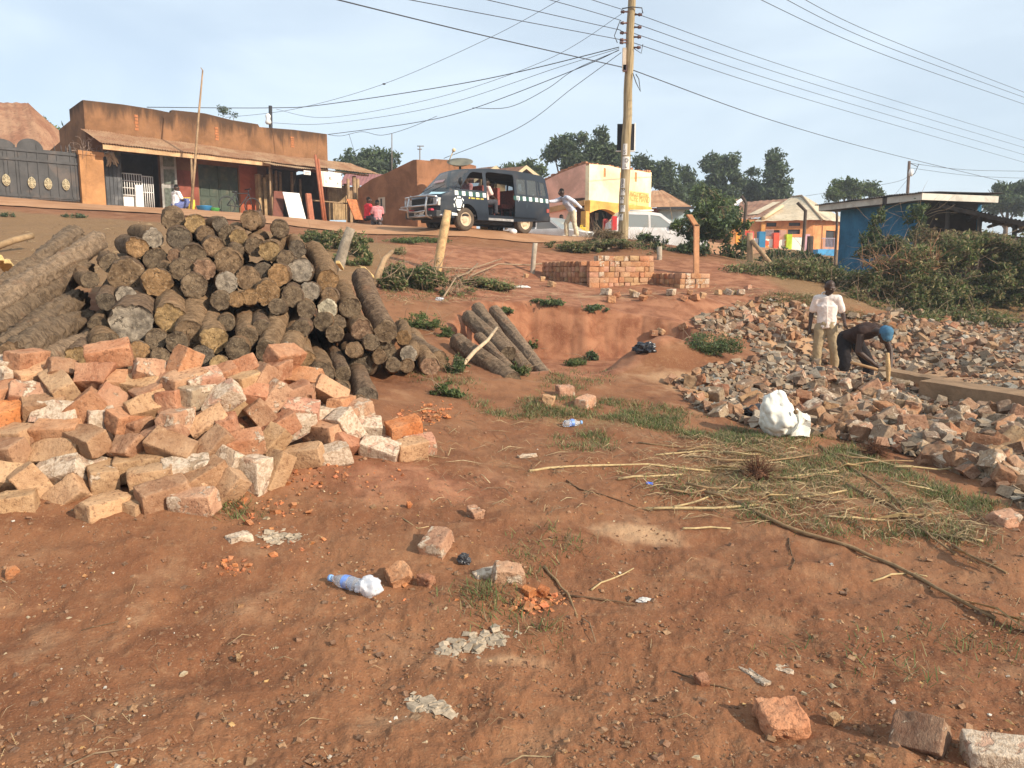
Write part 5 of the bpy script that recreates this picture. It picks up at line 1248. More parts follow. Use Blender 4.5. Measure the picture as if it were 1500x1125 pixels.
    m = MB(); fr.pbox(m, 445, 250, 455, 256, -2.55, -2.53); s = m.build('small_sign', WHITEM); tag(s, 'small white sign with dark writing under the workshop awning', 'sign')
    under_to(s, text('OPEN', .09, facing(fr, fr.u(446, -2.56, 253), -2.56, fr.h(446, 253.5, -2.56)), ink)) if False else None
    for k, yy in enumerate((252.2, 254.2)):
        m = MB(); fr.pbox(m, 446.5, yy, 453.5, yy + .7, -2.556, -2.551); under_to(s, m.build('lettering', ink))
    # hanging hides / cloth by the dark steel leaf
    m = MB(); c = fr.pt(fr.u(160, -.45, 228), -.45, fr.h(160, 224, -.45)); g = np.random.default_rng(2)
    for k in range(7): twigs(m, c + Vector((g.normal(0, .08), 0, 0)), (g.normal(0, .5), -.1, -1), .5, .09, g, 5, .7)
    tag(m.build('hanging_cloth', plain('cream_cloth', (.52, .44, .33), .3, 6, .9, .1)), 'cream rags hanging from the dark steel door leaf', 'cloth')
    # jerrycans, basins, bicycle
    jx = (267, 270.5, 274, 277.5, 281)
    def jerry(px, v, lab):
        u = fr.u(px, v, 303); b = MB(); h = fr.h(px, 306.5, v); fr.box(b, u, u + .23, v, v + .3, h, h + .36); b.bevel(.03, 2); fr.box(b, u + .05, u + .17, v + .12, v + .17, h + .40, h + .44); fr.box(b, u + .05, u + .08, v + .12, v + .17, h + .35, h + .41); fr.box(b, u + .14, u + .17, v + .12, v + .17, h + .35, h + .41)
        o = b.build('jerrycan', YEL); tag(o, lab, 'jerrycan', 'yellow jerrycans at the shop')
        c = MB(); M = Matrix.Translation(fr.pt(u + .04, v + .06, h + .35)); c.lathe([(.035, 0), (.035, .05)], 8, M=M); c.build('cap', plain('cap_blue', (.06, .1, .3), .1), o)
        return o
    for k, x in enumerate(jx[:4]): jerry(x, -1.8, f'yellow jerrycan, {ordn(k)} in the row before the maroon shop wall')
    def basin(px, py, r, c, lab, nm):
        p = hit(px, py + 1); m = MB(); m.lathe([(r * .7, 0), (r * .95, .17), (r, .18), (r * .93, .17), (r * .66, .02)], 16, M=Matrix.Translation(fr.pt(fr.u(px, -1.9, py), -1.9, fr.h(px, py + 3, -1.9)))); tag(m.build('basin', plain(nm, c, .1, 3, .4, .4, bump=0)), lab, 'basin')
    basin(299, 306, .30, (.05, .32, .72), 'bright blue plastic basin before the green shop door', 'blue_plastic'); basin(313, 309, .24, (.1, .45, .12), 'small green plastic basin beside the blue basin', 'green_plastic')
    bk = Bld('bicycle', 'dark bicycle parked before the green shop door', 'bicycle', fr.pt(fr.u(340, -1.6, 308), -1.6, .0)); uu = fr.u(333, -1.6, 305); hb = fr.h(340, 314, -1.6)
    for q in (0, 1.05):
        m = MB(); pts = [fr.pt(uu + q + .33 * math.cos(a * math.pi / 8), -1.6, hb + .34 + .33 * math.sin(a * math.pi / 8)) for a in range(17)]; m.tube(pts, .025, 5, caps=False); w = bk.add(m, 'wheel', DARKM)
    m = MB(); X = lambda a, b: fr.pt(uu + a, -1.6, hb + b)
    for a, b in (((0, .34), (.35, .8)), ((.35, .8), (.9, .85)), ((.9, .85), (1.05, .34)), ((.35, .8), (.5, .3)), ((.5, .3), (.9, .8)), ((0, .34), (.5, .3))): m.tube([X(*a), X(*b)], .022, 5)
    bk.add(m, 'frame', DARKM); m = MB(); m.tube([X(.9, .85), X(.88, 1.0)], .02, 5); m.tube([X(.88, 1.0) - fr.V * .25, X(.88, 1.0) + fr.V * .25], .02, 5); bk.add(m, 'handlebar', DARKM); m = MB(); m.ball(X(.33, .86), .09, 1, (1.4, .8, .5)); bk.add(m, 'saddle', DARKM)
    # tall crooked stick standing before the shop and the stub pole behind the parapet
    m = MB(); m.tube([fr.pt(fr.u(279, -2.6, 300), -2.6, fr.h(279, 309, -2.6)), fr.pt(fr.u(284, -2.6, 240), -2.6, fr.h(284, 240, -2.6)) + Vector((.04, 0, 0)), fr.pt(fr.u(290, -2.6, 180), -2.6, fr.h(290, 180, -2.6)), fr.pt(fr.u(297, -2.6, 103), -2.6, fr.h(297, 103, -2.6)), fr.pt(fr.u(294, -2.6, 98), -2.6, fr.h(294, 99, -2.6))], [.05, .045, .04, .025, .015], 6)
    tag(m.build('tall_stick', WOOD), 'tall thin crooked stick standing before the shop, higher than its roof', 'stick')
    q = P(394, 190, 40); m = MB(); m.tube([q - Vector((0, 0, 4)), P(396, 155, 40)], [.1, .09], 6)
    s = m.build('stub_pole', DARKM); tag(s, 'dark pole stub with white insulator showing above the shop parapet', 'pole'); m = MB(); m.lathe([(.1, 0), (.16, .1), (.1, .25), (.14, .4), (.06, .5)], 8, M=Matrix.Translation(P(393, 182, 39.8))); m.build('insulator', WHITEM, s)
    return fr
def under_to(s, o): o.parent = s; return o
FR1 = build_shop()

def build_gate():
    O = P(-60, 286, 25.5); E = P(119, 297, 28); fr = Fr((O.x, O.y, O.z - .03), E - O); L = (E - O).xy.length
    B = Bld('metal_gate', 'dark steel double gate with arched tops and gold ornaments', 'gate', fr.O)
    g = plain('dark_grey_gate', (.06, .058, .058), .3, 3, .6, .3, bump=.1, dirt=(.18, .13, .1))
    m = MB(); fr.box(m, 0, L, .0, .05, .05, fr.h(90, 222)); hT = fr.h(90, 222)
    B.add(m, 'gate_panel', g)
    for cx in (2, 44):
        uc = fr.u(cx, 0, 215); r = (fr.u(63) - fr.u(25)) / 2; m = MB(); hh = fr.h(cx, 203) - hT
        m.prism([fr.pt(uc + r * math.cos(a * math.pi / 12), 0.0, hT + hh * math.sin(a * math.pi / 12)) for a in range(13)], fr.V * .05); B.add(m, 'arch', g)
    m = MB()
    for x in (-30, -5, 7, 13, 24, 29, 42, 56, 72, 85, 104, 111):
        w = 1.6 if x in (24, 56, 104) else .7; fr.pbox(m, x, 222 if w < 1 else 212, x + w, 295, -.03, .0)
    fr.box(m, 0, L, -.04, 0.0, hT - .12, hT - .04); fr.box(m, 0, L, -.04, 0.0, hT - .42, hT - .34); fr.box(m, 0, L, -.03, 0.0, .1, .18)
    B.add(m, 'gate_rib', g)
    au = plain('worn_gold', (.50, .42, .27), .3, 14, .5, .4)
    for x, y in ((8.5, 264), (46, 268), (70, 269.5), (96, 271)):
        m = MB(); u, h = fr.uh(x, y); 
        for j in range(3):
            for k in range(8): m.tube([fr.pt(u + (.105 - .035 * j) * math.cos(a), -.05 - .01 * j, h + (.17 - .055 * j) * math.sin(a)) for a in (k * .785, k * .785 + .4, k * .785 + .8)], .018, 4)
        m.tube([fr.pt(u, -.06, h - .2), fr.pt(u, -.06, h + .2)], .02, 4); B.add(m, 'ornament', au)
    m = MB()
    for x in (80, 90, 97, 104): u = fr.u(x, 0, 220); m.tube([fr.pt(u, .02, hT), fr.pt(u, .02, hT + .22)], [.03, .005], 4)
    B.add(m, 'spike', g)
    q = P(136, 300, 28.2); f2 = Fr((fr.pt(L, 0, 0)), E - O); m = MB(); a, b = f2.u(118.5), f2.u(153); 
    f2.box(m, a, b, -.2, .45, -.3, f2.h(135, 228, -.2)); f2.box(m, a - .03, b + .03, -.23, .48, f2.h(135, 228, -.2), f2.h(135, 222, -.2))
    o = m.build('gate_pillar', plaster('orange_pillar_plaster', (.44, .225, .10), amt=.6)); tag(o, 'square orange-plastered gate pillar beside the shop', 'pillar')
    m = MB(); g_ = np.random.default_rng(8); c = f2.pt((a + b) / 2, .1, f2.h(135, 222, -.2))
    for k in range(40): twigs(m, c + Vector((g_.normal(0, .25), g_.normal(0, .2), 0)), (g_.normal(0, 1), g_.normal(0, .5), .8), .8, .012, g_, 6, 2.2)
    tag(m.build('wire_coil', plain('rusty_wire', (.25, .18, .14), .3, 9, .8, .2)), 'tangle of rusty wire lying on the gate pillar', 'wire')
    # house with the rusty roof behind the gate
    O = P(-120, 290, 34); f = Fr((O.x, O.y, O.z - .2), (1, .12, 0)); B = Bld('rusty_roof_house', 'house with steep rusty iron roof behind the dark gate', 'house', f.O)
    u1, he = f.uh(62, 222, 0); u2, ht = f.uh(40, 151, 3.2)
    m = MB(); f.box(m, -2, u1 - .3, .2, 6, -.5, he - .02); B.add(m, 'wall', plaster('cream_plaster', (.5, .42, .3)))
    m = MB(); f.sheet(m, (f.pt(-3, -.1, he), f.pt(u1 + .15, -.1, he), f.pt(u2, 3.2, ht), f.pt(-3, 3.2, ht)), .5, .02); m.quad(f.pt(u1 + .15, -.1, he), f.pt(u1 + .3, 6.4, he), f.pt(u2, 3.2, ht), f.pt(u2, 3.2, ht)) if False else None
    f.sheet(m, (f.pt(u1 + .15, -.1, he), f.pt(u1 + .15, 6.4, he), f.pt(u2, 3.25, ht), f.pt(u2, 3.2, ht)), .16, .02); B.add(m, 'roof', rust('orange_rust_roof', (.25, .115, .065), (.38, .22, .13), .9))
build_gate()

def build_mid_houses():
    # brown flat-roofed house: shaded long side, sunlit end
    O = P(612, 334, 32); E = P(698, 340, 35); fr = Fr((O.x, O.y, O.z - .1), E - O); L = (E - O).xy.length
    B = Bld('brown_house', 'brown mud-plastered house with sloping parapet beside the van', 'house', fr.O)
    W = plaster('brown_mud_plaster', (.28, .135, .072), (.10, .055, .035), amt=.45, top=fr.O.z + 3.1)
    m = MB(); fr.wall(m, [(0, -.5), (L, -.5), (L, fr.h(698, 243)), (fr.u(668), fr.h(668, 235)), (fr.u(637), fr.h(637, 233)), (fr.u(635), fr.h(635, 236)), (0, fr.h(612, 234))], (), 0, .2); B.add(m, 'end_wall', W)
    sd = Fr(fr.O, fr.V, False); sd.V = fr.U
    Ls = sd.u(524, 0, 280); pr = [sd.uh(x, y) for x, y in ((606,234),(585,244),(565,254),(545,262),(524,276))]
    win = rect(*(sorted((sd.u(556, 0, 297), sd.u(563, 0, 297))) + [sd.h(560, 311), sd.h(560, 291)]))
    m = MB(); sd.wall(m, [(.2, -.5), (Ls, -.5)] + list(reversed(pr)) + [(.2, fr.h(612, 234))], [win], 0, .2); B.add(m, 'side_wall', W)
    m = MB(); sd.box(m, win[0][0] - .05, win[1][0] + .05, -.03, .05, win[0][1] - .05, win[2][1] + .05); w = B.add(m, 'window', plain('cream_shutter', (.55, .44, .33), .15, 5)); m = MB(); um = (win[0][0] + win[1][0]) / 2; sd.box(m, um - .04, um + .04, -.05, -.03, win[0][1], win[2][1]); B.sub(w, m, 'sash', DARKM)
    m = MB(); m.quad(fr.pt(.1, .1, 2.3), fr.pt(L, .1, 2.3), fr.pt(L, Ls, 1.6), fr.pt(.1, Ls, 1.6)); fr.box(m, L - .2, L, .2, Ls, -.5, 2.2); B.add(m, 'roof', RUST2)
    # dish on its roof, two thin masts
    c = P(674, 243, 31); bs = Bld('satellite_dish', 'round dark satellite dish standing on the brown house', 'satellite dish', c)
    Md = Matrix.Translation(c) @ Vector((.0, -.40, .92)).to_track_quat('Z', 'Y').to_matrix().to_4x4()
    m = MB(); m.lathe([(.02, 0), (.15, .015), (.32, .06), (.5, .15), (.5, .165), (.3, .08), (.02, .02)], 20, M=Md); bs.add(m, 'bowl', plain('dish_grey', (.17, .16, .12), .2, 4, .6, .3))
    m = MB(); m.tube([Md @ Vector((-.45, 0, .13)), Md @ Vector((-.25, 0, .55))], .02, 5); m.ball(Md @ Vector((-.22, 0, .6)), .08, 1); bs.add(m, 'feed_arm', plain('feed_cream', (.6, .48, .3), .1)); m = MB(); m.tube([c - Vector((0, 0, .9)), c], .05, 6); bs.add(m, 'mast', DARKM)
    for px, y0, y1, Y, lab in ((574, 196, 262, 40, 'tall bare aerial pole rising behind the brown house'), (615, 214, 235, 36, 'short aerial with small crossbar on the brown house')):
        m = MB(); a, b = P(px, y0, Y), P(px, y1 + 20, Y); m.tube([b, a], .025, 5)
        if Y == 36: m.tube([a - Vector((.12, 0, 0)), a + Vector((.18, 0, 0))], .02, 4); m.tube([a - Vector((.1, .1, .15)), a + Vector((.1, -.1, -.15))], .02, 4)
        tag(m.build('aerial', plain('grey_pole', (.2, .17, .15), .2)), lab, 'aerial')
    # maroon roof behind, houses with bargeboards further off
    def gable(name, lab, x0, x1, yb, ye, xr, yr, Y, dep, wall, roof, barge, ridge_left=None):
        O = P(x0, yb, Y); f = Fr(O, (1, .0, 0)); u1 = f.u(x1, 0, ye); he = f.h((x0 + x1) / 2, ye); ur, hr = f.uh(xr, yr)
        B = Bld(name, lab, 'house', O); m = MB(); f.wall(m, [(0, -3), (u1, -3), (u1, he), (ur, hr), (0, he)], (), 0, .2); B.add(m, 'gable_wall', wall)
        m = MB()
        d = Vector((-dep, dep * .75, 0)) if ridge_left else Vector((0, dep, 0))
        th = Vector((0, 0, .06)); a0 = f.pt(-.45, -.3, he - .2); ap = f.pt(ur, -.3, hr + .08); b0 = f.pt(u1 + .45, -.3, he - .2)
        f.sheet(m, (a0, a0 + d, ap + d, ap), .2, .015); f.sheet(m, (b0, b0 + d, ap + d, ap), .2, .015); B.add(m, 'roof', roof)
        m = MB(); v = -fr.V * .02
        for a, b in ((a0, ap), (ap, b0)): m.hexa([a + Vector((0, -.06, -.18)), b + Vector((0, -.06, -.18)), b + Vector((0, -.02, -.18)), a + Vector((0, -.02, -.18)), a + Vector((0, -.06, .05)), b + Vector((0, -.06, .05)), b + Vector((0, -.02, .05)), a + Vector((0, -.02, .05))])
        B.add(m, 'bargeboard', barge); m = MB(); f.box(m, ur - .35, ur + .35, -.04, -.01, he + .05, he + .5); B.add(m, 'vent', DARKM)
        m = MB(); f.box(m, 0, .2, .2, 5, -3, he - .1); f.box(m, u1 - .2, u1, .2, 5, -3, he - .1); B.add(m, 'side_wall', wall)
    cream = plain('cream_bargeboard', (.78, .62, .38), .1, 4, .7, .2); och = plaster('ochre_gable', (.5, .36, .2))
    gable('gabled_house', 'brown-roofed house whose cream-edged gable shows above the van rear', 752, 790, 285, 263, 771, 246, 50, 7, och, RUST2, cream, True)
    gable('gabled_house', 'brown-roofed house with cream gable edge showing above the van middle', 712, 734, 290, 255, 727, 246, 58, 6, och, RUST2, cream, True)
    O = P(505, 300, 46); f = Fr((O.x, O.y, O.z - 1), (1, .05, 0)); B = Bld('maroon_roof_house', 'low house with faded maroon roof between shop and brown house', 'house', f.O)
    m = MB(); f.box(m, 0, f.u(575), .3, 4, -1, f.h(540, 273)); B.add(m, 'wall', plaster('tan_plaster', (.42, .27, .15)))
    m = MB(); f.sheet(m, (f.pt(-.3, 0, f.h(540, 272)), f.pt(f.u(580), 0, f.h(540, 272)), f.pt(f.u(580), 2.5, f.h(540, 255, 2.5)), f.pt(-.3, 2.5, f.h(540, 255, 2.5))), .2, .015); B.add(m, 'roof', plain('maroon_roof', (.28, .12, .11), .2, 3, .7, .2))
build_mid_houses()

def build_yellow():
    O = P(862, 346, 34); E = P(952, 351, 37.6); fr = Fr((O.x, O.y, O.z - .05), E - O); L = (E - O).xy.length
    B = Bld('pink_yellow_shop', 'pink and yellow shop building with pillared veranda behind the utility pole', 'shop building', fr.O)
    Y_ = plaster('yellow_wall_paint', (.86, .73, .47), (.6, .42, .22), amt=.16, scale=.7); PK = plaster('pink_wall_paint', (.80, .46, .34), (.45, .25, .17), amt=.25, scale=.7); OR = plaster('orange_beam_paint', (.70, .40, .11), amt=.3)
    ht0, ht1 = fr.h(862, 240), fr.h(952, 252); hb = fr.h(905, 298); hl = fr.h(880, 306)
    g = [(fr.u(x), fr.h(x, y)) for x, y in ((950,253),(935,250),(920,248),(905,246),(890,242),(876,241))]
    slots = [rect(fr.u(x0), fr.u(x1), fr.h(x0, y1), fr.h(x0, y0)) for x0, x1, y0, y1 in ((883.5,886.5,246,259),(929,932,252,266),(907.5,912,252,261))]
    m = MB(); fr.wall(m, [(0, hb), (L, hb), (L, ht1)] + g + [(0, ht0)], slots, 0, .2); B.add(m, 'front_wall', Y_)
    m = MB()
    for s in slots: fr.box(m, s[0][0], s[1][0], .04, .16, s[0][1], s[2][1])
    B.add(m, 'brick_vent', plain('vent_brick', (.55, .24, .09), .3, 9))
    um = fr.u(905)
    for a, b in ((0, um), (um, L)):     # arched beam in two bays
        n = 10; m = MB(); pts = [fr.pt(a, -.06, hb), fr.pt(b, -.06, hb)] + [fr.pt(b + (a - b) * k / n, -.06, hl - .22 + .22 * math.sin(math.pi * k / n)) for k in range(n + 1)]
        m.prism(pts, fr.V * .3); B.add(m, 'veranda_beam', OR)
    for px, w, mt in ((857.5, 2.6, OR), (903, 2.6, plain('red_white_pillar', (.62, .30, .25), .25, 3)), (947, 2.6, OR)):
        m = MB(); u = fr.u(px + w); fr.box(m, u - .13, u + .13, -.03, .23, -.5, hl - .16); B.add(m, 'pillar', mt)
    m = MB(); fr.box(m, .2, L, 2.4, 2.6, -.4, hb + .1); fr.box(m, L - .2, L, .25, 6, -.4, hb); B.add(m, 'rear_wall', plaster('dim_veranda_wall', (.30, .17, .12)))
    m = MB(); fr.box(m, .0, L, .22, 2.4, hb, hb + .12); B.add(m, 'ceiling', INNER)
    m = MB(); fr.box(m, 0, L, -.2, 2.4, -.5, -.02); B.add(m, 'veranda_floor', plain('floor_cement', (.3, .24, .19), .2, 3))
    gr = plain('dark_green_door', (.05, .09, .07), .3, 5)
    m = MB(); a = fr.u(873, 2.3); fr.box(m, a, a + .9, 2.33, 2.39, -.3, 1.9); B.add(m, 'door', gr)
    m = MB(); a = fr.u(888, 2.3); fr.box(m, a, a + 1.0, 2.33, 2.39, .5, 1.7); w = B.add(m, 'window', DARKM); m = MB()
    for k in range(6): m.tube([fr.pt(a + .05 + k * .18, 2.3, .5), fr.pt(a + .05 + k * .18, 2.3, 1.7)], .015, 4)
    for z in (.8, 1.1, 1.4): m.tube([fr.pt(a, 2.3, z), fr.pt(a + 1, 2.3, z)], .015, 4)
    B.sub(w, m, 'bars', plain('bar_grey', (.4, .38, .35), .2))
    m = MB(); a = fr.u(873, 2.25); fr.box(m, a, a + .25, 2.28, 2.31, 1.0, 1.35); B.add(m, 'poster', WHITEM)
    sd = Fr(fr.O, fr.V, False); sd.V = fr.U
    Ls = sd.u(786, 0, 290); hb2 = sd.h(840, 306); pr = [sd.uh(x, y) for x, y in ((858,240),(845,244),(830,250),(815,256),(800,264),(786,270))]
    ud = sd.u(838, 0, 330)
    m = MB(); sd.wall(m, [(.2, hb), (Ls, hb - .25), (Ls, pr[-1][1])] + list(reversed(pr[:-1])) + [(.2, ht0)], (), 0, .2); B.add(m, 'side_wall', PK)
    m = MB(); sd.wall(m, [(ud, -.5), (Ls, -.5), (Ls, hb - .30), (ud, hb - .12)], (), .02, .2); B.add(m, 'side_wall', PK)
    m = MB(); m.hexa([sd.pt(.2, -.05, hb - .2), sd.pt(Ls, -.05, hb - .5), sd.pt(Ls, .02, hb - .5), sd.pt(.2, .02, hb - .2), sd.pt(.2, -.05, hb + .02), sd.pt(Ls, -.05, hb - .26), sd.pt(Ls, .02, hb - .26), sd.pt(.2, .02, hb + .02)]); B.add(m, 'wall_band', plaster('band_ochre', (.55, .33, .15)))
    m = MB(); fr.sheet(m, (fr.pt(.1, Ls, pr[-1][1] - .1), fr.pt(L, Ls, pr[-1][1] - .1), fr.pt(L, .1, ht1 - .2), fr.pt(.1, .1, ht0 - .15)), .2, .01); B.add(m, 'roof', RUST2)
    m = MB(); r = random.Random(3)       # uneven broken brick edge along the wall heads
    for k in range(26):
        t = k / 26 * L; h = ht0 + (ht1 - ht0) * t / L; fr.box(m, t, t + L / 26 * r.uniform(.6, .95), .02, .18, h - .05, h + r.uniform(.0, .10))
    for k in range(34):
        t = .2 + k / 34 * (Ls - .2); h = np.interp(t, [q[0] for q in pr], [q[1] for q in pr]); sd.box(m, t, t + .16, .02, .18, h - .08, h + r.uniform(.0, .12))
    B.add(m, 'wall_head', plain('broken_brick_edge', (.42, .20, .11), .4, 6, .9, .1))
    # painted notice
    pnl = MB(); fr.pbox(pnl, 921, 281, 950.5, 302, -.03, -.002); p = B.add(pnl, 'painted_notice', plain('notice_yellow', (.80, .62, .24), .12, 2))
    ink = plain('faded_brown_ink', (.50, .35, .12), .25, 4)
    for body, px, py, sz in (('ANGUOPEZIUM', 922, 287, .30), ('RUBE MAND', 922, 294, .42), ('------  7', 922, 300.5, .30)):
        o = text(body, sz, facing(fr, fr.u(px, -.04, py), -.04, fr.h(px, py, -.04)) @ Matrix.Scale(.72, 4, (1, 0, 0)), ink); o.parent = p
    # pale blue house with rusty hip roof
    O = P(952, 346, 38.5); f = Fr((O.x, O.y, O.z - .1), (1, -.08, 0)); B = Bld('blue_hip_house', 'pale blue house with rusty hip roof past the yellow shop', 'house', f.O)
    he = f.h(985, 304); u0, u1 = f.u(950), f.u(1014)
    m = MB(); f.wall(m, [(f.u(963), -.5), (f.u(1008), -.5), (f.u(1008), he), (f.u(963), he)], (), 0, .2); f.box(m, f.u(1008) - .2, f.u(1008), .2, 4.5, -.5, he); B.add(m, 'wall', plaster('pale_blue_paint', (.42, .55, .58), amt=.25))
    m = MB(); k = 0
    for i in range(14):
        for j in range(3): f.box(m, f.u(951) + j * .17 + (.08 if i % 2 else 0), f.u(951) + j * .17 + .15 + (.08 if i % 2 else 0), .0, .2, -.3 + i * (he + .3) / 14, -.3 + (i + .88) * (he + .3) / 14)
    B.add(m, 'brick_corner', plain('red_house_brick', (.30, .10, .06), .35, 9))
    m = MB(); a, b = f.u(953), f.u(962); ha = f.h(956, 279, 2.2); ua = f.u(956, 2.2, 280)
    f.sheet(m, (f.pt(u0 - .8, -.4, he), f.pt(u1, -.4, he - .05), f.pt(ua + .5, 2.2, ha), f.pt(ua, 2.2, ha)), .5, .012)
    f.sheet(m, (f.pt(u1, -.4, he - .05), f.pt(u1, 4.8, he - .05), f.pt(ua + .5, 2.3, ha), f.pt(ua + .5, 2.2, ha)), .16, .015); B.add(m, 'roof', rust('orange_hip_roof', (.34, .17, .09), (.48, .28, .16)))
    m = MB(); f.box(m, f.u(961), u1, -.42, -.38, he - .12, he + .0); B.add(m, 'fascia', DARKM)
build_yellow()

def build_school():
    O = P(1190, 352, 50); fr = Fr((O.x, O.y, O.z - 1.2), (-1, .06, 0)); fr.V = Vector((.06, 1, 0)).normalized()
    B = Bld('orange_school_house', 'orange school building with pale hip roof behind the painted wall', 'school building', fr.O)
    ORW = plaster('orange_wall_paint', (.62, .28, .12), (.35, .16, .08), amt=.3); pale = rust('pale_iron_sheet', (.50, .40, .27), (.60, .50, .36), .6)
    he = fr.h(1150, 320); Lf = fr.u(1068, 0, 330)
    holes = [rect(*(sorted((fr.u(a), fr.u(b))) + [fr.h(a, d), fr.h(a, c)])) for a, b, c, d in ((1124,1139,326,332),(1157,1174,326,331),(1156,1174,336,343),(1122,1145,337,346),(1085,1101,338,346))]
    m = MB(); fr.wall(m, [(0, -.5), (Lf, -.5), (Lf, he), (0, he)], holes, 0, .2); B.add(m, 'front_wall', ORW)
    for h in holes: m = MB(); fr.box(m, h[0][0], h[1][0], .1, .16, h[0][1], h[2][1]); B.add(m, 'window', DARKM)
    sd = Fr(fr.O, (1, .85, 0), False); sd.V = Vector((-sd.U.y, sd.U.x, 0))
    Ls = sd.u(1240, 0, 330); dw = rect(*(sorted((sd.u(1212), sd.u(1226))) + [sd.h(1220, 362), sd.h(1220, 338)]))
    m = MB(); sd.wall(m, [(.02, -.5), (Ls, -.5), (Ls, he), (.02, he)], [dw], 0, .2); B.add(m, 'side_wall', ORW); m = MB(); sd.box(m, dw[0][0], dw[1][0], .1, .15, dw[0][1], dw[2][1]); B.add(m, 'door', DARKM)
    ap = P(1174, 287, 54); ap2 = P(1158, 289, 55); e0 = fr.pt(-.35, -.5, he - .12); e1 = fr.pt(fr.u(1103, 0, 320), -.5, he - .2); e2 = sd.pt(Ls, -.3, he - .12)
    m = MB(); fr.sheet(m, (e0, e1, ap2, ap), .9, .012); fr.sheet(m, (e0, e2, ap + Vector((.5, .6, 0)), ap), .9, .012); B.add(m, 'hip_roof', pale)
    m = MB(); m.tube([e0, ap], .09, 5); m.tube([ap, ap2], .09, 5); B.add(m, 'ridge_cap', plain('ridge_brown', (.28, .2, .13), .2))
    r0, r1 = P(1085, 296, 55), P(1158, 291, 56); a0, a1 = P(1068, 322, 50.5), P(1117, 318, 50)
    m = MB(); fr.sheet(m, (a0, a1, r1, r0), .25, .015); B.add(m, 'roof', RUST2)
    m = MB(); q = lambda t, s: (a0.lerp(a1, t)).lerp(r0.lerp(r1, t), s) + Vector((0, -.05, .05)); m.quad(q(.45, .15), q(.75, .15), q(.9, .8), q(.72, .8)); B.add(m, 'roof_patch', pale)
    m = MB(); m.tube([P(1118, 320, 49.9), P(1146, 302, 52)], .14, 4); B.add(m, 'bargeboard', plain('pale_barge', (.68, .52, .32), .1))
    m = MB(); x0, x1 = fr.u(1115), fr.u(1121); fr.box(m, min(x0, x1), max(x0, x1), -.3, -.02, -.5, he - .1); B.add(m, 'pillar', plaster('bright_orange', (.72, .36, .12)))
    # brown gable to the left of it
    f = Fr(P(1030, 345, 52), (1, 0, 0)); B = Bld('brown_roof_house', 'brown-roofed house with white gable edge above the big bush', 'house', f.O)
    m = MB(); f.box(m, 0, f.u(1085), .3, 4, -1, f.h(1060, 312)); B.add(m, 'wall', ORW)
    m = MB(); f.sheet(m, (P(1020, 312, 51.6), P(1068, 310, 51.6), P(1086, 291, 54), P(1034, 295, 54)), .25, .015); B.add(m, 'roof', RUST2)
    m = MB(); m.tube([P(1067, 305, 51.5), P(1087, 292.5, 53.8), P(1091, 299, 53.8)], .13, 4); B.add(m, 'bargeboard', WHITEM)
    # painted wall
    O = P(1080, 368, 43); f = Fr((O.x, O.y, O.z - .1), (1, .03, 0)); B = Bld('painted_wall', 'low school wall painted in panels of many colours', 'wall', f.O)
    segs = ((1078,1088,338,'o'),(1088,1096,338,'r'),(1096,1104,339,'p'),(1104,1112,349,'w'),(1121,1134,350,'m'),(1141,1152,351,'m'),(1160,1179,345,'v'),(1179,1186,343,'l'))
    col = {'o': (.75, .30, .06), 'r': (.68, .10, .06), 'p': (.70, .16, .14), 'w': (.80, .78, .72), 'b': (.05, .22, .40), 'g': (.48, .62, .05), 'l': (.62, .36, .40), 's': (.10, .35, .62)}
    for a, b, t, c in segs:
        m = MB(); f.pbox(m, a, t, b, 372, 0, .15)
        if c in 'mv':
            tt = NT('wall_mural'); v = tt.coord('Object'); n1 = tt.noise(2.4, v, 5, .6, .5); n2 = tt.noise(3.6, tt.addv(v, (3, 5, 1)), 5, .6, .5)
            k = tt.mix(tt.rng(n1, .52, .56), (.8, .76, .66), (.72, .14, .06)) if c == 'm' else tt.mix(tt.rng(n1, .6, .64), (.80, .78, .70), (.3, .42, .55))
            k = tt.mix(tt.rng(n2, .58, .62), k, (.75, .5, .1) if c == 'm' else (.8, .78, .7)); B.add(m, 'wall_panel', tt.fin(k, .8, .2))
            if c == 'v': m = MB(); f.pbox(m, a, 343, b, 347, -.03, .18); B.add(m, 'coping', plain('orange_coping', (.78, .27, .12), .1))
        else: B.add(m, 'wall_panel', plaster('panel_' + {'o': 'orange', 'r': 'red', 'p': 'rose', 'w': 'white', 'l': 'lilac'}[c], col[c], amt=.2))
    for a, b, t, c, nm in ((1112,1121,339,'b','blue'),(1133.5,1141,341,'r','scarlet'),(1152,1160,343,'g','lime')):
        m = MB(); f.pbox(m, a, t, b, 372, -.15, .25); B.add(m, 'pillar', plaster(nm + '_pillar', col[c], amt=.2))
    m = MB()
    for k in range(8): x = 1122 + k * 1.5; f.pbox(m, x, 336, x + .4, 350, .05, .08)
    for k in range(7): x = 1142 + k * 1.5; f.pbox(m, x, 337, x + .4, 351, .05, .08)
    B.add(m, 'railing', plain('pink_rail', (.6, .45, .45), .1))
    f2 = Fr(P(1198, 374, 40), (1, .05, 0)); m = MB(); f2.pbox(m, 1198, 365, 1224, 376, 0, .6); tag(m.build('blue_block', plaster('bright_blue_paint', col['s'], amt=.2)), 'low bright blue painted block beside the blue shed', 'low wall')
    m = MB()
    for k in range(9): x = 1206 + k * 2; f2.pbox(m, x, 349, x + .4, 366, .3, .33)
    f2.pbox(m, 1204, 348.5, 1225, 349.5, .3, .33); tag(m.build('railing', plain('lilac_rail', (.45, .38, .45), .1)), 'thin lilac railing above the bright blue block', 'railing')
build_school()

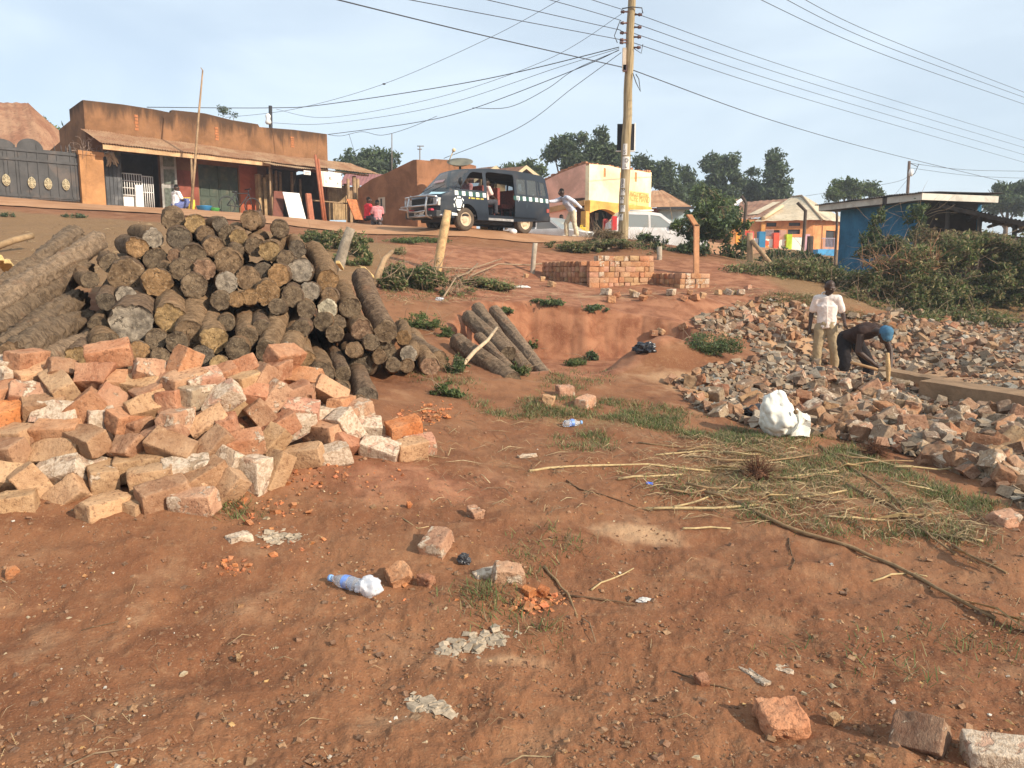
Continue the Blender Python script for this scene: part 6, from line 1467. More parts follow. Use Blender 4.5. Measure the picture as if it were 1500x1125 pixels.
def build_shed():
    C0 = P(1340, 418, 24); E = P(1225, 418, 27.2); fr = Fr((C0.x, C0.y, H(C0.x, C0.y) - .15), E - C0); fr.V = Vector((fr.U.y, -fr.U.x, 0)); L = (E - C0).xy.length
    B = Bld('blue_shed', 'blue-walled shed with white roof fascia behind the brush heaps', 'shed', fr.O)
    BL = plaster('blue_wall_paint', (.04, .155, .265), (.02, .06, .11), amt=.35); he = fr.h(1338, 297); dep = 2.4
    m = MB(); fr.box(m, 0, L, 0, .15, -.3, he); fr.box(m, L - .15, L, .15, dep, -.3, he); fr.box(m, 0, L, dep - .15, dep, -.3, he); B.add(m, 'wall', BL)
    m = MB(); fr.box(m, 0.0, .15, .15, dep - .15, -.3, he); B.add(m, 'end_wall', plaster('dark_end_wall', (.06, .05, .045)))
    wf = plain('white_fascia', (.60, .56, .48), .12, 3, .8, .2, dirt=(.25, .2, .15)); a = L + .55; n = -.45
    m = MB(); ug = fr.u(1296, n, 290); fr.box(m, -.45, ug - .1, n, n + .03, he + .01, he + .20); fr.box(m, ug + .1, a, n, n + .03, he + .01, he + .20); fr.box(m, -.48, -.45, n, dep + .1, he + .01, he + .20); B.add(m, 'fascia', wf)
    m = MB(); fr.sheet(m, (fr.pt(-.5, n - .1, he + .23), fr.pt(a + .1, n - .1, he + .23), fr.pt(a + .1, dep + .3, he + .22), fr.pt(-.5, dep + .3, he + .30)), .1, .02); fr.box(m, -.4, a, n + .03, dep, he + .0, he + .19); B.add(m, 'roof', plain('dark_sheet', (.08, .07, .065), .3, 4, .7, .3))
    # open lean-to beside it
    A = fr.pt(-.5, .2, he - .05); z = Vector((0, 0, 1)); Bq = P(1530, 331, 20.5); D = A + Vector((1.2, 3.2, .05)); Cq = Bq + Vector((1.6, 3.2, .05))
    R_ = Bld('lean_to_shed', 'open shed with low dark sloping roof joined to the blue shed', 'shed', (A.x + 2, A.y, H(A.x + 2, A.y)))
    m = MB(); f = Fr(A, Bq - A); f.sheet(m, (A, Bq, Cq, D), .12, .02); R_.add(m, 'roof', plain('blackish_sheet', (.045, .042, .04), .3, 4, .7, .3))  # lean-to roof sheet in one near-black colour
    m = MB(); m.hexa([A - z * .14, Bq - z * .14, Bq - z * .14 + Vector((.02, .08, 0)), A - z * .14 + Vector((.02, .08, 0)), A - z * .02, Bq - z * .02, Bq - z * .02 + Vector((.02, .08, 0)), A - z * .02 + Vector((.02, .08, 0))])
    for t in (.2, .42, .66, .9): q = A.lerp(Bq, t); w = D.lerp(Cq, t); m.tube([q - z * .12, w - z * .12], .05, 4)
    R_.add(m, 'rafter', plain('dark_beam', (.06, .045, .035), .3, 5))
    m = MB()
    for t in (.12, .45, .78):
        q = A.lerp(Bq, t) + Vector((.1, .3, 0)); m.tube([Vector((q.x, q.y, H(q.x, q.y) - .2)), q - z * .1], .06, 6)
    R_.add(m, 'post', plain('dark_post', (.07, .055, .045), .3, 5))
    q0 = A.lerp(Bq, .42) + Vector((1.0, 2.4, 0)); q1 = Bq + Vector((1.2, 2.4, 0)); g0, g1 = H(q0.x, q0.y) - .3, H(q1.x, q1.y) - .3
    m = MB(); m.hexa([Vector((q0.x, q0.y, g0)), Vector((q1.x, q1.y, g1)), Vector((q1.x, q1.y + .1, g1)), Vector((q0.x, q0.y + .1, g0)), q0 - z * .35, q1 - z * .2, q1 - z * .2 + Vector((0, .1, 0)), q0 - z * .35 + Vector((0, .1, 0))]); R_.add(m, 'rear_wall', plaster('brown_rear_wall', (.24, .14, .085)))
build_shed()
# ---------------------------------------------------------------- poles, wires, posts
def build_pole():
    b = hit(912, 352); Y = b.y; t = P(927.5, -60, Y); m = MB(); n = 24
    for_pts = [b - Vector((0, 0, .4))] + [b.lerp(t, k / n) + Vector((.012 * math.sin(k * 1.3), 0, 0)) for k in range(n + 1)]
    m.tube(for_pts, [.165 - .055 * k / n for k in range(n + 2)], 14)
    tt = NT('pole_wood'); v = tt.coord('Object'); s = tt.scalevec(v, (9, 9, .5)); a = tt.noise(3, s, 6, .65); c = tt.noise(1.2, v, 4, .6)
    col = tt.mix(tt.rng(a, .3, .7), (.20, .145, .075), (.46, .36, .22)); col = tt.mix(tt.math('MULTIPLY', tt.rng(c, .5, .7), .4), col, (.30, .26, .15)); tt.bump(a, .5, .01)
    o = m.build('utility_pole', tt.fin(col, .9, .1)); tag(o, 'tall wooden utility pole carrying many wires, poster scraps on its trunk', 'utility pole')
    at = lambda py: b.lerp(t, (352 - py) / 412)
    por = plain('porcelain_brown', (.11, .05, .042), .2, 6, .3, .5)
    for py, sd in ((15, -1), (19, 1), (31, -1), (37, 1), (45, -1), (51, 1), (59, -1), (66, 1), (55, -1)):
        q = at(py) + Vector((sd * .22, -.05, 0)); m = MB(); M = Matrix.Translation(q) @ Matrix.Rotation(R(90 * sd), 4, 'Y')
        m.lathe([(.03, -.12), (.025, -.02), (.045, .0), (.058, .04), (.035, .06), (.052, .085), (.02, .11)], 8, M=M); m.build('insulator', por, o)
    m = MB(); m.tube([at(12) + Vector((-.3, -.14, 0)), at(10) + Vector((0, -.16, 0)), at(11) + Vector((.3, -.14, 0)), at(18) + Vector((.34, -.1, 0))], .018, 5)
    m.tube([at(50) + Vector((-.2, -.1, .1)), at(40) + Vector((-.42, -.1, 0)), at(28) + Vector((-.34, -.1, 0)), at(50) + Vector((-.5, -.1, 0)), at(60) + Vector((-.4, -.1, 0))], .012, 4)
    m.build('cable_loop', DARKM, o); m = MB(); m.tube([at(68) + Vector((.1, -.12, 0)), at(75) + Vector((.34, -.1, 0)), at(62) + Vector((.38, -.1, 0))], .012, 4); m.tube([at(104) + Vector((.1, -.14, 0)), at(118) + Vector((.22, -.12, 0)), at(130) + Vector((.36, -.1, 0)), at(112) + Vector((.30, -.1, 0)), at(105) + Vector((.2, -.1, 0))], .014, 4)
    m.build('cable_loop', DARKM, o)
    m = MB(); q = at(85) + Vector((-.17, -.12, 0)); m.box(q.x - .06, q.x + .05, q.y - .05, q.y + .05, q.z - .3, q.z + .35); m.build('fuse_box', plain('fuse_cream', (.55, .45, .35), .2), o)
    m = MB(); q = at(97) + Vector((-.15, -.12, 0)); m.box(q.x - .06, q.x + .06, q.y - .05, q.y + .05, q.z - .1, q.z + .1); m.build('fuse_box', por, o)
    # black signboard behind the trunk (we see its back)
    c = at(194); m = MB(); w, h = .55, .78; y = c.y + .2
    m.box(c.x - .26, c.x + .27, y, y + .06, c.z - h / 2 - .03, c.z + h / 2); s = m.build('signboard', plain('black_board_back', (.022, .02, .024), .2, 3, .7, .2)); tag(s, 'black signboard with white edge fixed behind the utility pole', 'signboard')
    m = MB(); m.box(c.x + .27, c.x + .31, y - .02, y + .08, c.z - h / 2 - .05, c.z + h / 2 + .02); m.box(c.x - .29, c.x + .27, y - .02, y + .08, c.z - h / 2 - .06, c.z - h / 2 - .03); m.build('frame', WHITEM, s)
    paper = plain('poster_paper', (.74, .70, .64), .12, 8, .9, .1, dirt=(.4, .34, .27)); ink = plain('poster_ink', (.08, .07, .07), .2)
    k = 0
    for py0, py1, u0, u1, words in ((207, 224, -.8, .1, ('I', 'S')), (226, 245, -.8, .75, ('D', 'L')), (259, 273, -.95, -.1, ('8', 'S')), (275, 284, -.9, .0, ('M',)), (286, 296, -1.0, -.2, ('X',)), (299, 309, -.8, .1, ('R',)), (312, 322, -1.1, -.2, ('V',))):
        k += 1; m = MB(); nn = 6; lo, hi = at(py1), at(py0); r0 = .165 - .055 * (352 - py1) / 412 + .006
        for i in range(nn):
            a0 = u0 + (u1 - u0) * i / nn; a1 = u0 + (u1 - u0) * (i + 1) / nn
            f = lambda p, a: p + Vector((math.sin(a) * r0, -math.cos(a) * r0, 0))
            m.quad(f(lo, a0), f(lo, a1), f(hi, a1), f(hi, a0))
        p = m.build('poster', paper); tag(p, f'torn paper poster, {ordn(k - 1)} from the top on the utility pole', 'poster', 'posters on the utility pole')
        for i, wd in enumerate(words):
            am = (u0 + u1) / 2; q = lo.lerp(hi, .62 - .42 * i) + Vector((math.sin(am) * (r0 + .012) - .045, -math.cos(am) * (r0 + .012), -.03))
            t_ = text(wd, .17, Matrix.Translation(q) @ Matrix.Rotation(am * .8, 4, 'Z') @ Matrix.Rotation(R(90), 4, 'X'), ink); t_.parent = p
    # wires
    WM = plain('wire_dark', (.045, .045, .05), .1, 3, .6, .3, bump=0)
    def wire(lab, pts, r=.010, cat='wire', grp='overhead wires'):
        W = [P(x, y, d) for x, y, d in pts]; out = []
        ts = np.linspace(0, len(W) - 1, 28 if len(W) < 4 else 44)
        for tq in ts:      # smooth curve through the points
            i = min(int(tq), len(W) - 2); f = tq - i; p0, p1, p2, p3 = W[max(i - 1, 0)], W[i], W[i + 1], W[min(i + 2, len(W) - 1)]
            out.append(.5 * ((2 * p1) + (p2 - p0) * f + (2 * p0 - 5 * p1 + 4 * p2 - p3) * f * f + (3 * p1 - p0 - 3 * p2 + p3) * f ** 3))
        m = MB(); m.tube(out, r, 4); tag(m.build('power_line', WM), lab, cat, grp)
    p_ = lambda x, y: (x, y, Y)
    wire('thick lowest wire from the pole up to the top edge, past all wires beside it', [p_(914, 99), (700, 50, Y - 4), (440, -14, Y - 9)], .014)
    wire('fourth wire down on the upward side of the pole', [p_(909, 58), (760, 30, Y - 3), (560, -8, Y - 7)])
    wire('third wire down on the upward side of the pole', [p_(909, 44), (815, 23, Y - 2), (680, -8, Y - 5)])
    wire('second wire down on the upward side of the pole', [p_(910, 30), (860, 15, Y - 1), (770, -10, Y - 3)])
    wire('topmost short wire on the upward side of the pole', [p_(912, 14), (868, 0, Y - 1), (840, -10, Y - 2)])
    wire('thin lone wire with a dark joint crossing the open sky', [(840, -12, 24), (720, 54, 27), (562, 123, 31), (430, 160, 34), (330, 172, 37)], .008)
    m = MB(); m.ball(P(562.5, 123, 31), .045, 1, (1.6, 1, .8)); tag(m.build('wire_joint', WM), 'small dark joint on the thin lone wire in the sky', 'wire joint')
    wire('thin wire from the pole top sagging to the shop roof', [p_(911, 20), (800, 88, Y + 3), (640, 143, Y + 8), (480, 172, Y + 12), (405, 160, Y + 15)], .008)
    wire('thick cable from the pole running on along the shop parapet', [p_(907, 69), (700, 118, Y + 3), (480, 152.5, Y + 7), (396, 158, Y + 8), (215, 157, Y + 6)], .014)
    wire('thin sagging wire below the thick parapet cable', [p_(907, 71), (820, 98, Y + 2), (640, 156, Y + 6), (480, 181, Y + 10), (400, 180, Y + 13)], .008)
    wire('cable from the pole sagging to the workshop roof corner', [p_(907, 73), (845, 101, Y + 1), (690, 160, Y + 4), (600, 181, Y + 6), (480, 197, Y + 9)], .012)
    wire('slack cable looping under the workshop cable near the pole', [p_(906, 74), (842, 102, Y + 1), (800, 131, Y + 2), (745, 157, Y + 3), (692, 158, Y + 4)], .010)
    wire('slack lower loop on the workshop cable beyond the aerial', [(640, 170, Y + 5), (600, 187, Y + 6), (560, 198, Y + 7), (530, 193, Y + 8), (500, 199, Y + 9), (480, 197, Y + 9)], .009)
    wire('short drop wire hanging before the dark rounded tree', [(511, 196, Y + 8.5), (516, 212, Y + 9), (524, 240, Y + 10)], .008)
    wire('steep service wire from the pole to the brown house', [p_(910, 77), (840, 128, Y + 1), (760, 187, Y + 3), (650, 232, Y + 6)], .010)
    for k, (a, b) in enumerate(((22, 207), (37, 217), (52, 227), (66, 238))):
        wire(f'{ordn(k)} from top of the four parallel wires descending past the pole to the view edge', [p_(929, a - 3), (1200, a + (b - a) * .47 + 4, Y + 16), (1560, b + 17, Y + 42)], .011)
    wire('lowest thick wire sloping from the pole to the far dark tree', [p_(928, 103), (1130, 176, Y + 12), (1290, 222, Y + 24), (1470, 266, Y + 34)], .015)
    for k, (x, b) in enumerate(((1110, 148), (1150, 139), (1178, 133))):
        wire(f'{("lowest", "middle", "topmost")[k]} of three parallel wires crossing the upper corner of the sky', [(x - 20, -12, 22), (1300, 0 + (b - 0) * .46 + 14 - k * 9, 30), (1560, b + 25, 44)], .010)
    # far small pole
    q = P(1330, 300, 48); m = MB(); m.tube([q - Vector((0, 0, 4)), P(1332, 236, 48)], [.11, .08], 6); s = m.build('utility_pole', plain('dark_pole_wood', (.12, .08, .06), .3)); tag(s, 'small dark wooden pole rising behind the blue shed roof', 'utility pole')
    m = MB(); m.lathe([(.1, 0), (.14, .2), (.1, .4)], 8, M=Matrix.Translation(P(1334, 258, 47.9))); m.build('insulator', WHITEM, s); m = MB(); m.tube([P(1333, 239, 48), P(1344, 244, 48), P(1346, 240, 48), P(1340, 254, 48), P(1335, 258, 48)], .02, 4); m.build('cable_loop', DARKM, s)
    wire('thin far wire from the small pole to the view edge', [(1333, 239, 48), (1420, 249, 52), (1540, 251, 56)], .012); wire('second thin far wire from the small pole, sagging lower', [(1334, 246, 48), (1430, 258, 52), (1540, 262, 56)], .010)
    wire('service wire from the small pole down to the school roof', [(1330, 259, 48), (1300, 269, 50), (1180, 287, 54)], .010); wire('steeper service wire from the small pole behind the shed', [(1330, 262, 48), (1312, 284, 47), (1300, 300, 46)], .010)
build_pole()
def post(name, lab, pts, r, mat, cat='post', n=7, grp=None, foot=True):
    W = [Vector(p) for p in pts]
    m = MB(); m.tube(([W[0] - Vector((0, 0, .25))] if foot else []) + W, r, n); o = m.build(name, mat); return tag(o, lab, cat, grp)
def build_posts():
    raw = plain('raw_split_wood', (.58, .38, .19), .35, 9, .9, .1, bump=.6, bd=.02, dirt=(.25, .16, .09)); grey = plain('grey_post', (.36, .30, .23), .3, 8, .9, .1, bump=.4); orng = plain('sunlit_concrete', (.56, .29, .15), .2, 6, .9, .1, bump=.3, dirt=(.3, .16, .1))
    b = hit(640, 398); W = [b, P(646, 362, b.y), P(652, 330, b.y), P(656, 308, b.y)]; post('wooden_post', 'rough pale wooden post leaning on the red bank before the van', W, [.085, .095, .10, .10, .075], raw, n=8)
    b = hit(780, 400); post('wooden_post', 'short grey wooden post on the bank beside the brick stack', [b, P(782, 375, b.y), P(784, 356, b.y)], .06, grey)
    b = hit(890, 366); post('wooden_post', 'stub of grey post just behind the brick stack', [b, P(890, 361, b.y)], .06, grey); b = hit(966, 380); post('wooden_post', 'grey post stub at the end of the tall brick stack', [b, P(966, 361, b.y)], .07, grey)
    b = hit(1021, 402); s = b.y / F
    W = [b, P(1021, 329, b.y), P(1010, 314, b.y)]; m = MB()
    for a, c in ((W[0] - Vector((0, 0, .3)), W[1]), (W[1] - Vector((0, 0, .03)), W[2])):
        d = (c - a).normalized(); sd = Vector((.06, 0, 0)) if abs(d.z) > .8 else Vector((.045, 0, .05)); fw = Vector((0, .12, 0)); m.hexa([a - sd, a + sd, a + sd + fw, a - sd + fw, c - sd, c + sd, c + sd + fw, c - sd + fw])
    tag(m.build('concrete_post', orng), 'orange-lit concrete fence post with bent top before the big bush', 'post')  # orange of the sunlight is put into the concrete colour
    dk = plain('dark_angle_iron', (.09, .065, .05), .3, 8, .8, .2)
    for lab, pts, Y, r in (('thin dark fence post with bent top beside the big bush', ((1087,362),(1091,320),(1093,298),(1086,287)), 30, .06), ('thin dark fence post with bent top before the painted wall', ((1175,374),(1178,340),(1180,309),(1168,297)), 31, .065), ('short bent post top beside the blue shed corner', ((1226,330),(1226,312),(1219,303)), 33, .05)):
        W = [P(x, y, Y) for x, y in pts]; g = W[0].copy(); g.z = H(g.x, g.y); post('fence_post', lab, [g] + W, r, dk, grp='bent-topped fence posts')
    b = P(1185, 400, 24); b.z = H(b.x, b.y); post('wooden_post', 'thick dark wooden post standing in the brown brush heap', [b, P(1187, 346, 24)], .095, plain('charred_post', (.07, .05, .04), .3, 8))
    b = P(1098, 405, 22); b.z = H(b.x, b.y); post('wooden_post', 'brown post with a leaning brace before the painted wall', [b, P(1098, 341, 22)], .085, WOOD); post('wooden_brace', 'sloping brace propped against the brown post by the painted wall', [P(1134, 392, 21.6), P(1101, 352, 21.9)], .06, WOOD, 'brace', foot=False)
    # sticks leaning by the pit and on the bank
    tan = plain('peeled_stick', (.50, .37, .24), .25, 14, .85, .1); a = hit(668, 546)
    post('stick', 'pale peeled stick leaning across the pit logs', [a, P(695, 515, a.y + .35), P(714, 499, a.y + .7), P(728, 480, a.y + 1.2)], [.03, .028, .026, .022, .018], tan, 'stick', 6)
    a = hit(495, 395); post('cut_stump', 'grey cut branch stump leaning out of the shaggy shrub', [a, P(505, 358, a.y), P(514, 334, a.y)], [.12, .115, .10, .09], plain('grey_bark', (.30, .25, .19), .35, 10, .9, .1, bump=.6, bd=.02), 'stump', 8)
    a = hit(548, 420); post('branch', 'forked dead branch standing at the end of the heap', [a, P(556, 398, a.y), P(563, 380, a.y + .2), P(575, 368, a.y + .4)], [.08, .075, .06, .05, .035], WOOD, 'branch', 7)
    for lab, pts, r in (('long dead branch arching over the cut branches on the bank', ((690,408),(730,398),(775,392),(800,396)), .018), ('dead branch lying low across the red bank', ((600,398),(640,404),(690,398),(735,390)), .016), ('second dead branch on the bank, forked upward', ((650,440),(668,420),(686,404),(700,398)), .018)):
        W = [hit(x, y) + Vector((0, 0, .06 + .12 * (i % 2))) for i, (x, y) in enumerate(pts)]; post('branch', lab, W, r, TWIGM, 'branch', 5, foot=False)
    m = MB(); a = hit(14, 362); W = [P(-20, 367, 14), P(20, 352, 14.3), P(48, 345, 14.6)]; post('stick', 'short brown cut pole lying on the grassy bank at the view edge', W, [.06, .06, .055], plain('pole_brown', (.30, .2, .11), .3, 8), 'stick', 8, foot=False)
    for x0, y0, x1, y1, w, lab in ((0, 385, 14, 402, .13, 'splintered pale wood block behind the long trunks, nearer the edge'), (14, 390, 32, 412, .09, 'splintered pale slab between two wood blocks'), (32, 402, 52, 392, .09, 'splintered pale wood wedge lying against the uppermost long trunk'), (534, 398, 546, 408, .10, 'pale square timber end sticking out beyond the log heap'), (496, 388, 502, 396, .08, 'pale square timber end beside the shaggy shrub')):
        Y = 10.5 if x0 < 100 else 12.5; a, b = P(x0, y0, Y), P(x1, y1, Y + .5); m = MB(); d = (b - a).normalized(); s = d.cross(Vector((0, 0, 1))).normalized() * w / 2; u = Vector((0, 0, w * .6)); e = a - d * .1
        m.hexa([e - s, e + s, b + s * .6, b - s * .7, e - s * .8 + u, e + s * .7 + u, b + s * .5 + u * .8, b - s * .6 + u * .6]); m.bevel(.008); tag(m.build('wood_block', plain('split_pale_wood', (.66, .48, .22), .25, 16, .85, .1, bump=.5)), lab, 'wood block')
    # foundation strips on the rubble side
    for (x0, y0), (x1, y1), dep, lab in (((1345, 572), (1560, 607), .45, 'concrete foundation strip running out of view through the rubble'), ((1285, 545), (1378, 562), .35, 'lower foundation step beside the bending man')):
        a, b = hit(x0, y0 + 10), hit(x1, y1 + 10); d = (b - a); d.z = 0; d.normalize(); s = Vector((-d.y, d.x, 0)); m = MB(); h = .20 if dep > .4 else .13; n = 8
        for k in range(n):
            p, q = a.lerp(b, k / n), a.lerp(b, (k + 1) / n); z = Vector((0, 0, 1)); j = lambda i: .015 * mnoise.noise(Vector((i * 1.7, y0, 0)))
            m.hexa([p - z * .3, q - z * .3, q + s * dep - z * .3, p + s * dep - z * .3, p + z * (h + j(k)), q + z * (h + j(k + 1)), q + s * dep + z * (h + j(k + 1)), p + s * dep + z * (h + j(k))])
        tag(m.build('foundation', plaster('earthy_concrete', (.27, .175, .105), (.2, .12, .07), amt=.4, scale=3)), lab, 'foundation')
    a = hit(1301, 566); post('wooden_stake', 'short split wooden stake standing upright before the bending man', [a, P(1301, 540, a.y), P(1300, 517, a.y)], [.014, .016, .030, .022], raw, 'stake', 6)
build_posts()

def build_litter():
    # white woven sack, half full and open
    c = hit(1146, 638); B = empty('sack', 'crumpled white plastic sack standing at the edge of the rubble', 'sack', c); s = c.y / F
    bm = bmesh.new(); bmesh.ops.create_uvsphere(bm, u_segments=64, v_segments=48, radius=1)
    for v in bm.verts:
        x, y, z = v.co; h = (z + 1) / 2; w = .195 * (1.15 - .72 * h ** 1.4); q = Vector((x * w - .06 * h - .02, y * w * .75, h * .43)); n = Vector((x * 2, y * 2, z * 2))
        q += v.co * (.05 * mnoise.noise(n * .8 + Vector((3, 4, 0))) + .022 * mnoise.noise(n * 1.9) + .012 * abs(mnoise.noise(n * 4))); q.z = max(q.z, .0); v.co = q
    me = bpy.data.meshes.new('sack_body'); bm.to_mesh(me); bm.free(); me.polygons.foreach_set('use_smooth', [True] * len(me.polygons))
    link('sack_body', me, plain('white_woven_plastic', (.78, .75, .66), .10, 20, .7, .25, bump=.3, bd=.005), B)
    m = MB(); m.hexa([Vector(p) for p in ((.05, -.13, .03), (.22, -.12, .02), (.24, .0, .03), (.08, .02, .04), (.11, -.11, .25), (.22, -.09, .22), (.22, -.03, .23), (.12, .0, .26))]); bmesh.ops.subdivide_edges(m.bm, edges=m.bm.edges[:], cuts=4, use_grid_fill=True)
    for v in m.bm.verts: v.co += Vector((mnoise.noise(v.co * 9), mnoise.noise(v.co * 9 + Vector((5, 0, 0))), mnoise.noise(v.co * 8 + Vector((0, 7, 0))))) * .045
    m.build('sack_flap', bpy.data.materials['white_woven_plastic'], B); m = MB(); m.lathe([(.001, 0), (.020, .0), (.023, -.01)], 12, M=Matrix.Translation((.06, -.155, .25)) @ Matrix.Rotation(R(80), 4, 'X')); m.build('torn_hole', plain('sack_hole', (.20, .13, .07), .2), B)
    def crumple(name, lab, cat, px, py, r, sc, mat, seed, lift=.3):
        p = hit(px, py); bm = bmesh.new(); bmesh.ops.create_icosphere(bm, subdivisions=4, radius=1)
        for v in bm.verts:
            d = v.co * 1.0; k = 1 + .45 * mnoise.noise(d * 1.6 + Vector((seed, 0, 0))) + .3 * mnoise.noise(d * 4 + Vector((seed, 2, 0))) + .15 * mnoise.noise(d * 9); v.co = Vector((d.x * sc[0], d.y * sc[1], d.z * sc[2])) * r * k
        me = bpy.data.meshes.new(name); bm.to_mesh(me); bm.free(); o = link(name, me, mat); o.location = p + Vector((0, 0, r * sc[2] * lift)); return tag(o, lab, cat)
    blk = plain('black_plastic', (.018, .018, .022), .3, 12, .35, .5)
    crumple('black_bag', 'black plastic bag lying beside the white sack', 'bag', 1103, 612, .16, (1.1, .7, .6), blk, 3); crumple('black_bag', 'crumpled black rag at the foot of the red earth slope', 'rag', 945, 513, .13, (1.1, .8, .6), blk, 5)
    crumple('black_bag', 'small crumpled black plastic beside the propped brick fragment', 'plastic scrap', 680, 826, .032, (.9, .7, 1.0), plain('dark_grey_plastic', (.04, .04, .045), .3, 14, .4, .5), 7, .7)
    crumple('plastic_scrap', 'bright blue plastic scrap lying between the cornstalks', 'plastic scrap', 951, 709, .022, (1.2, .7, .5), plain('blue_scrap', (.05, .17, .70), .1), 9); crumple('plastic_scrap', 'white crumpled scrap near the dark red twig', 'plastic scrap', 944, 880, .028, (1.2, .7, .4), plain('dirty_white', (.55, .52, .48), .2), 11)
    crumple('plastic_scrap', 'white litter scrap on the weeds below the wooden post', 'plastic scrap', 732, 418, .10, (1.6, .6, .3), WHITEM, 12); crumple('plastic_scrap', 'second white litter scrap, nearer the brick stack', 'plastic scrap', 763, 421, .10, (1.6, .6, .3), WHITEM, 13); crumple('plastic_scrap', 'grey crumpled scrap on the red earth below the cut branches', 'plastic scrap', 644, 440, .07, (1, .7, .6), plain('grey_scrap', (.5, .5, .52), .2), 14)
    crumple('plastic_scrap', 'tiny blue wrapper poking out among the last heap bricks', 'plastic scrap', 572, 638, .022, (1.2, .8, .6), plain('violet_scrap', (.3, .35, .7), .1), 15)
    # clear plastic: bottle wrapped in a thin bag, and a crushed bottle further off
    def clear(name, tint, rough=.12, al=.45):
        t = NT(name); t.b.inputs['Transmission Weight'].default_value = .75; t.b.inputs['IOR'].default_value = 1.25; t.b.inputs['Roughness'].default_value = rough; t.set(t.b.inputs['Base Color'], tint); return t.m
    cl = clear('clear_plastic', (.90, .93, .97)); film = clear('thin_white_film', (.86, .88, .93), .3); film.node_tree.nodes['Principled BSDF'].inputs['Transmission Weight'].default_value = .45
    def bottle(px, py, lab, L, r, yaw, crush, bagged):
        p = hit(px, py); B = empty('plastic_bottle', lab, 'bottle', p + Vector((0, 0, r)), R(yaw)); M = Matrix.Rotation(R(90), 4, 'Y')
        prof = [(.001, 0), (r * .8, .0), (r, .012), (r * .94, L * .2), (r, L * .27), (r, L * .62), (r * .93, L * .68), (r * .75, L * .8), (r * .42, L * .9), (r * .42, L)]
        m = MB(); m.lathe(prof, 18, M=M)
        for v in m.bm.verts: v.co += Vector((0, mnoise.noise(v.co * 18), mnoise.noise(v.co * 18 + Vector((4, 0, 0))))) * crush
        m.build('bottle_body', cl, B); m = MB(); m.lathe([(r * 1.02, L * .38), (r * 1.03, L * .55)], 18, M=M, caps=False)
        for v in m.bm.verts: v.co += Vector((0, mnoise.noise(v.co * 18), mnoise.noise(v.co * 18 + Vector((4, 0, 0))))) * crush
        m.build('label', plain('blue_label', (.16, .28, .66), .35, 30, .4, .4), B); m = MB(); m.lathe([(r * .5, L * .97), (r * .5, L * 1.06), (.001, L * 1.06)], 12, M=M); m.build('cap', plain('bottle_cap_blue', (.25, .45, .80), .1, 3, .4, .4), B)
        if bagged:
            m = MB(); m.ball((-.035, -.012, .0), .058, 4, (1.15, .95, .72))
            for v in m.bm.verts: v.co += v.co.normalized() * (.02 * mnoise.noise(v.co * 26) + .012 * mnoise.noise(v.co * 60))
            m.build('plastic_bag', film, B)
    bottle(530, 868, 'clear water bottle with blue label wrapped in a thin plastic bag', .19, .033, 150, .003, True); bottle(826, 626, 'crushed clear bottle with blue label on the grass edge', .17, .035, 20, .012, False)
build_litter()
# ---------------------------------------------------------------- vehicles
def vehicle_skin(B, outline, holes, wfun, bulge, paint, glassm, glass_segs=(), open_holes=(), nz=10, both=True, closed_bottom=True):
    """two sides cut from the outline in (x, z), bent to half-width wfun(x, z), joined by a skin across the car"""
    def side(sgn, name, poly, hl, th=0.0):
        tri = tessellate_polygon([[Vector((a, b, 0)) for a, b in l] for l in [poly] + hl]); flat = [p for l in [poly] + hl for p in l]
        bm = bmesh.new(); vs = [bm.verts.new((a, 0, b)) for a, b in flat]
        for t in tri:
            try: bm.faces.new([vs[i] for i in t])
            except ValueError: pass
        zs = [p[1] for p in poly]; xs = [p[0] for p in poly]
        for k in range(1, nz): bmesh.ops.bisect_plane(bm, geom=bm.verts[:] + bm.edges[:] + bm.faces[:], plane_co=(0, 0, min(zs) + (max(zs) - min(zs)) * k / nz), plane_no=(0, 0, 1))
        for k in range(1, 16): bmesh.ops.bisect_plane(bm, geom=bm.verts[:] + bm.edges[:] + bm.faces[:], plane_co=(min(xs) + (max(xs) - min(xs)) * k / 16, 0, 0), plane_no=(1, 0, 0))
        for v in bm.verts: v.co.y = sgn * (wfun(v.co.x, v.co.z) + th)
        bmesh.ops.recalc_face_normals(bm, faces=bm.faces)
        for f in bm.faces: f.smooth = True
        me = bpy.data.meshes.new(name); bm.to_mesh(me); bm.free(); return me
    for sg in (1, -1): link('body_side', side(sg, 'body_side', outline, holes), paint, B)
    for sg in (1, -1):
        for h in holes:
            if h in open_holes and sg == 1: continue
            cx = sum(p[0] for p in h) / len(h); cz = sum(p[1] for p in h) / len(h)
            q = [(cx + (a - cx) * 1.03, cz + (b - cz) * 1.03) for a, b in h]; link('window', side(sg, 'window', q, [], -.012), glassm, B)
    n = len(outline); ny = 9; body = MB(); glass = []
    for i in range(n):
        (a, b), (c, d) = outline[i], outline[(i + 1) % n]
        if not closed_bottom and max(b, d) < .5: continue
        m = MB() if i in glass_segs else body; nn = 4
        for k in range(nn):
            for j in range(ny):
                qs = []
                for t, s in ((k / nn, j / ny), ((k + 1) / nn, j / ny), ((k + 1) / nn, (j + 1) / ny), (k / nn, (j + 1) / ny)):
                    x, z = a + (c - a) * t, b + (d - b) * t; u = 2 * s - 1; w = wfun(x, z); bx, bz = bulge(x, z); e = 1 - u * u
                    qs.append((x + bx * e, u * w, z + bz * e))
                f = m.quad(*qs); f.smooth = True
        if i in glass_segs: glass.append(m)
    bmesh.ops.remove_doubles(body.bm, verts=body.bm.verts, dist=.0005); body.build('body', paint, B)
    for m in glass: bmesh.ops.remove_doubles(m.bm, verts=m.bm.verts, dist=.0005); m.build('windscreen', glassm, B)
    return side
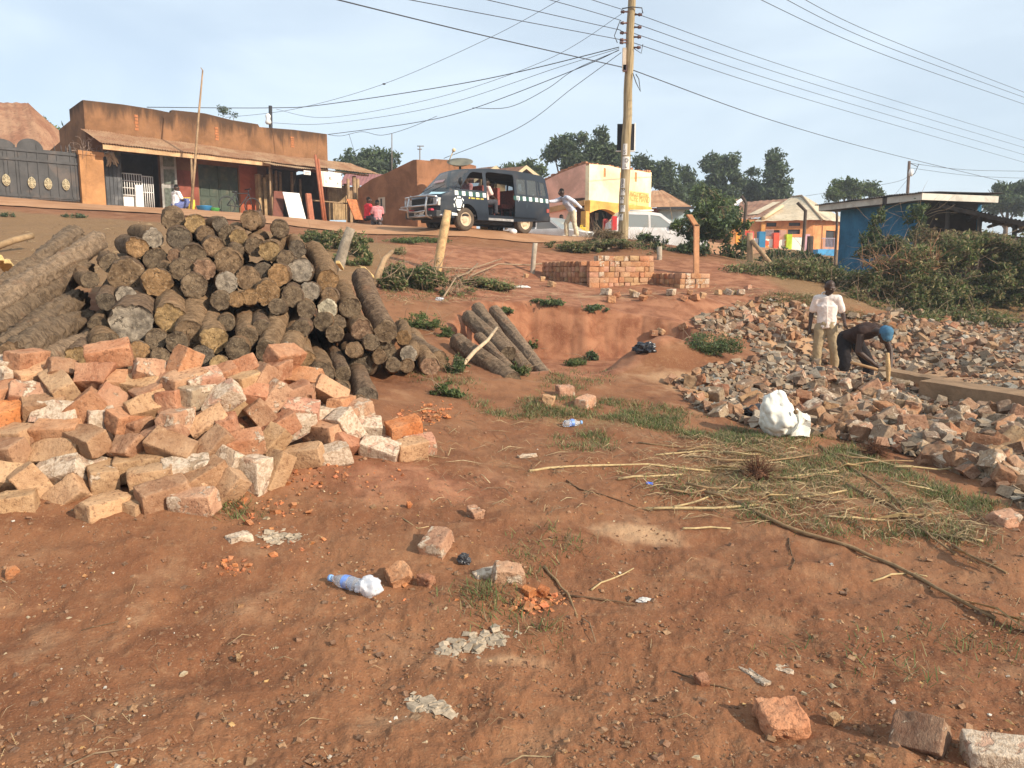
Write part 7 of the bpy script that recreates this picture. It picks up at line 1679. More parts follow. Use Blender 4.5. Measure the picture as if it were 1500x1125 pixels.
def wheel(B, x, y, r, w, rimc, tyre, sgn):
    M = Matrix.Translation((x, y, r)) @ Matrix.Rotation(R(-90 * sgn), 4, 'X')
    m = MB(); m.lathe([(r * .60, -w / 2), (r * .93, -w / 2), (r, -w * .32), (r * 1.0, 0), (r, w * .32), (r * .93, w / 2), (r * .80, w * .54), (r * .60, w / 2)], 28, M=M, caps=False); t = m.build('wheel', tyre, B)
    m = MB(); m.lathe([(r * .61, w * .48), (r * .55, w * .50), (r * .50, w * .30), (r * .34, w * .22), (r * .26, w * .36), (r * .14, w * .42), (.001, w * .42)], 20, M=M, caps=False)
    for k in range(5): a = k * 1.2566; q = Vector((math.cos(a) * r * .3, math.sin(a) * r * .3, w * .30)); m.ball(M @ q, .018, 1)
    m.build('rim', rimc, t)
    return t
def glass_mat(name, tint, al):
    t = NT(name); t.set(t.b.inputs['Base Color'], tint); t.b.inputs['Roughness'].default_value = .04; t.b.inputs['Transmission Weight'].default_value = al; t.b.inputs['IOR'].default_value = 1.1; t.b.inputs['Specular IOR Level'].default_value = .9; return t.m
def paint(name, c, rough=.35, dirt=(.30, .2, .13), amt=.35):
    return plain(name, c, .12, 2.5, rough, .5, bump=.03, dirt=dirt, dirtamt=amt)
TYRE = plain('dusty_tyre', (.10, .075, .055), .3, 9, .9, .1, bump=.4)
def build_van():
    a, b = P(680, 338.5, 24.2), P(767, 343, 25.85); d = a - b; yaw = math.atan2(d.y, d.x); org = b - Vector((d.x, d.y, 0)).normalized() * 1.05
    left = Vector((-math.sin(yaw), math.cos(yaw), 0)); org = org - left * .72; wb = d.xy.length
    B = empty('minibus', 'old dark blue minibus taxi with checkered stripe, bull bar and open sliding door', 'minibus', org, yaw); B.rotation_euler = (0, -math.asin(d.z / d.length), yaw)
    xr, xf = 1.05, 1.05 + wb
    X = lambda x: x
    blue = paint('dark_blue_paint', (.014, .020, .030), .3, (.09, .07, .055), .3)
    arc = [(xf + .44 * math.cos(t), .36 + .44 * math.sin(t)) for t in np.linspace(math.pi, 0, 12)]
    f = xf + .92
    out = [(-.03, .46), (.5, .42), (xr + .6, .36), (xf - .46, .34)] + arc + [(f - .05, .36), (f, .55), (f + .01, .82), (f - .05, 1.0), (f - .40, 1.14), (f - 1.12, 1.84), (f - 1.9, 1.93), (1.4, 1.95), (.35, 1.90), (.12, 1.80), (.0, 1.30), (-.05, .8)]
    gi = len(out) - 8   # segment from the bonnet to the roof = windscreen
    for i, (p, q) in enumerate(zip(out, out[1:])):
        if p == (f - .40, 1.14): gi = i
    w_ = lambda x, z: (.845 - .115 * max(0, (z - 1.0)) / .9 - .03 * max(0, (.6 - z)) / .3) * (1 - .10 * max(0, (x - (f - .6)) / .6) ** 2) * (1 - .06 * max(0, (.25 - x) / .3) ** 2)
    bulge = lambda x, z: (.13 if x > f - 1.3 and z < 1.8 else (-.06 if x < .2 and z > .5 else 0), .045 if z > 1.78 else 0)
    win_d = [(f - 1.62, 1.22), (f - .68, 1.22), (f - 1.12, 1.72), (f - 1.25, 1.77), (f - 1.60, 1.77)]
    opn = [(f - 2.86, .52), (f - 1.80, .52), (f - 1.74, 1.0), (f - 1.74, 1.76), (f - 1.82, 1.82), (f - 2.86, 1.82)]
    r1 = [(.98, 1.22), (1.36, 1.22), (1.36, 1.72), (.98, 1.72)]; r2 = [(.44, 1.24), (.92, 1.22), (.92, 1.72), (.48, 1.70)]; r3 = [(.12, 1.26), (.38, 1.24), (.40, 1.69), (.20, 1.66)]
    gl = glass_mat('tinted_glass', (.30, .34, .36), .75)
    side = vehicle_skin(B, out, [win_d, opn, r1, r2, r3], w_, bulge, blue, gl, (gi,), [opn, win_d])
    # sliding door pushed back over the flank
    dr = [(f - 3.88, .50), (f - 2.84, .50), (f - 2.84, 1.80), (f - 3.86, 1.78)]
    dw = [(f - 3.80, 1.22), (f - 3.40, 1.22), (f - 3.40, 1.70), (f - 3.80, 1.70)]; dw2 = [(f - 3.33, 1.22), (f - 2.95, 1.22), (f - 2.95, 1.70), (f - 3.33, 1.70)]
    me = side(1, 'sliding_door', dr, [dw, dw2], .055); D = link('sliding_door', me, blue, B)
    for q in (dw, dw2): link('window', side(1, 'window', q, [], .05), gl, D)
    m = MB(); m.box(f - 2.97, f - 2.93, w_(2, 1.1) + .06, w_(2, 1.1) + .10, .98, 1.14); m.build('handle', plain('chrome', (.6, .6, .62), .1, 3, .25, .6, 1.0), D)
    # floor, far lining, seats
    dk = plain('dim_interior', (.035, .03, .03), .3, 3, .9, .1); seat = plain('red_patterned_seat', (.26, .075, .06), .5, 22, .9, .1)
    m = MB(); m.box(.1, f - .5, -.78, .78, .44, .50); m.box(f - 1.75, f - 1.68, -.78, .70, .5, 1.1); m.box(.2, f - 1.3, -.66, .66, 1.80, 1.84); m.build('floor', dk, B)
    m = MB(); m.box(f - 2.84, f - 1.80, .74, .83, .36, .43); m.build('door_step', plain('worn_step', (.3, .29, .28), .4, 8, .6, .3), B)
    for sx, y0, y1 in ((f - 2.25, -.72, .45), (f - 3.05, -.72, .30), (f - 1.45, .1, .65), (f - 1.45, -.65, -.1), (.6, -.7, .7)):
        m = MB(); m.box(sx - .25, sx + .22, y0, y1, .80, .94); m.box(sx - .36, sx - .24, y0, y1, .88, 1.42); m.bevel(.03, 2)
        for q in (y0 + .1, y1 - .1): m.tube([(sx - .2, q, .5), (sx - .2, q, .82)], .018, 5); m.tube([(sx + .15, q, .5), (sx + .15, q, .82)], .018, 5)
        m.build('seat', seat, B)
    m = MB(); pts = [(f - .72 + .16 * math.sin(t) * .4, .36 + .19 * math.cos(t), 1.12 + .16 * math.sin(t)) for t in np.linspace(0, 6.28, 20)]; m.tube(pts, .016, 5, caps=False); m.build('steering_wheel', dk, B); m = MB(); m.box(f - .75, f - .35, -.7, .7, .9, 1.10); m.build('dashboard', dk, B)
    # stripe of squares round the waist
    wh, gn = plain('stripe_white', (.80, .84, .80), .06, 4, .4, .4, bump=0), plain('stripe_green', (.015, .07, .06), .1, 4, .4, .4, bump=0)
    x = .04; k = 0; sw, sd, sr = MB(), MB(), MB()
    while x < f - .5:
        door = f - 3.88 < x < f - 2.86
        if not (f - 2.86 <= x < f - 1.76):
            y = lambda xx, z: w_(xx, z) + (.062 if door else .004)
            (sd if door else sr if x < 1 else sw).quad((x, y(x, 1.02), 1.03), (x + .13, y(x + .13, 1.03), 1.03), (x + .13, y(x + .13, 1.16), 1.16), (x, y(x, 1.16), 1.16), mi=k % 2)
        x += .135; k += 1
    sw.build('checker_stripe', [wh, gn], B); sr.build('checker_stripe', [wh, gn], B); sd.build('checker_stripe', [wh, gn], D)
    def on(x, z, o=.006): return Vector((x, w_(x, z) + o, z))
    # white ball emblem and small yellow lettering on the door
    m = MB(); cx, cz = f - .62, .80; xs = lambda t: -t
    def patch(pts): m.bm.faces.new([m.bm.verts.new(on(cx - q[0], cz + q[1])) for q in pts])
    patch([(-.09, .12), (.09, .12), (.13, .02), (.07, -.14), (-.07, -.14), (-.13, .02)]); patch([(-.06, .20), (.06, .20), (.08, .15), (-.08, .15)]); patch([(-.04, -.22), (.04, -.22), (.07, -.18), (-.07, -.18)])
    for s in (1, -1): patch([(s * .12, .17), (s * .19, .10), (s * .17, .06), (s * .11, .13)][::s]); patch([(s * .17, -.02), (s * .20, -.04), (s * .17, -.14), (s * .14, -.10)][::s])
    m.build('emblem', wh, B)
    m = MB(); r = random.Random(2); x = f - 1.0
    while x > f - 1.62:
        wv = r.uniform(.02, .05); m.quad(on(x, .955), on(x - wv, .955), on(x - wv, .955 + r.uniform(.03, .045)), on(x, .955 + .04)); x -= wv + (.05 if r.random() < .18 else .012)
    m.build('lettering', plain('lettering_yellow', (.75, .58, .12), .1), B)
    m = MB(); m.quad(on(f - .38, .43), on(f - .58, .43), on(f - .56, .50), on(f - .36, .52)); m.build('sticker', wh, B)
    # front: lamps, grille, bumper, bull bar, plate, mirror, wipers
    ch = plain('worn_chrome', (.50, .48, .47), .15, 5, .3, .5, .9, bump=.1)
    F_ = lambda y, z: f + .005 + .13 * (1 - (y / .80) ** 2) * 1.0
    m = MB(); m.box(F_(0, .8) - .06, F_(0, .8) + .012, -.48, .48, .70, .93)
    for z in (.74, .79, .84, .89): m.box(F_(0, .8), F_(0, .8) + .03, -.47, .47, z, z + .02)
    m.build('grille', plain('black_grille', (.03, .028, .027), .2, 6, .6, .3), B)
    for s in (1, -1):
        m = MB(); m.box(F_(.62, .8) - .10, F_(.62, .8) + .03, *(sorted((s * .50, s * .76))), .70, .93); m.bevel(.02, 2); m.build('headlight', glass_mat('lamp_glass', (.75, .72, .68), .3), B)
        m = MB(); m.box(F_(.6, .5) - .05, F_(.6, .5) + .05, *(sorted((s * .46, s * .70))), .40, .46); m.build('indicator', plain('amber_lamp', (.8, .3, .05), .1, 3, .3, .4), B)
        m = MB(); m.box(F_(.3, .5) - .03, F_(.3, .5) + .10, *(sorted((s * .44, s * .56))), .56, .62); m.build('reflector', plain('pink_reflector', (.6, .08, .12), .1), B)
    m = MB(); m.box(F_(.3, .5) - .12, F_(.3, .5) + .06, -.80, .80, .36, .56); m.bevel(.03, 2); m.build('bumper', plain('dark_bumper', (.05, .05, .05), .2, 4, .6, .3), B)
    m = MB(); xb = f + .30
    for y in (-.46, .46): m.tube([(xb - .22, y, .34), (xb, y, .40), (xb + .02, y, .70), (xb - .04, y, .95), (xb - .12, y, 1.02)], .034, 7)
    m.tube([(xb - .04, -.46, .98), (xb - .06, 0, 1.0), (xb - .04, .46, .98)], .03, 7); m.tube([(xb - .15, .80, .94), (xb - .02, .62, .97), (xb - .04, .46, .98)], .03, 7); m.tube([(xb - .15, .80, .94), (xb - .14, .80, .72), (xb + .0, .46, .70)], .03, 7); m.tube([(xb - .15, -.80, .94), (xb - .02, -.62, .97), (xb - .04, -.46, .98)], .03, 7); m.tube([(xb - .15, -.80, .94), (xb - .14, -.80, .72), (xb + .0, -.46, .70)], .03, 7)
    m.tube([(xb + .02, -.80, .70), (xb + .02, .46, .70)], .03, 7); m.tube([(xb, -.46, .55), (xb, .0, .53), (xb, .46, .55)], .026, 7); m.tube([(xb - .02, -.95, .66), (xb, -.46, .60)], .026, 7); m.tube([(xb - .05, -.46, .40), (xb - .05, .46, .40)], .034, 7); m.tube([(xb - .1, .46, .40), (xb - .3, .84, .42)], .034, 7)
    m.build('bull_bar', ch, B)
    m = MB(); m.box(xb - .08, xb - .065, -.24, .22, .44, .56); pl = m.build('number_plate', plain('plate_white', (.70, .66, .58), .1, 3), B)
    t = text('UAE', .13, Matrix.Translation((xb - .06, -.20, .455)) @ Matrix((Vector((0, 1, 0)), Vector((0, 0, 1)), Vector((1, 0, 0)))).transposed().to_4x4(), DARKM); t.parent = pl
    for s in (1,):
        m = MB(); m.tube([(f - .72, s * .84, 1.26), (f - .55, s * .98, 1.34)], .015, 5); mi = m.build('mirror', plain('black_mirror', (.02, .02, .02), .1, 3, .5, .3), B); m = MB(); m.ball((f - .56, s * 1.0, 1.42), .1, 2, (.55, .9, 1.25)); m.build('mirror_housing', plain('black_mirror_shell', (.02, .02, .02), .1, 3, .4, .4), mi)
    m = MB()
    for y in (.1, -.45): m.tube([(f - .22, y, 1.18), (f - .42, y + .35, 1.36)], .012, 4)
    m.build('wiper', DARKM, B); m = MB(); m.quad((f - .15, .12, 1.148), (f - .02, .16, 1.072), (f - .06, .70, 1.035), (f - .26, .70, 1.105)); m.quad((f - .15, -.22, 1.148), (f - .02, -.26, 1.072), (f - .06, -.66, 1.035), (f - .26, -.66, 1.105)); m.build('bonnet_patch', plain('pale_blue_patch', (.45, .66, .72), .1, 4, .4, .4), B)
    m = MB(); q = lambda y, s: Vector((f - .40 - .72 * s + .14 * (1 - (y / .8) ** 2), y, 1.14 + .70 * s + .0)) + Vector((.02, 0, .02)); m.quad(q(-.35, .44), q(.15, .44), q(.15, .55), q(-.35, .55)); m.build('windscreen_sticker', plain('faded_pink', (.5, .32, .32), .1), B)
    m = MB(); m.box(-.10, .02, -.78, .80, .44, .62); m.bevel(.02); m.build('rear_bumper', plain('rear_bumper_black', (.03, .03, .03), .1, 4, .6, .3), B); m = MB(); m.box(.02, .14, .80, .852, .72, .84); m.build('rear_lamp', plain('lamp_red', (.35, .08, .06), .2, 4, .3, .4), B)
    rimc = plain('cream_rim', (.56, .44, .30), .25, 8, .7, .2)
    for x in (xr, xf):
        for s in (1, -1): wheel(B, x, s * .70, .345, .21, rimc, TYRE, s)
    m = MB(); m.box(.3, f - .2, -.5, .5, .26, .44); m.tube([(xr, -.7, .34), (xr, .7, .34)], .06, 6); m.build('chassis', DARKM, B)
    bpy.context.view_layer.update()
    return B, f
VAN, VF = build_van()
def build_cars():
    wh = paint('white_car_paint', (.76, .75, .72), .3, (.4, .3, .22), .25); gl = glass_mat('car_glass', (.40, .44, .44), .45)
    def sedan():
        p = P(806, 352, 30.3); p.z = H(p.x, p.y) + .0
        B = empty('parked_car', 'white car partly hidden behind the road edge below the minibus rear', 'car', p, R(-35))
        out = [(-2.1, .35), (2.1, .35), (2.15, .6), (2.0, .80), (1.0, .95), (.35, 1.38), (-.8, 1.40), (-1.45, 1.0), (-2.05, .93), (-2.15, .6)]
        w1 = [(-.1, .98), (.85, .98), (.32, 1.32), (-.1, 1.33)]; w2 = [(-1.15, .98), (-.18, .98), (-.18, 1.33), (-.75, 1.33)]
        vehicle_skin(B, out, [w1, w2], lambda x, z: .82 - .2 * max(0, (z - .9)) - .08 * max(0, abs(x) - 1.6), lambda x, z: (.10 if x > 1.9 else -.08 if x < -1.9 else 0, .03 if z > .75 else 0), wh, gl, (4, 6))
        for x in (-1.3, 1.35):
            for s in (1, -1): wheel(B, x, s * .70, .30, .19, plain('grey_rim', (.35, .35, .35), .2), TYRE, s)
        m = MB(); m.box(2.24, 2.26, -.25, .25, .62, .74); m.build('number_plate', plain('plate_yellow', (.8, .62, .08), .1), B)
        for s in (1, -1):
            m = MB(); m.box(2.08, 2.22, *(sorted((s * .48, s * .76))), .62, .78); m.build('headlight', gl, B)
    sedan()
    p = P(950, 356, 30.3); p.z = H(p.x, p.y) - .08
    B = empty('parked_car', 'silver hatchback with red tail lamp parked behind the utility pole', 'car', p, R(6))
    sv = paint('silver_car_paint', (.62, .61, .60), .3, (.3, .25, .2), .35)
    out = [(-1.55, .38), (2.0, .38), (2.06, .62), (1.95, .85), (1.05, 1.02), (.25, 1.62), (-.3, 1.70), (-1.2, 1.68), (-1.52, 1.30), (-1.60, .7)]
    w1 = [(-.15, 1.10), (.75, 1.10), (.20, 1.52), (-.15, 1.56)]; w2 = [(-1.0, 1.12), (-.23, 1.10), (-.23, 1.56), (-1.0, 1.58)]; w3 = [(-1.40, 1.14), (-1.08, 1.12), (-1.08, 1.55), (-1.25, 1.55)]
    vehicle_skin(B, out, [w1, w2, w3], lambda x, z: .82 - .22 * max(0, (z - 1.0)) - .08 * max(0, abs(x) - 1.5), lambda x, z: (.10 if x > 1.8 else -.06 if x < -1.4 else 0, .03 if z > .8 else 0), sv, gl, (4, 7))
    for x in (-1.05, 1.3):
        for s in (1, -1): wheel(B, x, s * .70, .31, .19, plain('alloy_grey', (.4, .4, .4), .2), TYRE, s)
    for s in (1, -1):
        m = MB(); m.box(-1.60, -1.44, *(sorted((s * .62, s * .835))), 1.0, 1.5); m.build('tail_lamp', plain('tail_red', (.55, .03, .03), .1, 3, .3, .5), B)
    m = MB(); m.tube([(-.9, -.55, 1.73), (.0, -.55, 1.74)], .025, 5); m.tube([(-.9, .55, 1.73), (.0, .55, 1.74)], .025, 5); m.build('roof_rail', WHITEM, B); m = MB(); m.box(.62, .75, -.98, -.84, 1.10, 1.24); m.bevel(.02); m.build('mirror', sv, B)
build_cars()
# ---------------------------------------------------------------- people
def blob(name, bones, mat, voxel, smooth=4, parent=None, flat=()):
    """one continuous surface grown round tapered limbs: bones = [(points, radii, squash)]"""
    m = MB()
    for pts, rad, sq in bones:
        pts = [Vector(p) for p in pts]
        d = []
        for i, (p, r) in enumerate(zip(pts, rad)):
            d.append(p)
        n = 12; dense, dr = [], []
        for i in range(len(pts) - 1):
            for k in range(5): dense.append(pts[i].lerp(pts[i + 1], k / 5)); dr.append(rad[i] + (rad[i + 1] - rad[i]) * k / 5)
        dense.append(pts[-1]); dr.append(rad[-1])
        v0 = len(m.bm.verts); m.tube(dense, dr, n); m.bm.verts.ensure_lookup_table()
        if sq:   # widen sideways (x axis of the body given) and flatten front to back
            ax, kx, ky = sq; ax = Vector(ax).normalized()
            vs = [m.bm.verts[i] for i in range(v0, len(m.bm.verts))]
            for j, v in enumerate(vs):
                c = dense[min(j // n, len(dense) - 1)]; t = (dense[-1] - dense[0]).normalized(); w = v.co - c; s = ax * w.dot(ax); f = w - s - t * w.dot(t); v.co = c + s * kx + f * ky + t * w.dot(t)
        for p, r in ((pts[0], rad[0]), (pts[-1], rad[-1])):
            if (name, 'flat') in flat: continue
            if not sq: m.ball(p, r * .99, 2)
    for i in range(0): pass
    me = m.mesh(name); o = bpy.data.objects.new(name, me); COL.objects.link(o)
    md = o.modifiers.new('r', 'REMESH'); md.mode = 'VOXEL'; md.voxel_size = voxel; s = o.modifiers.new('s', 'SMOOTH'); s.iterations = smooth; s.factor = .5
    dg = bpy.context.evaluated_depsgraph_get(); dg.update(); new = bpy.data.meshes.new_from_object(o.evaluated_get(dg)); o.modifiers.clear(); o.data = new; bpy.data.meshes.remove(me)
    new.polygons.foreach_set('use_smooth', [True] * len(new.polygons)); new.materials.clear(); new.materials.append(mat); new.name = name
    if parent: o.parent = parent
    return o
SKIN = plain('dark_brown_skin', (.055, .030, .020), .12, 12, .5, .35, bump=.05); HAIRM = plain('black_hair', (.012, .011, .010), .2, 60, .9, .1, bump=.6)
def cloth(name, c, **k): return plain(name, c, k.get('var', .14), k.get('scale', 9), .9, .1, bump=.5, bd=.012)
def head_bones(c, up, fw, s=1.0):
    """skull, jaw, nose, lips, ears, brow from simple tapered pieces"""
    up, fw = Vector(up).normalized(), Vector(fw).normalized(); sd = up.cross(fw).normalized(); c = Vector(c); q = lambda a, b, d: c + sd * a * s + fw * b * s + up * d * s
    return [([q(0, -.022, -.01), q(0, -.015, .045)], [.088 * s, .082 * s], None), ([q(0, .02, -.01), q(0, .045, -.075)], [.070 * s, .045 * s], None), ([q(0, .06, .02), q(0, .078, .0)], [.045 * s, .04 * s], None), ([q(0, .095, .012), q(0, .112, -.018)], [.012 * s, .019 * s], None), ([q(-.02, .098, -.052), q(.02, .098, -.052)], [.013 * s, .013 * s], None),
            ([q(-.088, -.005, .015), q(-.092, -.008, -.03)], [.014 * s, .012 * s], None), ([q(.088, -.005, .015), q(.092, -.008, -.03)], [.014 * s, .012 * s], None), ([q(-.045, .082, .035), q(.045, .082, .035)], [.017 * s, .017 * s], None)]
def eyes(parent, c, up, fw, s=1.0):
    up, fw = Vector(up).normalized(), Vector(fw).normalized(); sd = up.cross(fw).normalized(); c = Vector(c)
    for k in (-1, 1):
        m = MB(); p = c + (sd * .034 * k + fw * .086 + up * .012) * s; m.ball(p, .015 * s, 2); m.build('eye', plain('eye_white', (.26, .23, .20), .05, 3, .3, .4, bump=0), parent)
def hand(w, d, palm, s=1.0, curl=.5, thumb=1):
    """palm and five fingers from the wrist w along d, curling towards palm normal"""
    w, d, n = Vector(w), Vector(d).normalized(), Vector(palm).normalized(); n = (n - d * n.dot(d)).normalized(); sd = d.cross(n)
    out = [([w, w + d * .085 * s], [.026 * s, .034 * s], None), ([w + d * .05 * s + sd * .02 * s, w + d * .085 * s + sd * .026 * s], [.022 * s, .016 * s], None), ([w + d * .05 * s - sd * .02 * s, w + d * .085 * s - sd * .026 * s], [.022 * s, .016 * s], None)]
    for k, (o, L) in enumerate(((-.029, .075), (-.010, .088), (.010, .082), (.028, .062))):
        p = w + d * .088 * s + sd * o * s; q = [p]; a = curl * .35
        for j in range(3): p = p + (d * math.cos(a) + n * math.sin(a)) * L * s / 3; q.append(p); a += curl * .75
        out.append((q, [.0105 * s, .0098 * s, .009 * s, .0078 * s], None))
    p = w + d * .03 * s + sd * -.03 * s * thumb; out.append(([p, p + (d * .6 - sd * .6 * thumb + n * .3) * .035 * s, p + (d * 1.1 - sd * .65 * thumb + n * .6) * .06 * s], [.014 * s, .012 * s, .009 * s], None))
    return out
def person(label, foot, yaw, J, skinv=.016, shirt=None, trouser=None, shoes=None, hair=True, extra=None, sleeves='short', sc=1.0, hands=True, group=None, cap=None, skirt=None, thumbs=(1, -1), palms=((1, 0, 0), (-1, 0, 0)), curl=.5, bare=False):
    """J: joints in body space (x to the person's left, y behind, z up; facing -y)"""
    g = lambda k: Vector(J[k]) * sc
    B = empty('person', label, 'person', foot, yaw, group)
    pel, che, nk, hd = g('pelvis'), g('chest'), g('neck'), g('head'); sl, sr, el, er, hl, hr = (g(k) for k in ('sl', 'sr', 'el', 'er', 'hl', 'hr')); pl, pr, kl, kr, al, ar = (g(k) for k in ('pl', 'pr', 'kl', 'kr', 'al', 'ar')); tl, tr = g('tl'), g('tr')
    up = Vector(J.get('hup', (0, 0, 1))); fw = Vector(J.get('hfw', (0, -1, 0))); ax = (sl - sr).normalized(); hx = (pl - pr).normalized(); s = sc
    torso = [([pel, pel.lerp(che, .45), che], [.112 * s, .104 * s, .122 * s], (ax, 1.36, .92)), ([che, che.lerp(nk, .8)], [.115 * s, .06 * s], (ax, 1.30, .85)), ([sr, sl], [.062 * s, .062 * s], None), ([nk.lerp(che, .2), nk, hd - up * .04 * s], [.06 * s, .052 * s, .056 * s], None)]
    arms = [([sl, el], [.056 * s, .043 * s], None), ([el, hl], [.043 * s, .029 * s], None), ([sr, er], [.056 * s, .043 * s], None), ([er, hr], [.043 * s, .029 * s], None)]
    legs = [([pl, kl], [.092 * s, .060 * s], None), ([kl, kl.lerp(al, .35), al], [.058 * s, .060 * s, .038 * s], None), ([pr, kr], [.092 * s, .060 * s], None), ([kr, kr.lerp(ar, .35), ar], [.058 * s, .060 * s, .038 * s], None), ([al, tl], [.040 * s, .030 * s], None), ([ar, tr], [.040 * s, .030 * s], None)]
    hb = []
    if hands: hb = hand(hl, hl - el, palms[0], s, curl, thumbs[0]) + hand(hr, hr - er, palms[1], s, curl, thumbs[1])
    body = blob('body', torso + arms + legs + hb + head_bones(hd, up, fw, s), SKIN, skinv, 2, B)
    if skinv < .02: eyes(B, hd, up, fw, s)
    if shirt:
        t = .017 * s; sb = [([pel.lerp(che, -.18), pel.lerp(che, .45), che], [.128 * s, .118 * s, .137 * s], (ax, 1.36, .98)), ([che, che.lerp(nk, .72)], [.13 * s, .078 * s], (ax, 1.30, .88)), ([sr, sl], [.078 * s, .078 * s], None)]
        k = {'short': .72, 'long': 1.0, 'none': .0}[sleeves]
        if k: sb += [([sl, sl.lerp(el, k)], [.078 * s, .070 * s], None), ([sr, sr.lerp(er, k)], [.078 * s, .070 * s], None)]
        if sleeves == 'long': sb += [([el, el.lerp(hl, .92)], [.062 * s, .046 * s], None), ([er, er.lerp(hr, .92)], [.062 * s, .046 * s], None)]
        so = blob('shirt', sb, shirt, max(.014, skinv), 2, B)
        for v in so.data.vertices:      # folds
            q = v.co; v.co += v.normal * (.010 * mnoise.noise(Vector((q.x * 14, q.y * 14, q.z * 7))) + .006 * mnoise.noise(q * 26)) * s
        if sleeves != 'none' and skinv < .02:   # collar
            m = MB(); c0 = nk - Vector((0, 0, .025)); pts = [c0 + ax * .085 * s * math.cos(a) + fw * .085 * s * math.sin(a) + Vector((0, 0, -.03 * math.sin(a))) for a in np.linspace(-4.2, 1.05, 14)]; m.tube(pts, .016, 5); m.build('collar', shirt, B)
    if trouser:
        tb = [([pel + Vector((0, 0, .06 * s)), pel - Vector((0, 0, .06 * s))], [.122 * s, .128 * s], (hx, 1.36, 1.0)), ([pl, kl], [.108 * s, .082 * s], None), ([kl, kl.lerp(al, .97)], [.082 * s, .078 * s], None), ([pr, kr], [.108 * s, .082 * s], None), ([kr, kr.lerp(ar, .97)], [.082 * s, .078 * s], None)]
        to = blob('trousers', tb, trouser, max(.014, skinv), 2, B)
        for v in to.data.vertices: q = v.co; v.co += v.normal * (.012 * mnoise.noise(Vector((q.x * 12, q.y * 12, q.z * 9))) + .006 * mnoise.noise(q * 28)) * s
    if skirt: blob('skirt', [([pel + Vector((0, 0, .05)), pel - Vector((0, 0, .1)), kl.lerp(kr, .5) - Vector((0, 0, .05))], [.12 * s, .15 * s, .2 * s], (hx, 1.3, 1.0)), ([pl, kl], [.12 * s, .12 * s], None), ([pr, kr], [.12 * s, .12 * s], None)], skirt, .025, 3, B)
    if shoes: blob('shoes', [([al - Vector((0, 0, .03 * s)), tl], [.050 * s, .042 * s], None), ([ar - Vector((0, 0, .03 * s)), tr], [.050 * s, .042 * s], None)], shoes, max(.014, skinv), 2, B)
    if hair: blob('hair', [([hd + up * .05 * s - fw * .028 * s, hd + up * .058 * s - fw * .02 * s], [.084 * s, .084 * s], None)], HAIRM, .012, 1, B)
    if cap: blob('cap', [([hd + up * .045 * s - fw * .02 * s, hd + up * .075 * s - fw * .02 * s], [.100 * s, .086 * s], None), ([hd + up * .035 * s - fw * .06 * s, hd + up * .035 * s + fw * .05 * s], [.080 * s, .072 * s], None)], cap, .012, 2, B)
    return B
STAND = dict(pelvis=(0, 0, .93), chest=(0, .0, 1.27), neck=(0, .0, 1.46), head=(0, -.02, 1.60), sl=(.17, .0, 1.39), sr=(-.17, .0, 1.39), el=(.23, .03, 1.10), er=(-.23, .03, 1.10), hl=(.25, -.06, .86), hr=(-.25, -.06, .86), pl=(.09, 0, .88), pr=(-.09, 0, .88), kl=(.11, -.02, .48), kr=(-.11, -.02, .48), al=(.12, .02, .08), ar=(-.12, .02, .08), tl=(.14, -.13, .04), tr=(-.14, -.13, .04))
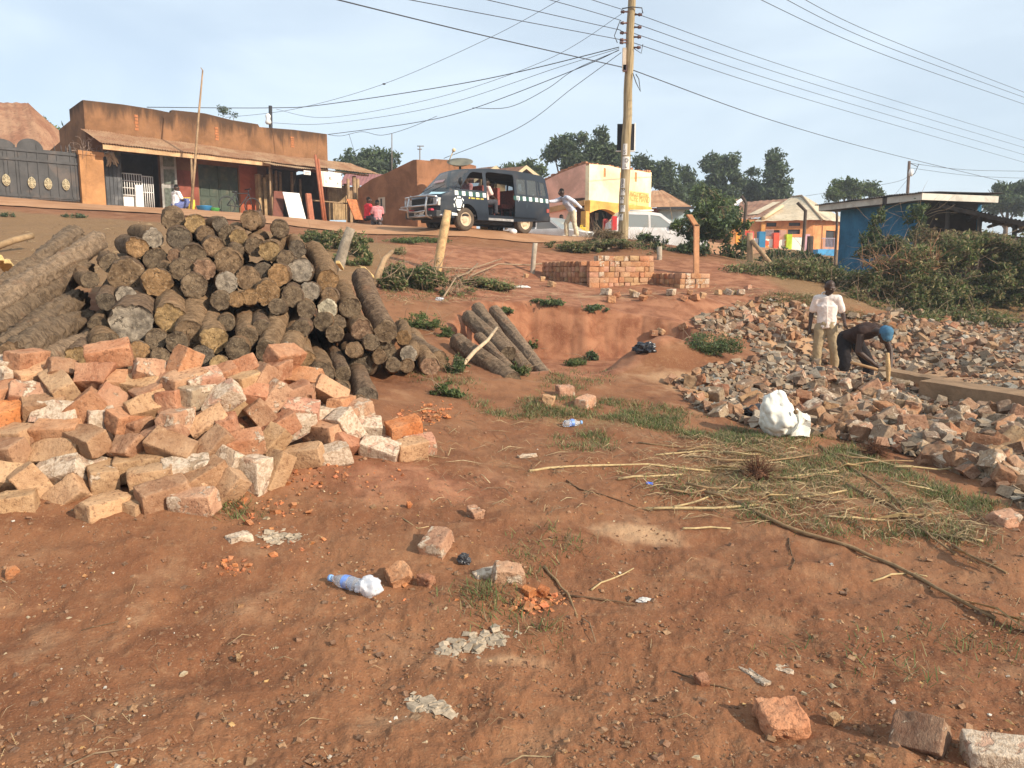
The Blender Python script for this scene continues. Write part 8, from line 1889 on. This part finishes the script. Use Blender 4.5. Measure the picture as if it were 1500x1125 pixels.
def build_people():
    kh = cloth('khaki_trousers', (.34, .26, .16)); whs = cloth('pale_pink_white_shirt', (.76, .66, .60))
    J = dict(STAND); J.update(hfw=(.55, -.75, -.45), hup=(.2, -.35, .9), head=(.03, -.05, 1.59), el=(.27, .08, 1.12), hl=(.30, -.08, .98), er=(-.26, .06, 1.11), hr=(-.27, .0, .86), al=(.19, .06, .08), kl=(.16, -.03, .49), tl=(.24, -.08, .04), ar=(-.13, .0, .08), kr=(-.12, -.04, .48), pelvis=(.01, 0, .93))
    f = P(1206, 549, 14.1); f.z = min(f.z, H(f.x, f.y)) - .02
    B = person('man standing in pale open-necked shirt and khaki trousers, looking down at the rubble', f, R(-22), J, .011, whs, kh, cloth('dusty_white_boots', (.5, .46, .40)), hair=False, curl=.55)
    blob('hair', [([Vector((.01, -.005, 1.645)), Vector((.012, -.01, 1.652))], [.080, .080], None)], HAIRM, .012, 1, B)
    m = MB(); m.tube([(.0, -.175, 1.33), (.01, -.165, 1.1), (.01, -.16, .92)], .007, 5); m.build('placket', plain('placket_white', (.80, .72, .66), .1), B)
    # the man bending over his work
    f = P(1262, 577, 11.6); f.z = min(f.z, H(f.x, f.y)) - .02
    J = dict(pelvis=(0, .34, .84), chest=(0, -.06, .98), neck=(0, -.27, .97), head=(0, -.40, .93), sl=(.19, -.14, .97), sr=(-.19, -.14, .97), el=(.27, -.22, .68), er=(-.25, -.17, .68), hl=(.17, -.36, .44), hr=(-.06, -.30, .50), pl=(.10, .33, .80), pr=(-.10, .34, .80), kl=(.16, .06, .46), kr=(-.20, .14, .46), al=(.15, .10, .08), ar=(-.24, .28, .08), tl=(.18, -.06, .04), tr=(-.27, .12, .04), hup=(0, -.72, .45), hfw=(0, -.45, -.85))
    vest = cloth('dark_brown_vest', (.045, .028, .024)); dt = cloth('near_black_trousers', (.025, .021, .022))
    B = person('man bent double in dark vest and blue woolly cap, working with a wooden-handled hoe', f, R(16), J, .011, vest, dt, cloth('dark_dusty_shoes', (.10, .07, .055)), hair=False, sleeves='none', cap=cloth('blue_woolly_cap', (.07, .17, .27), scale=30), palms=((0, 0, -1), (0, 0, -1)), curl=1.15)
    bpy.context.view_layer.update(); W = B.matrix_world
    a, b = W @ Vector((.17, -.40, .37)), W @ Vector((-.06, -.335, .435)); d = (b - a).normalized()
    d0 = Vector((-.86, .25, .28)).normalized(); mid = W @ Vector((0, -.345, .43))
    h0, h1 = b + d * .38, a - d * .32
    m = MB(); m.tube([h0, h0.lerp(h1, .5), h1], [.021, .020, .018], 8); hoe = m.build('hoe', plain('smooth_hoe_handle', (.46, .28, .14), .2, 9, .7, .2)); tag(hoe, 'wooden-handled hoe held by the bending man', 'hoe')
    m = MB(); dd = (h1 - h0).normalized(); s = Vector((0, -1, 0)); m.hexa([h1 - s * .07, h1 + s * .07, h1 + s * .07 + dd * .03, h1 - s * .07 + dd * .03] + [q + Vector((-.05, 0, -.2)) + k for q, k in ((h1 - s * .09, Vector()), (h1 + s * .09, Vector()), (h1 + s * .09 + dd * .01, Vector()), (h1 - s * .09 + dd * .01, Vector()))]); m.build('blade', plain('rusty_blade', (.14, .10, .08), .3, 9, .6, .3), hoe)
    # man pushing at the rear of the minibus
    f = P(834, 348, 27.6); f.z = H(f.x, f.y)
    J = dict(pelvis=(.02, .10, .88), chest=(.02, -.14, 1.20), neck=(.0, -.25, 1.37), head=(.0, -.31, 1.50), sl=(.17, -.16, 1.32), sr=(-.16, -.22, 1.32), el=(.24, .10, 1.16), er=(-.18, -.47, 1.22), hl=(.24, .33, .98), hr=(-.14, -.70, 1.20), pl=(.10, .10, .84), pr=(-.08, .10, .84), kl=(.13, .13, .46), kr=(-.10, -.08, .46), al=(.14, .22, .08), ar=(-.11, -.05, .08), tl=(.14, .06, .04), tr=(-.11, -.2, .04), hfw=(-.1, -1, -.25), hup=(0, -.3, 1))
    person('young man in pale blue shirt and cream trousers pushing at the minibus rear', f, R(-72), J, .016, cloth('pale_blue_shirt', (.58, .62, .72), scale=22), cloth('cream_trousers', (.62, .54, .38)), cloth('pale_shoes', (.5, .45, .38)), sleeves='long', curl=.4)
    SIT = dict(STAND); SIT.update(pelvis=(0, .0, .28), chest=(0, -.05, .60), neck=(0, -.07, .79), head=(0, -.10, .92), sl=(.16, -.05, .72), sr=(-.16, -.05, .72), el=(.24, -.14, .46), er=(-.24, -.14, .46), hl=(.14, -.36, .40), hr=(-.14, -.36, .40), pl=(.09, 0, .26), pr=(-.09, 0, .26), kl=(.16, -.40, .42), kr=(-.16, -.40, .42), al=(.14, -.42, .08), ar=(-.14, -.42, .08), tl=(.15, -.56, .04), tr=(-.15, -.56, .04))
    def sit(lab, px, py, Y, yaw, shirt, trouser, sc=1.0, **k):
        p = P(px, py, Y); p.z = max(H(p.x, p.y), p.z - .02)
        return person(lab, p, R(yaw), SIT, .018, shirt, trouser, None, sc=sc, **k)
    sit('person in bright red shirt sitting at the roadside by the orange panel', 538, 331, 30.5, 130, cloth('bright_red_shirt', (.62, .045, .06)), cloth('dark_trousers', (.05, .05, .06)))
    sit('person in pink checked shirt sitting beside the one in red', 554, 333, 30, 200, cloth('pink_checked_shirt', (.62, .26, .27), scale=30, var=.3), cloth('grey_trousers', (.12, .11, .12)), .92)
    p = FR1.pt(FR1.u(257, -2.0, 300), -2.0, 0); p.z = FR1.h(257, 311, -2.0) + FR1.O.z
    person('person in white shirt and blue patterned skirt sitting before the first shop', p, R(150), SIT, .018, cloth('white_blouse', (.78, .76, .74)), None, None, skirt=cloth('blue_patterned_skirt', (.14, .17, .36), scale=40, var=.4), sc=.95)
    f = P(822, 352, 31.5); f.z = H(f.x, f.y) - .55
    person('person in white shirt under dark waistcoat behind the white car', f, R(25), STAND, .02, cloth('white_and_navy_shirt', (.10, .10, .19)), cloth('navy_trousers', (.05, .05, .1)), sc=.98)
    # passengers
    def rider(lab, x, y, shirt, yaw, dz=.68):
        bpy.context.view_layer.update(); p = VAN.matrix_world @ Vector((x, y, dz)); s2 = dict(SIT)
        for k in ('kl', 'kr', 'al', 'ar', 'tl', 'tr'): v = s2[k]; s2[k] = (v[0], v[1] + .05, v[2] - .12)
        person(lab, p, math.degrees(1) * 0 + VAN.rotation_euler.z + math.pi / 2 + R(yaw), s2, .02, shirt, cloth('rider_trousers', (.06, .06, .07)), hands=True, sc=.94)
    rider('passenger in pale pink shirt sitting in the open minibus doorway', VF - 1.98, .42, cloth('pale_pink_shirt', (.80, .58, .52)), 180)
    rider('passenger in dark patterned top on the middle seat of the minibus', VF - 2.75, .0, cloth('dark_red_top', (.20, .07, .07), var=.4), 0)
    rider('driver of the minibus, seen dimly through the open door window', VF - 1.40, .36, cloth('dark_pink_top', (.25, .12, .12), var=.4), 0, .72)
    # a jerrycan on the veranda, small things under the minibus
    for px, py, Y, lab, c in ((853, 340, 33.2, 'yellow jerrycan standing on the veranda beside the orange pillar', (.75, .52, .05)), (709, 337, 26.6, 'orange-yellow jerrycan seen under the minibus', (.70, .34, .04))):
        p = P(px, py, Y); m = MB(); m.box(p.x - .13, p.x + .13, p.y - .14, p.y + .14, p.z - .17, p.z + .2); m.bevel(.03, 2); m.box(p.x - .1, p.x + .02, p.y - .03, p.y + .03, p.z + .25, p.z + .29); m.box(p.x - .1, p.x - .06, p.y - .03, p.y + .03, p.z + .19, p.z + .26); m.box(p.x - .02, p.x + .02, p.y - .03, p.y + .03, p.z + .19, p.z + .26)
        o = m.build('jerrycan', plain('can_plastic', c, .1, 6, .4, .4, bump=0)); tag(o, lab, 'jerrycan'); m = MB(); m.lathe([(.035, p.z + .19), (.035, p.z + .25)], 8, M=Matrix.Translation((p.x + .08, p.y, 0))); m.build('cap', DARKM, o)
    p = P(752, 344, 25.2); p.z = H(p.x, p.y) + .03; m = MB(); m.ball(p + Vector((0, 0, .07)), .10, 3, (1.2, .8, .9))
    for v in m.bm.verts: v.co += (v.co - p).normalized() * (.06 * mnoise.noise(v.co * 7))
    tag(m.build('plastic_bag', WHITEM), 'white plastic bag on the road by the minibus rear wheel', 'bag')
build_people()
# ---------------------------------------------------------------- light
SUN_AZ = R(125); SUN_EL = R(28)
def build_light():
    w = bpy.data.worlds.new('World'); SC.world = w; w.use_nodes = True
    nt = w.node_tree; bg = nt.nodes['Background']
    sky = nt.nodes.new('ShaderNodeTexSky'); sky.sky_type = 'NISHITA'; sky.sun_disc = False
    sky.sun_elevation = SUN_EL; sky.sun_rotation = SUN_AZ; sky.air_density = 1.0; sky.dust_density = 2.5; sky.ozone_density = 1.5; sky.altitude = 1100
    # thin high cloud and haze: soft pale streaks laid over the clear sky
    tc = nt.nodes.new('ShaderNodeTexCoord'); mp = nt.nodes.new('ShaderNodeMapping'); mp.inputs['Scale'].default_value = (1.2, 1.2, 4.5)
    nt.links.new(tc.outputs['Generated'], mp.inputs[0])
    no = nt.nodes.new('ShaderNodeTexNoise'); no.inputs['Scale'].default_value = 1.7; no.inputs['Detail'].default_value = 5; no.inputs['Distortion'].default_value = .6
    nt.links.new(mp.outputs[0], no.inputs['Vector'])
    mr = nt.nodes.new('ShaderNodeMapRange'); mr.interpolation_type = 'SMOOTHSTEP'
    for i, q in enumerate((0, .30, .75, .50, .78)):
        if i: mr.inputs[i].default_value = q
    nt.links.new(no.outputs['Fac'], mr.inputs[0])
    mx = nt.nodes.new('ShaderNodeMix'); mx.data_type = 'RGBA'
    nt.links.new(mr.outputs[0], mx.inputs[0]); nt.links.new(sky.outputs[0], mx.inputs[6]); mx.inputs[7].default_value = (7.6, 8.7, 9.5, 1)
    nt.links.new(mx.outputs[2], bg.inputs[0]); bg.inputs[1].default_value = .1
    L = bpy.data.lights.new('sun', 'SUN'); L.energy = 4.6; L.angle = R(.6); L.color = (1, .87, .70)
    o = bpy.data.objects.new('sun', L); COL.objects.link(o)
    d = Vector((math.sin(SUN_AZ) * math.cos(SUN_EL), math.cos(SUN_AZ) * math.cos(SUN_EL), math.sin(SUN_EL)))
    o.rotation_euler = d.to_track_quat('Z', 'Y').to_euler(); o.location = d * 50
    vs = SC.view_settings; SC.display_settings.display_device = 'sRGB'
    vs.view_transform = 'Standard'; vs.look = 'None'; vs.exposure = .43; vs.gamma = 1; vs.use_curve_mapping = False
    SC.cycles.max_bounces = 6; SC.cycles.diffuse_bounces = 3; SC.cycles.glossy_bounces = 3; SC.cycles.transparent_max_bounces = 12
    SC.cycles.use_adaptive_sampling = True; SC.cycles.use_denoising = True
build_light()
# ---------------------------------------------------------------- air
def build_haze():
    m = MB(); m.box(-1600, 1600, -1600, 1600, -14, 24); t = NT('haze_air'); t.n.remove(t.b)
    v = t.N('ShaderNodeVolumePrincipled'); v.inputs['Color'].default_value = (.86, .92, 1, 1); v.inputs['Density'].default_value = .0014; v.inputs['Anisotropy'].default_value = .2
    t.t.links.new(v.outputs[0], t.out.inputs['Volume']); tag(m.build('haze', t.m), kind='stuff')
build_haze()
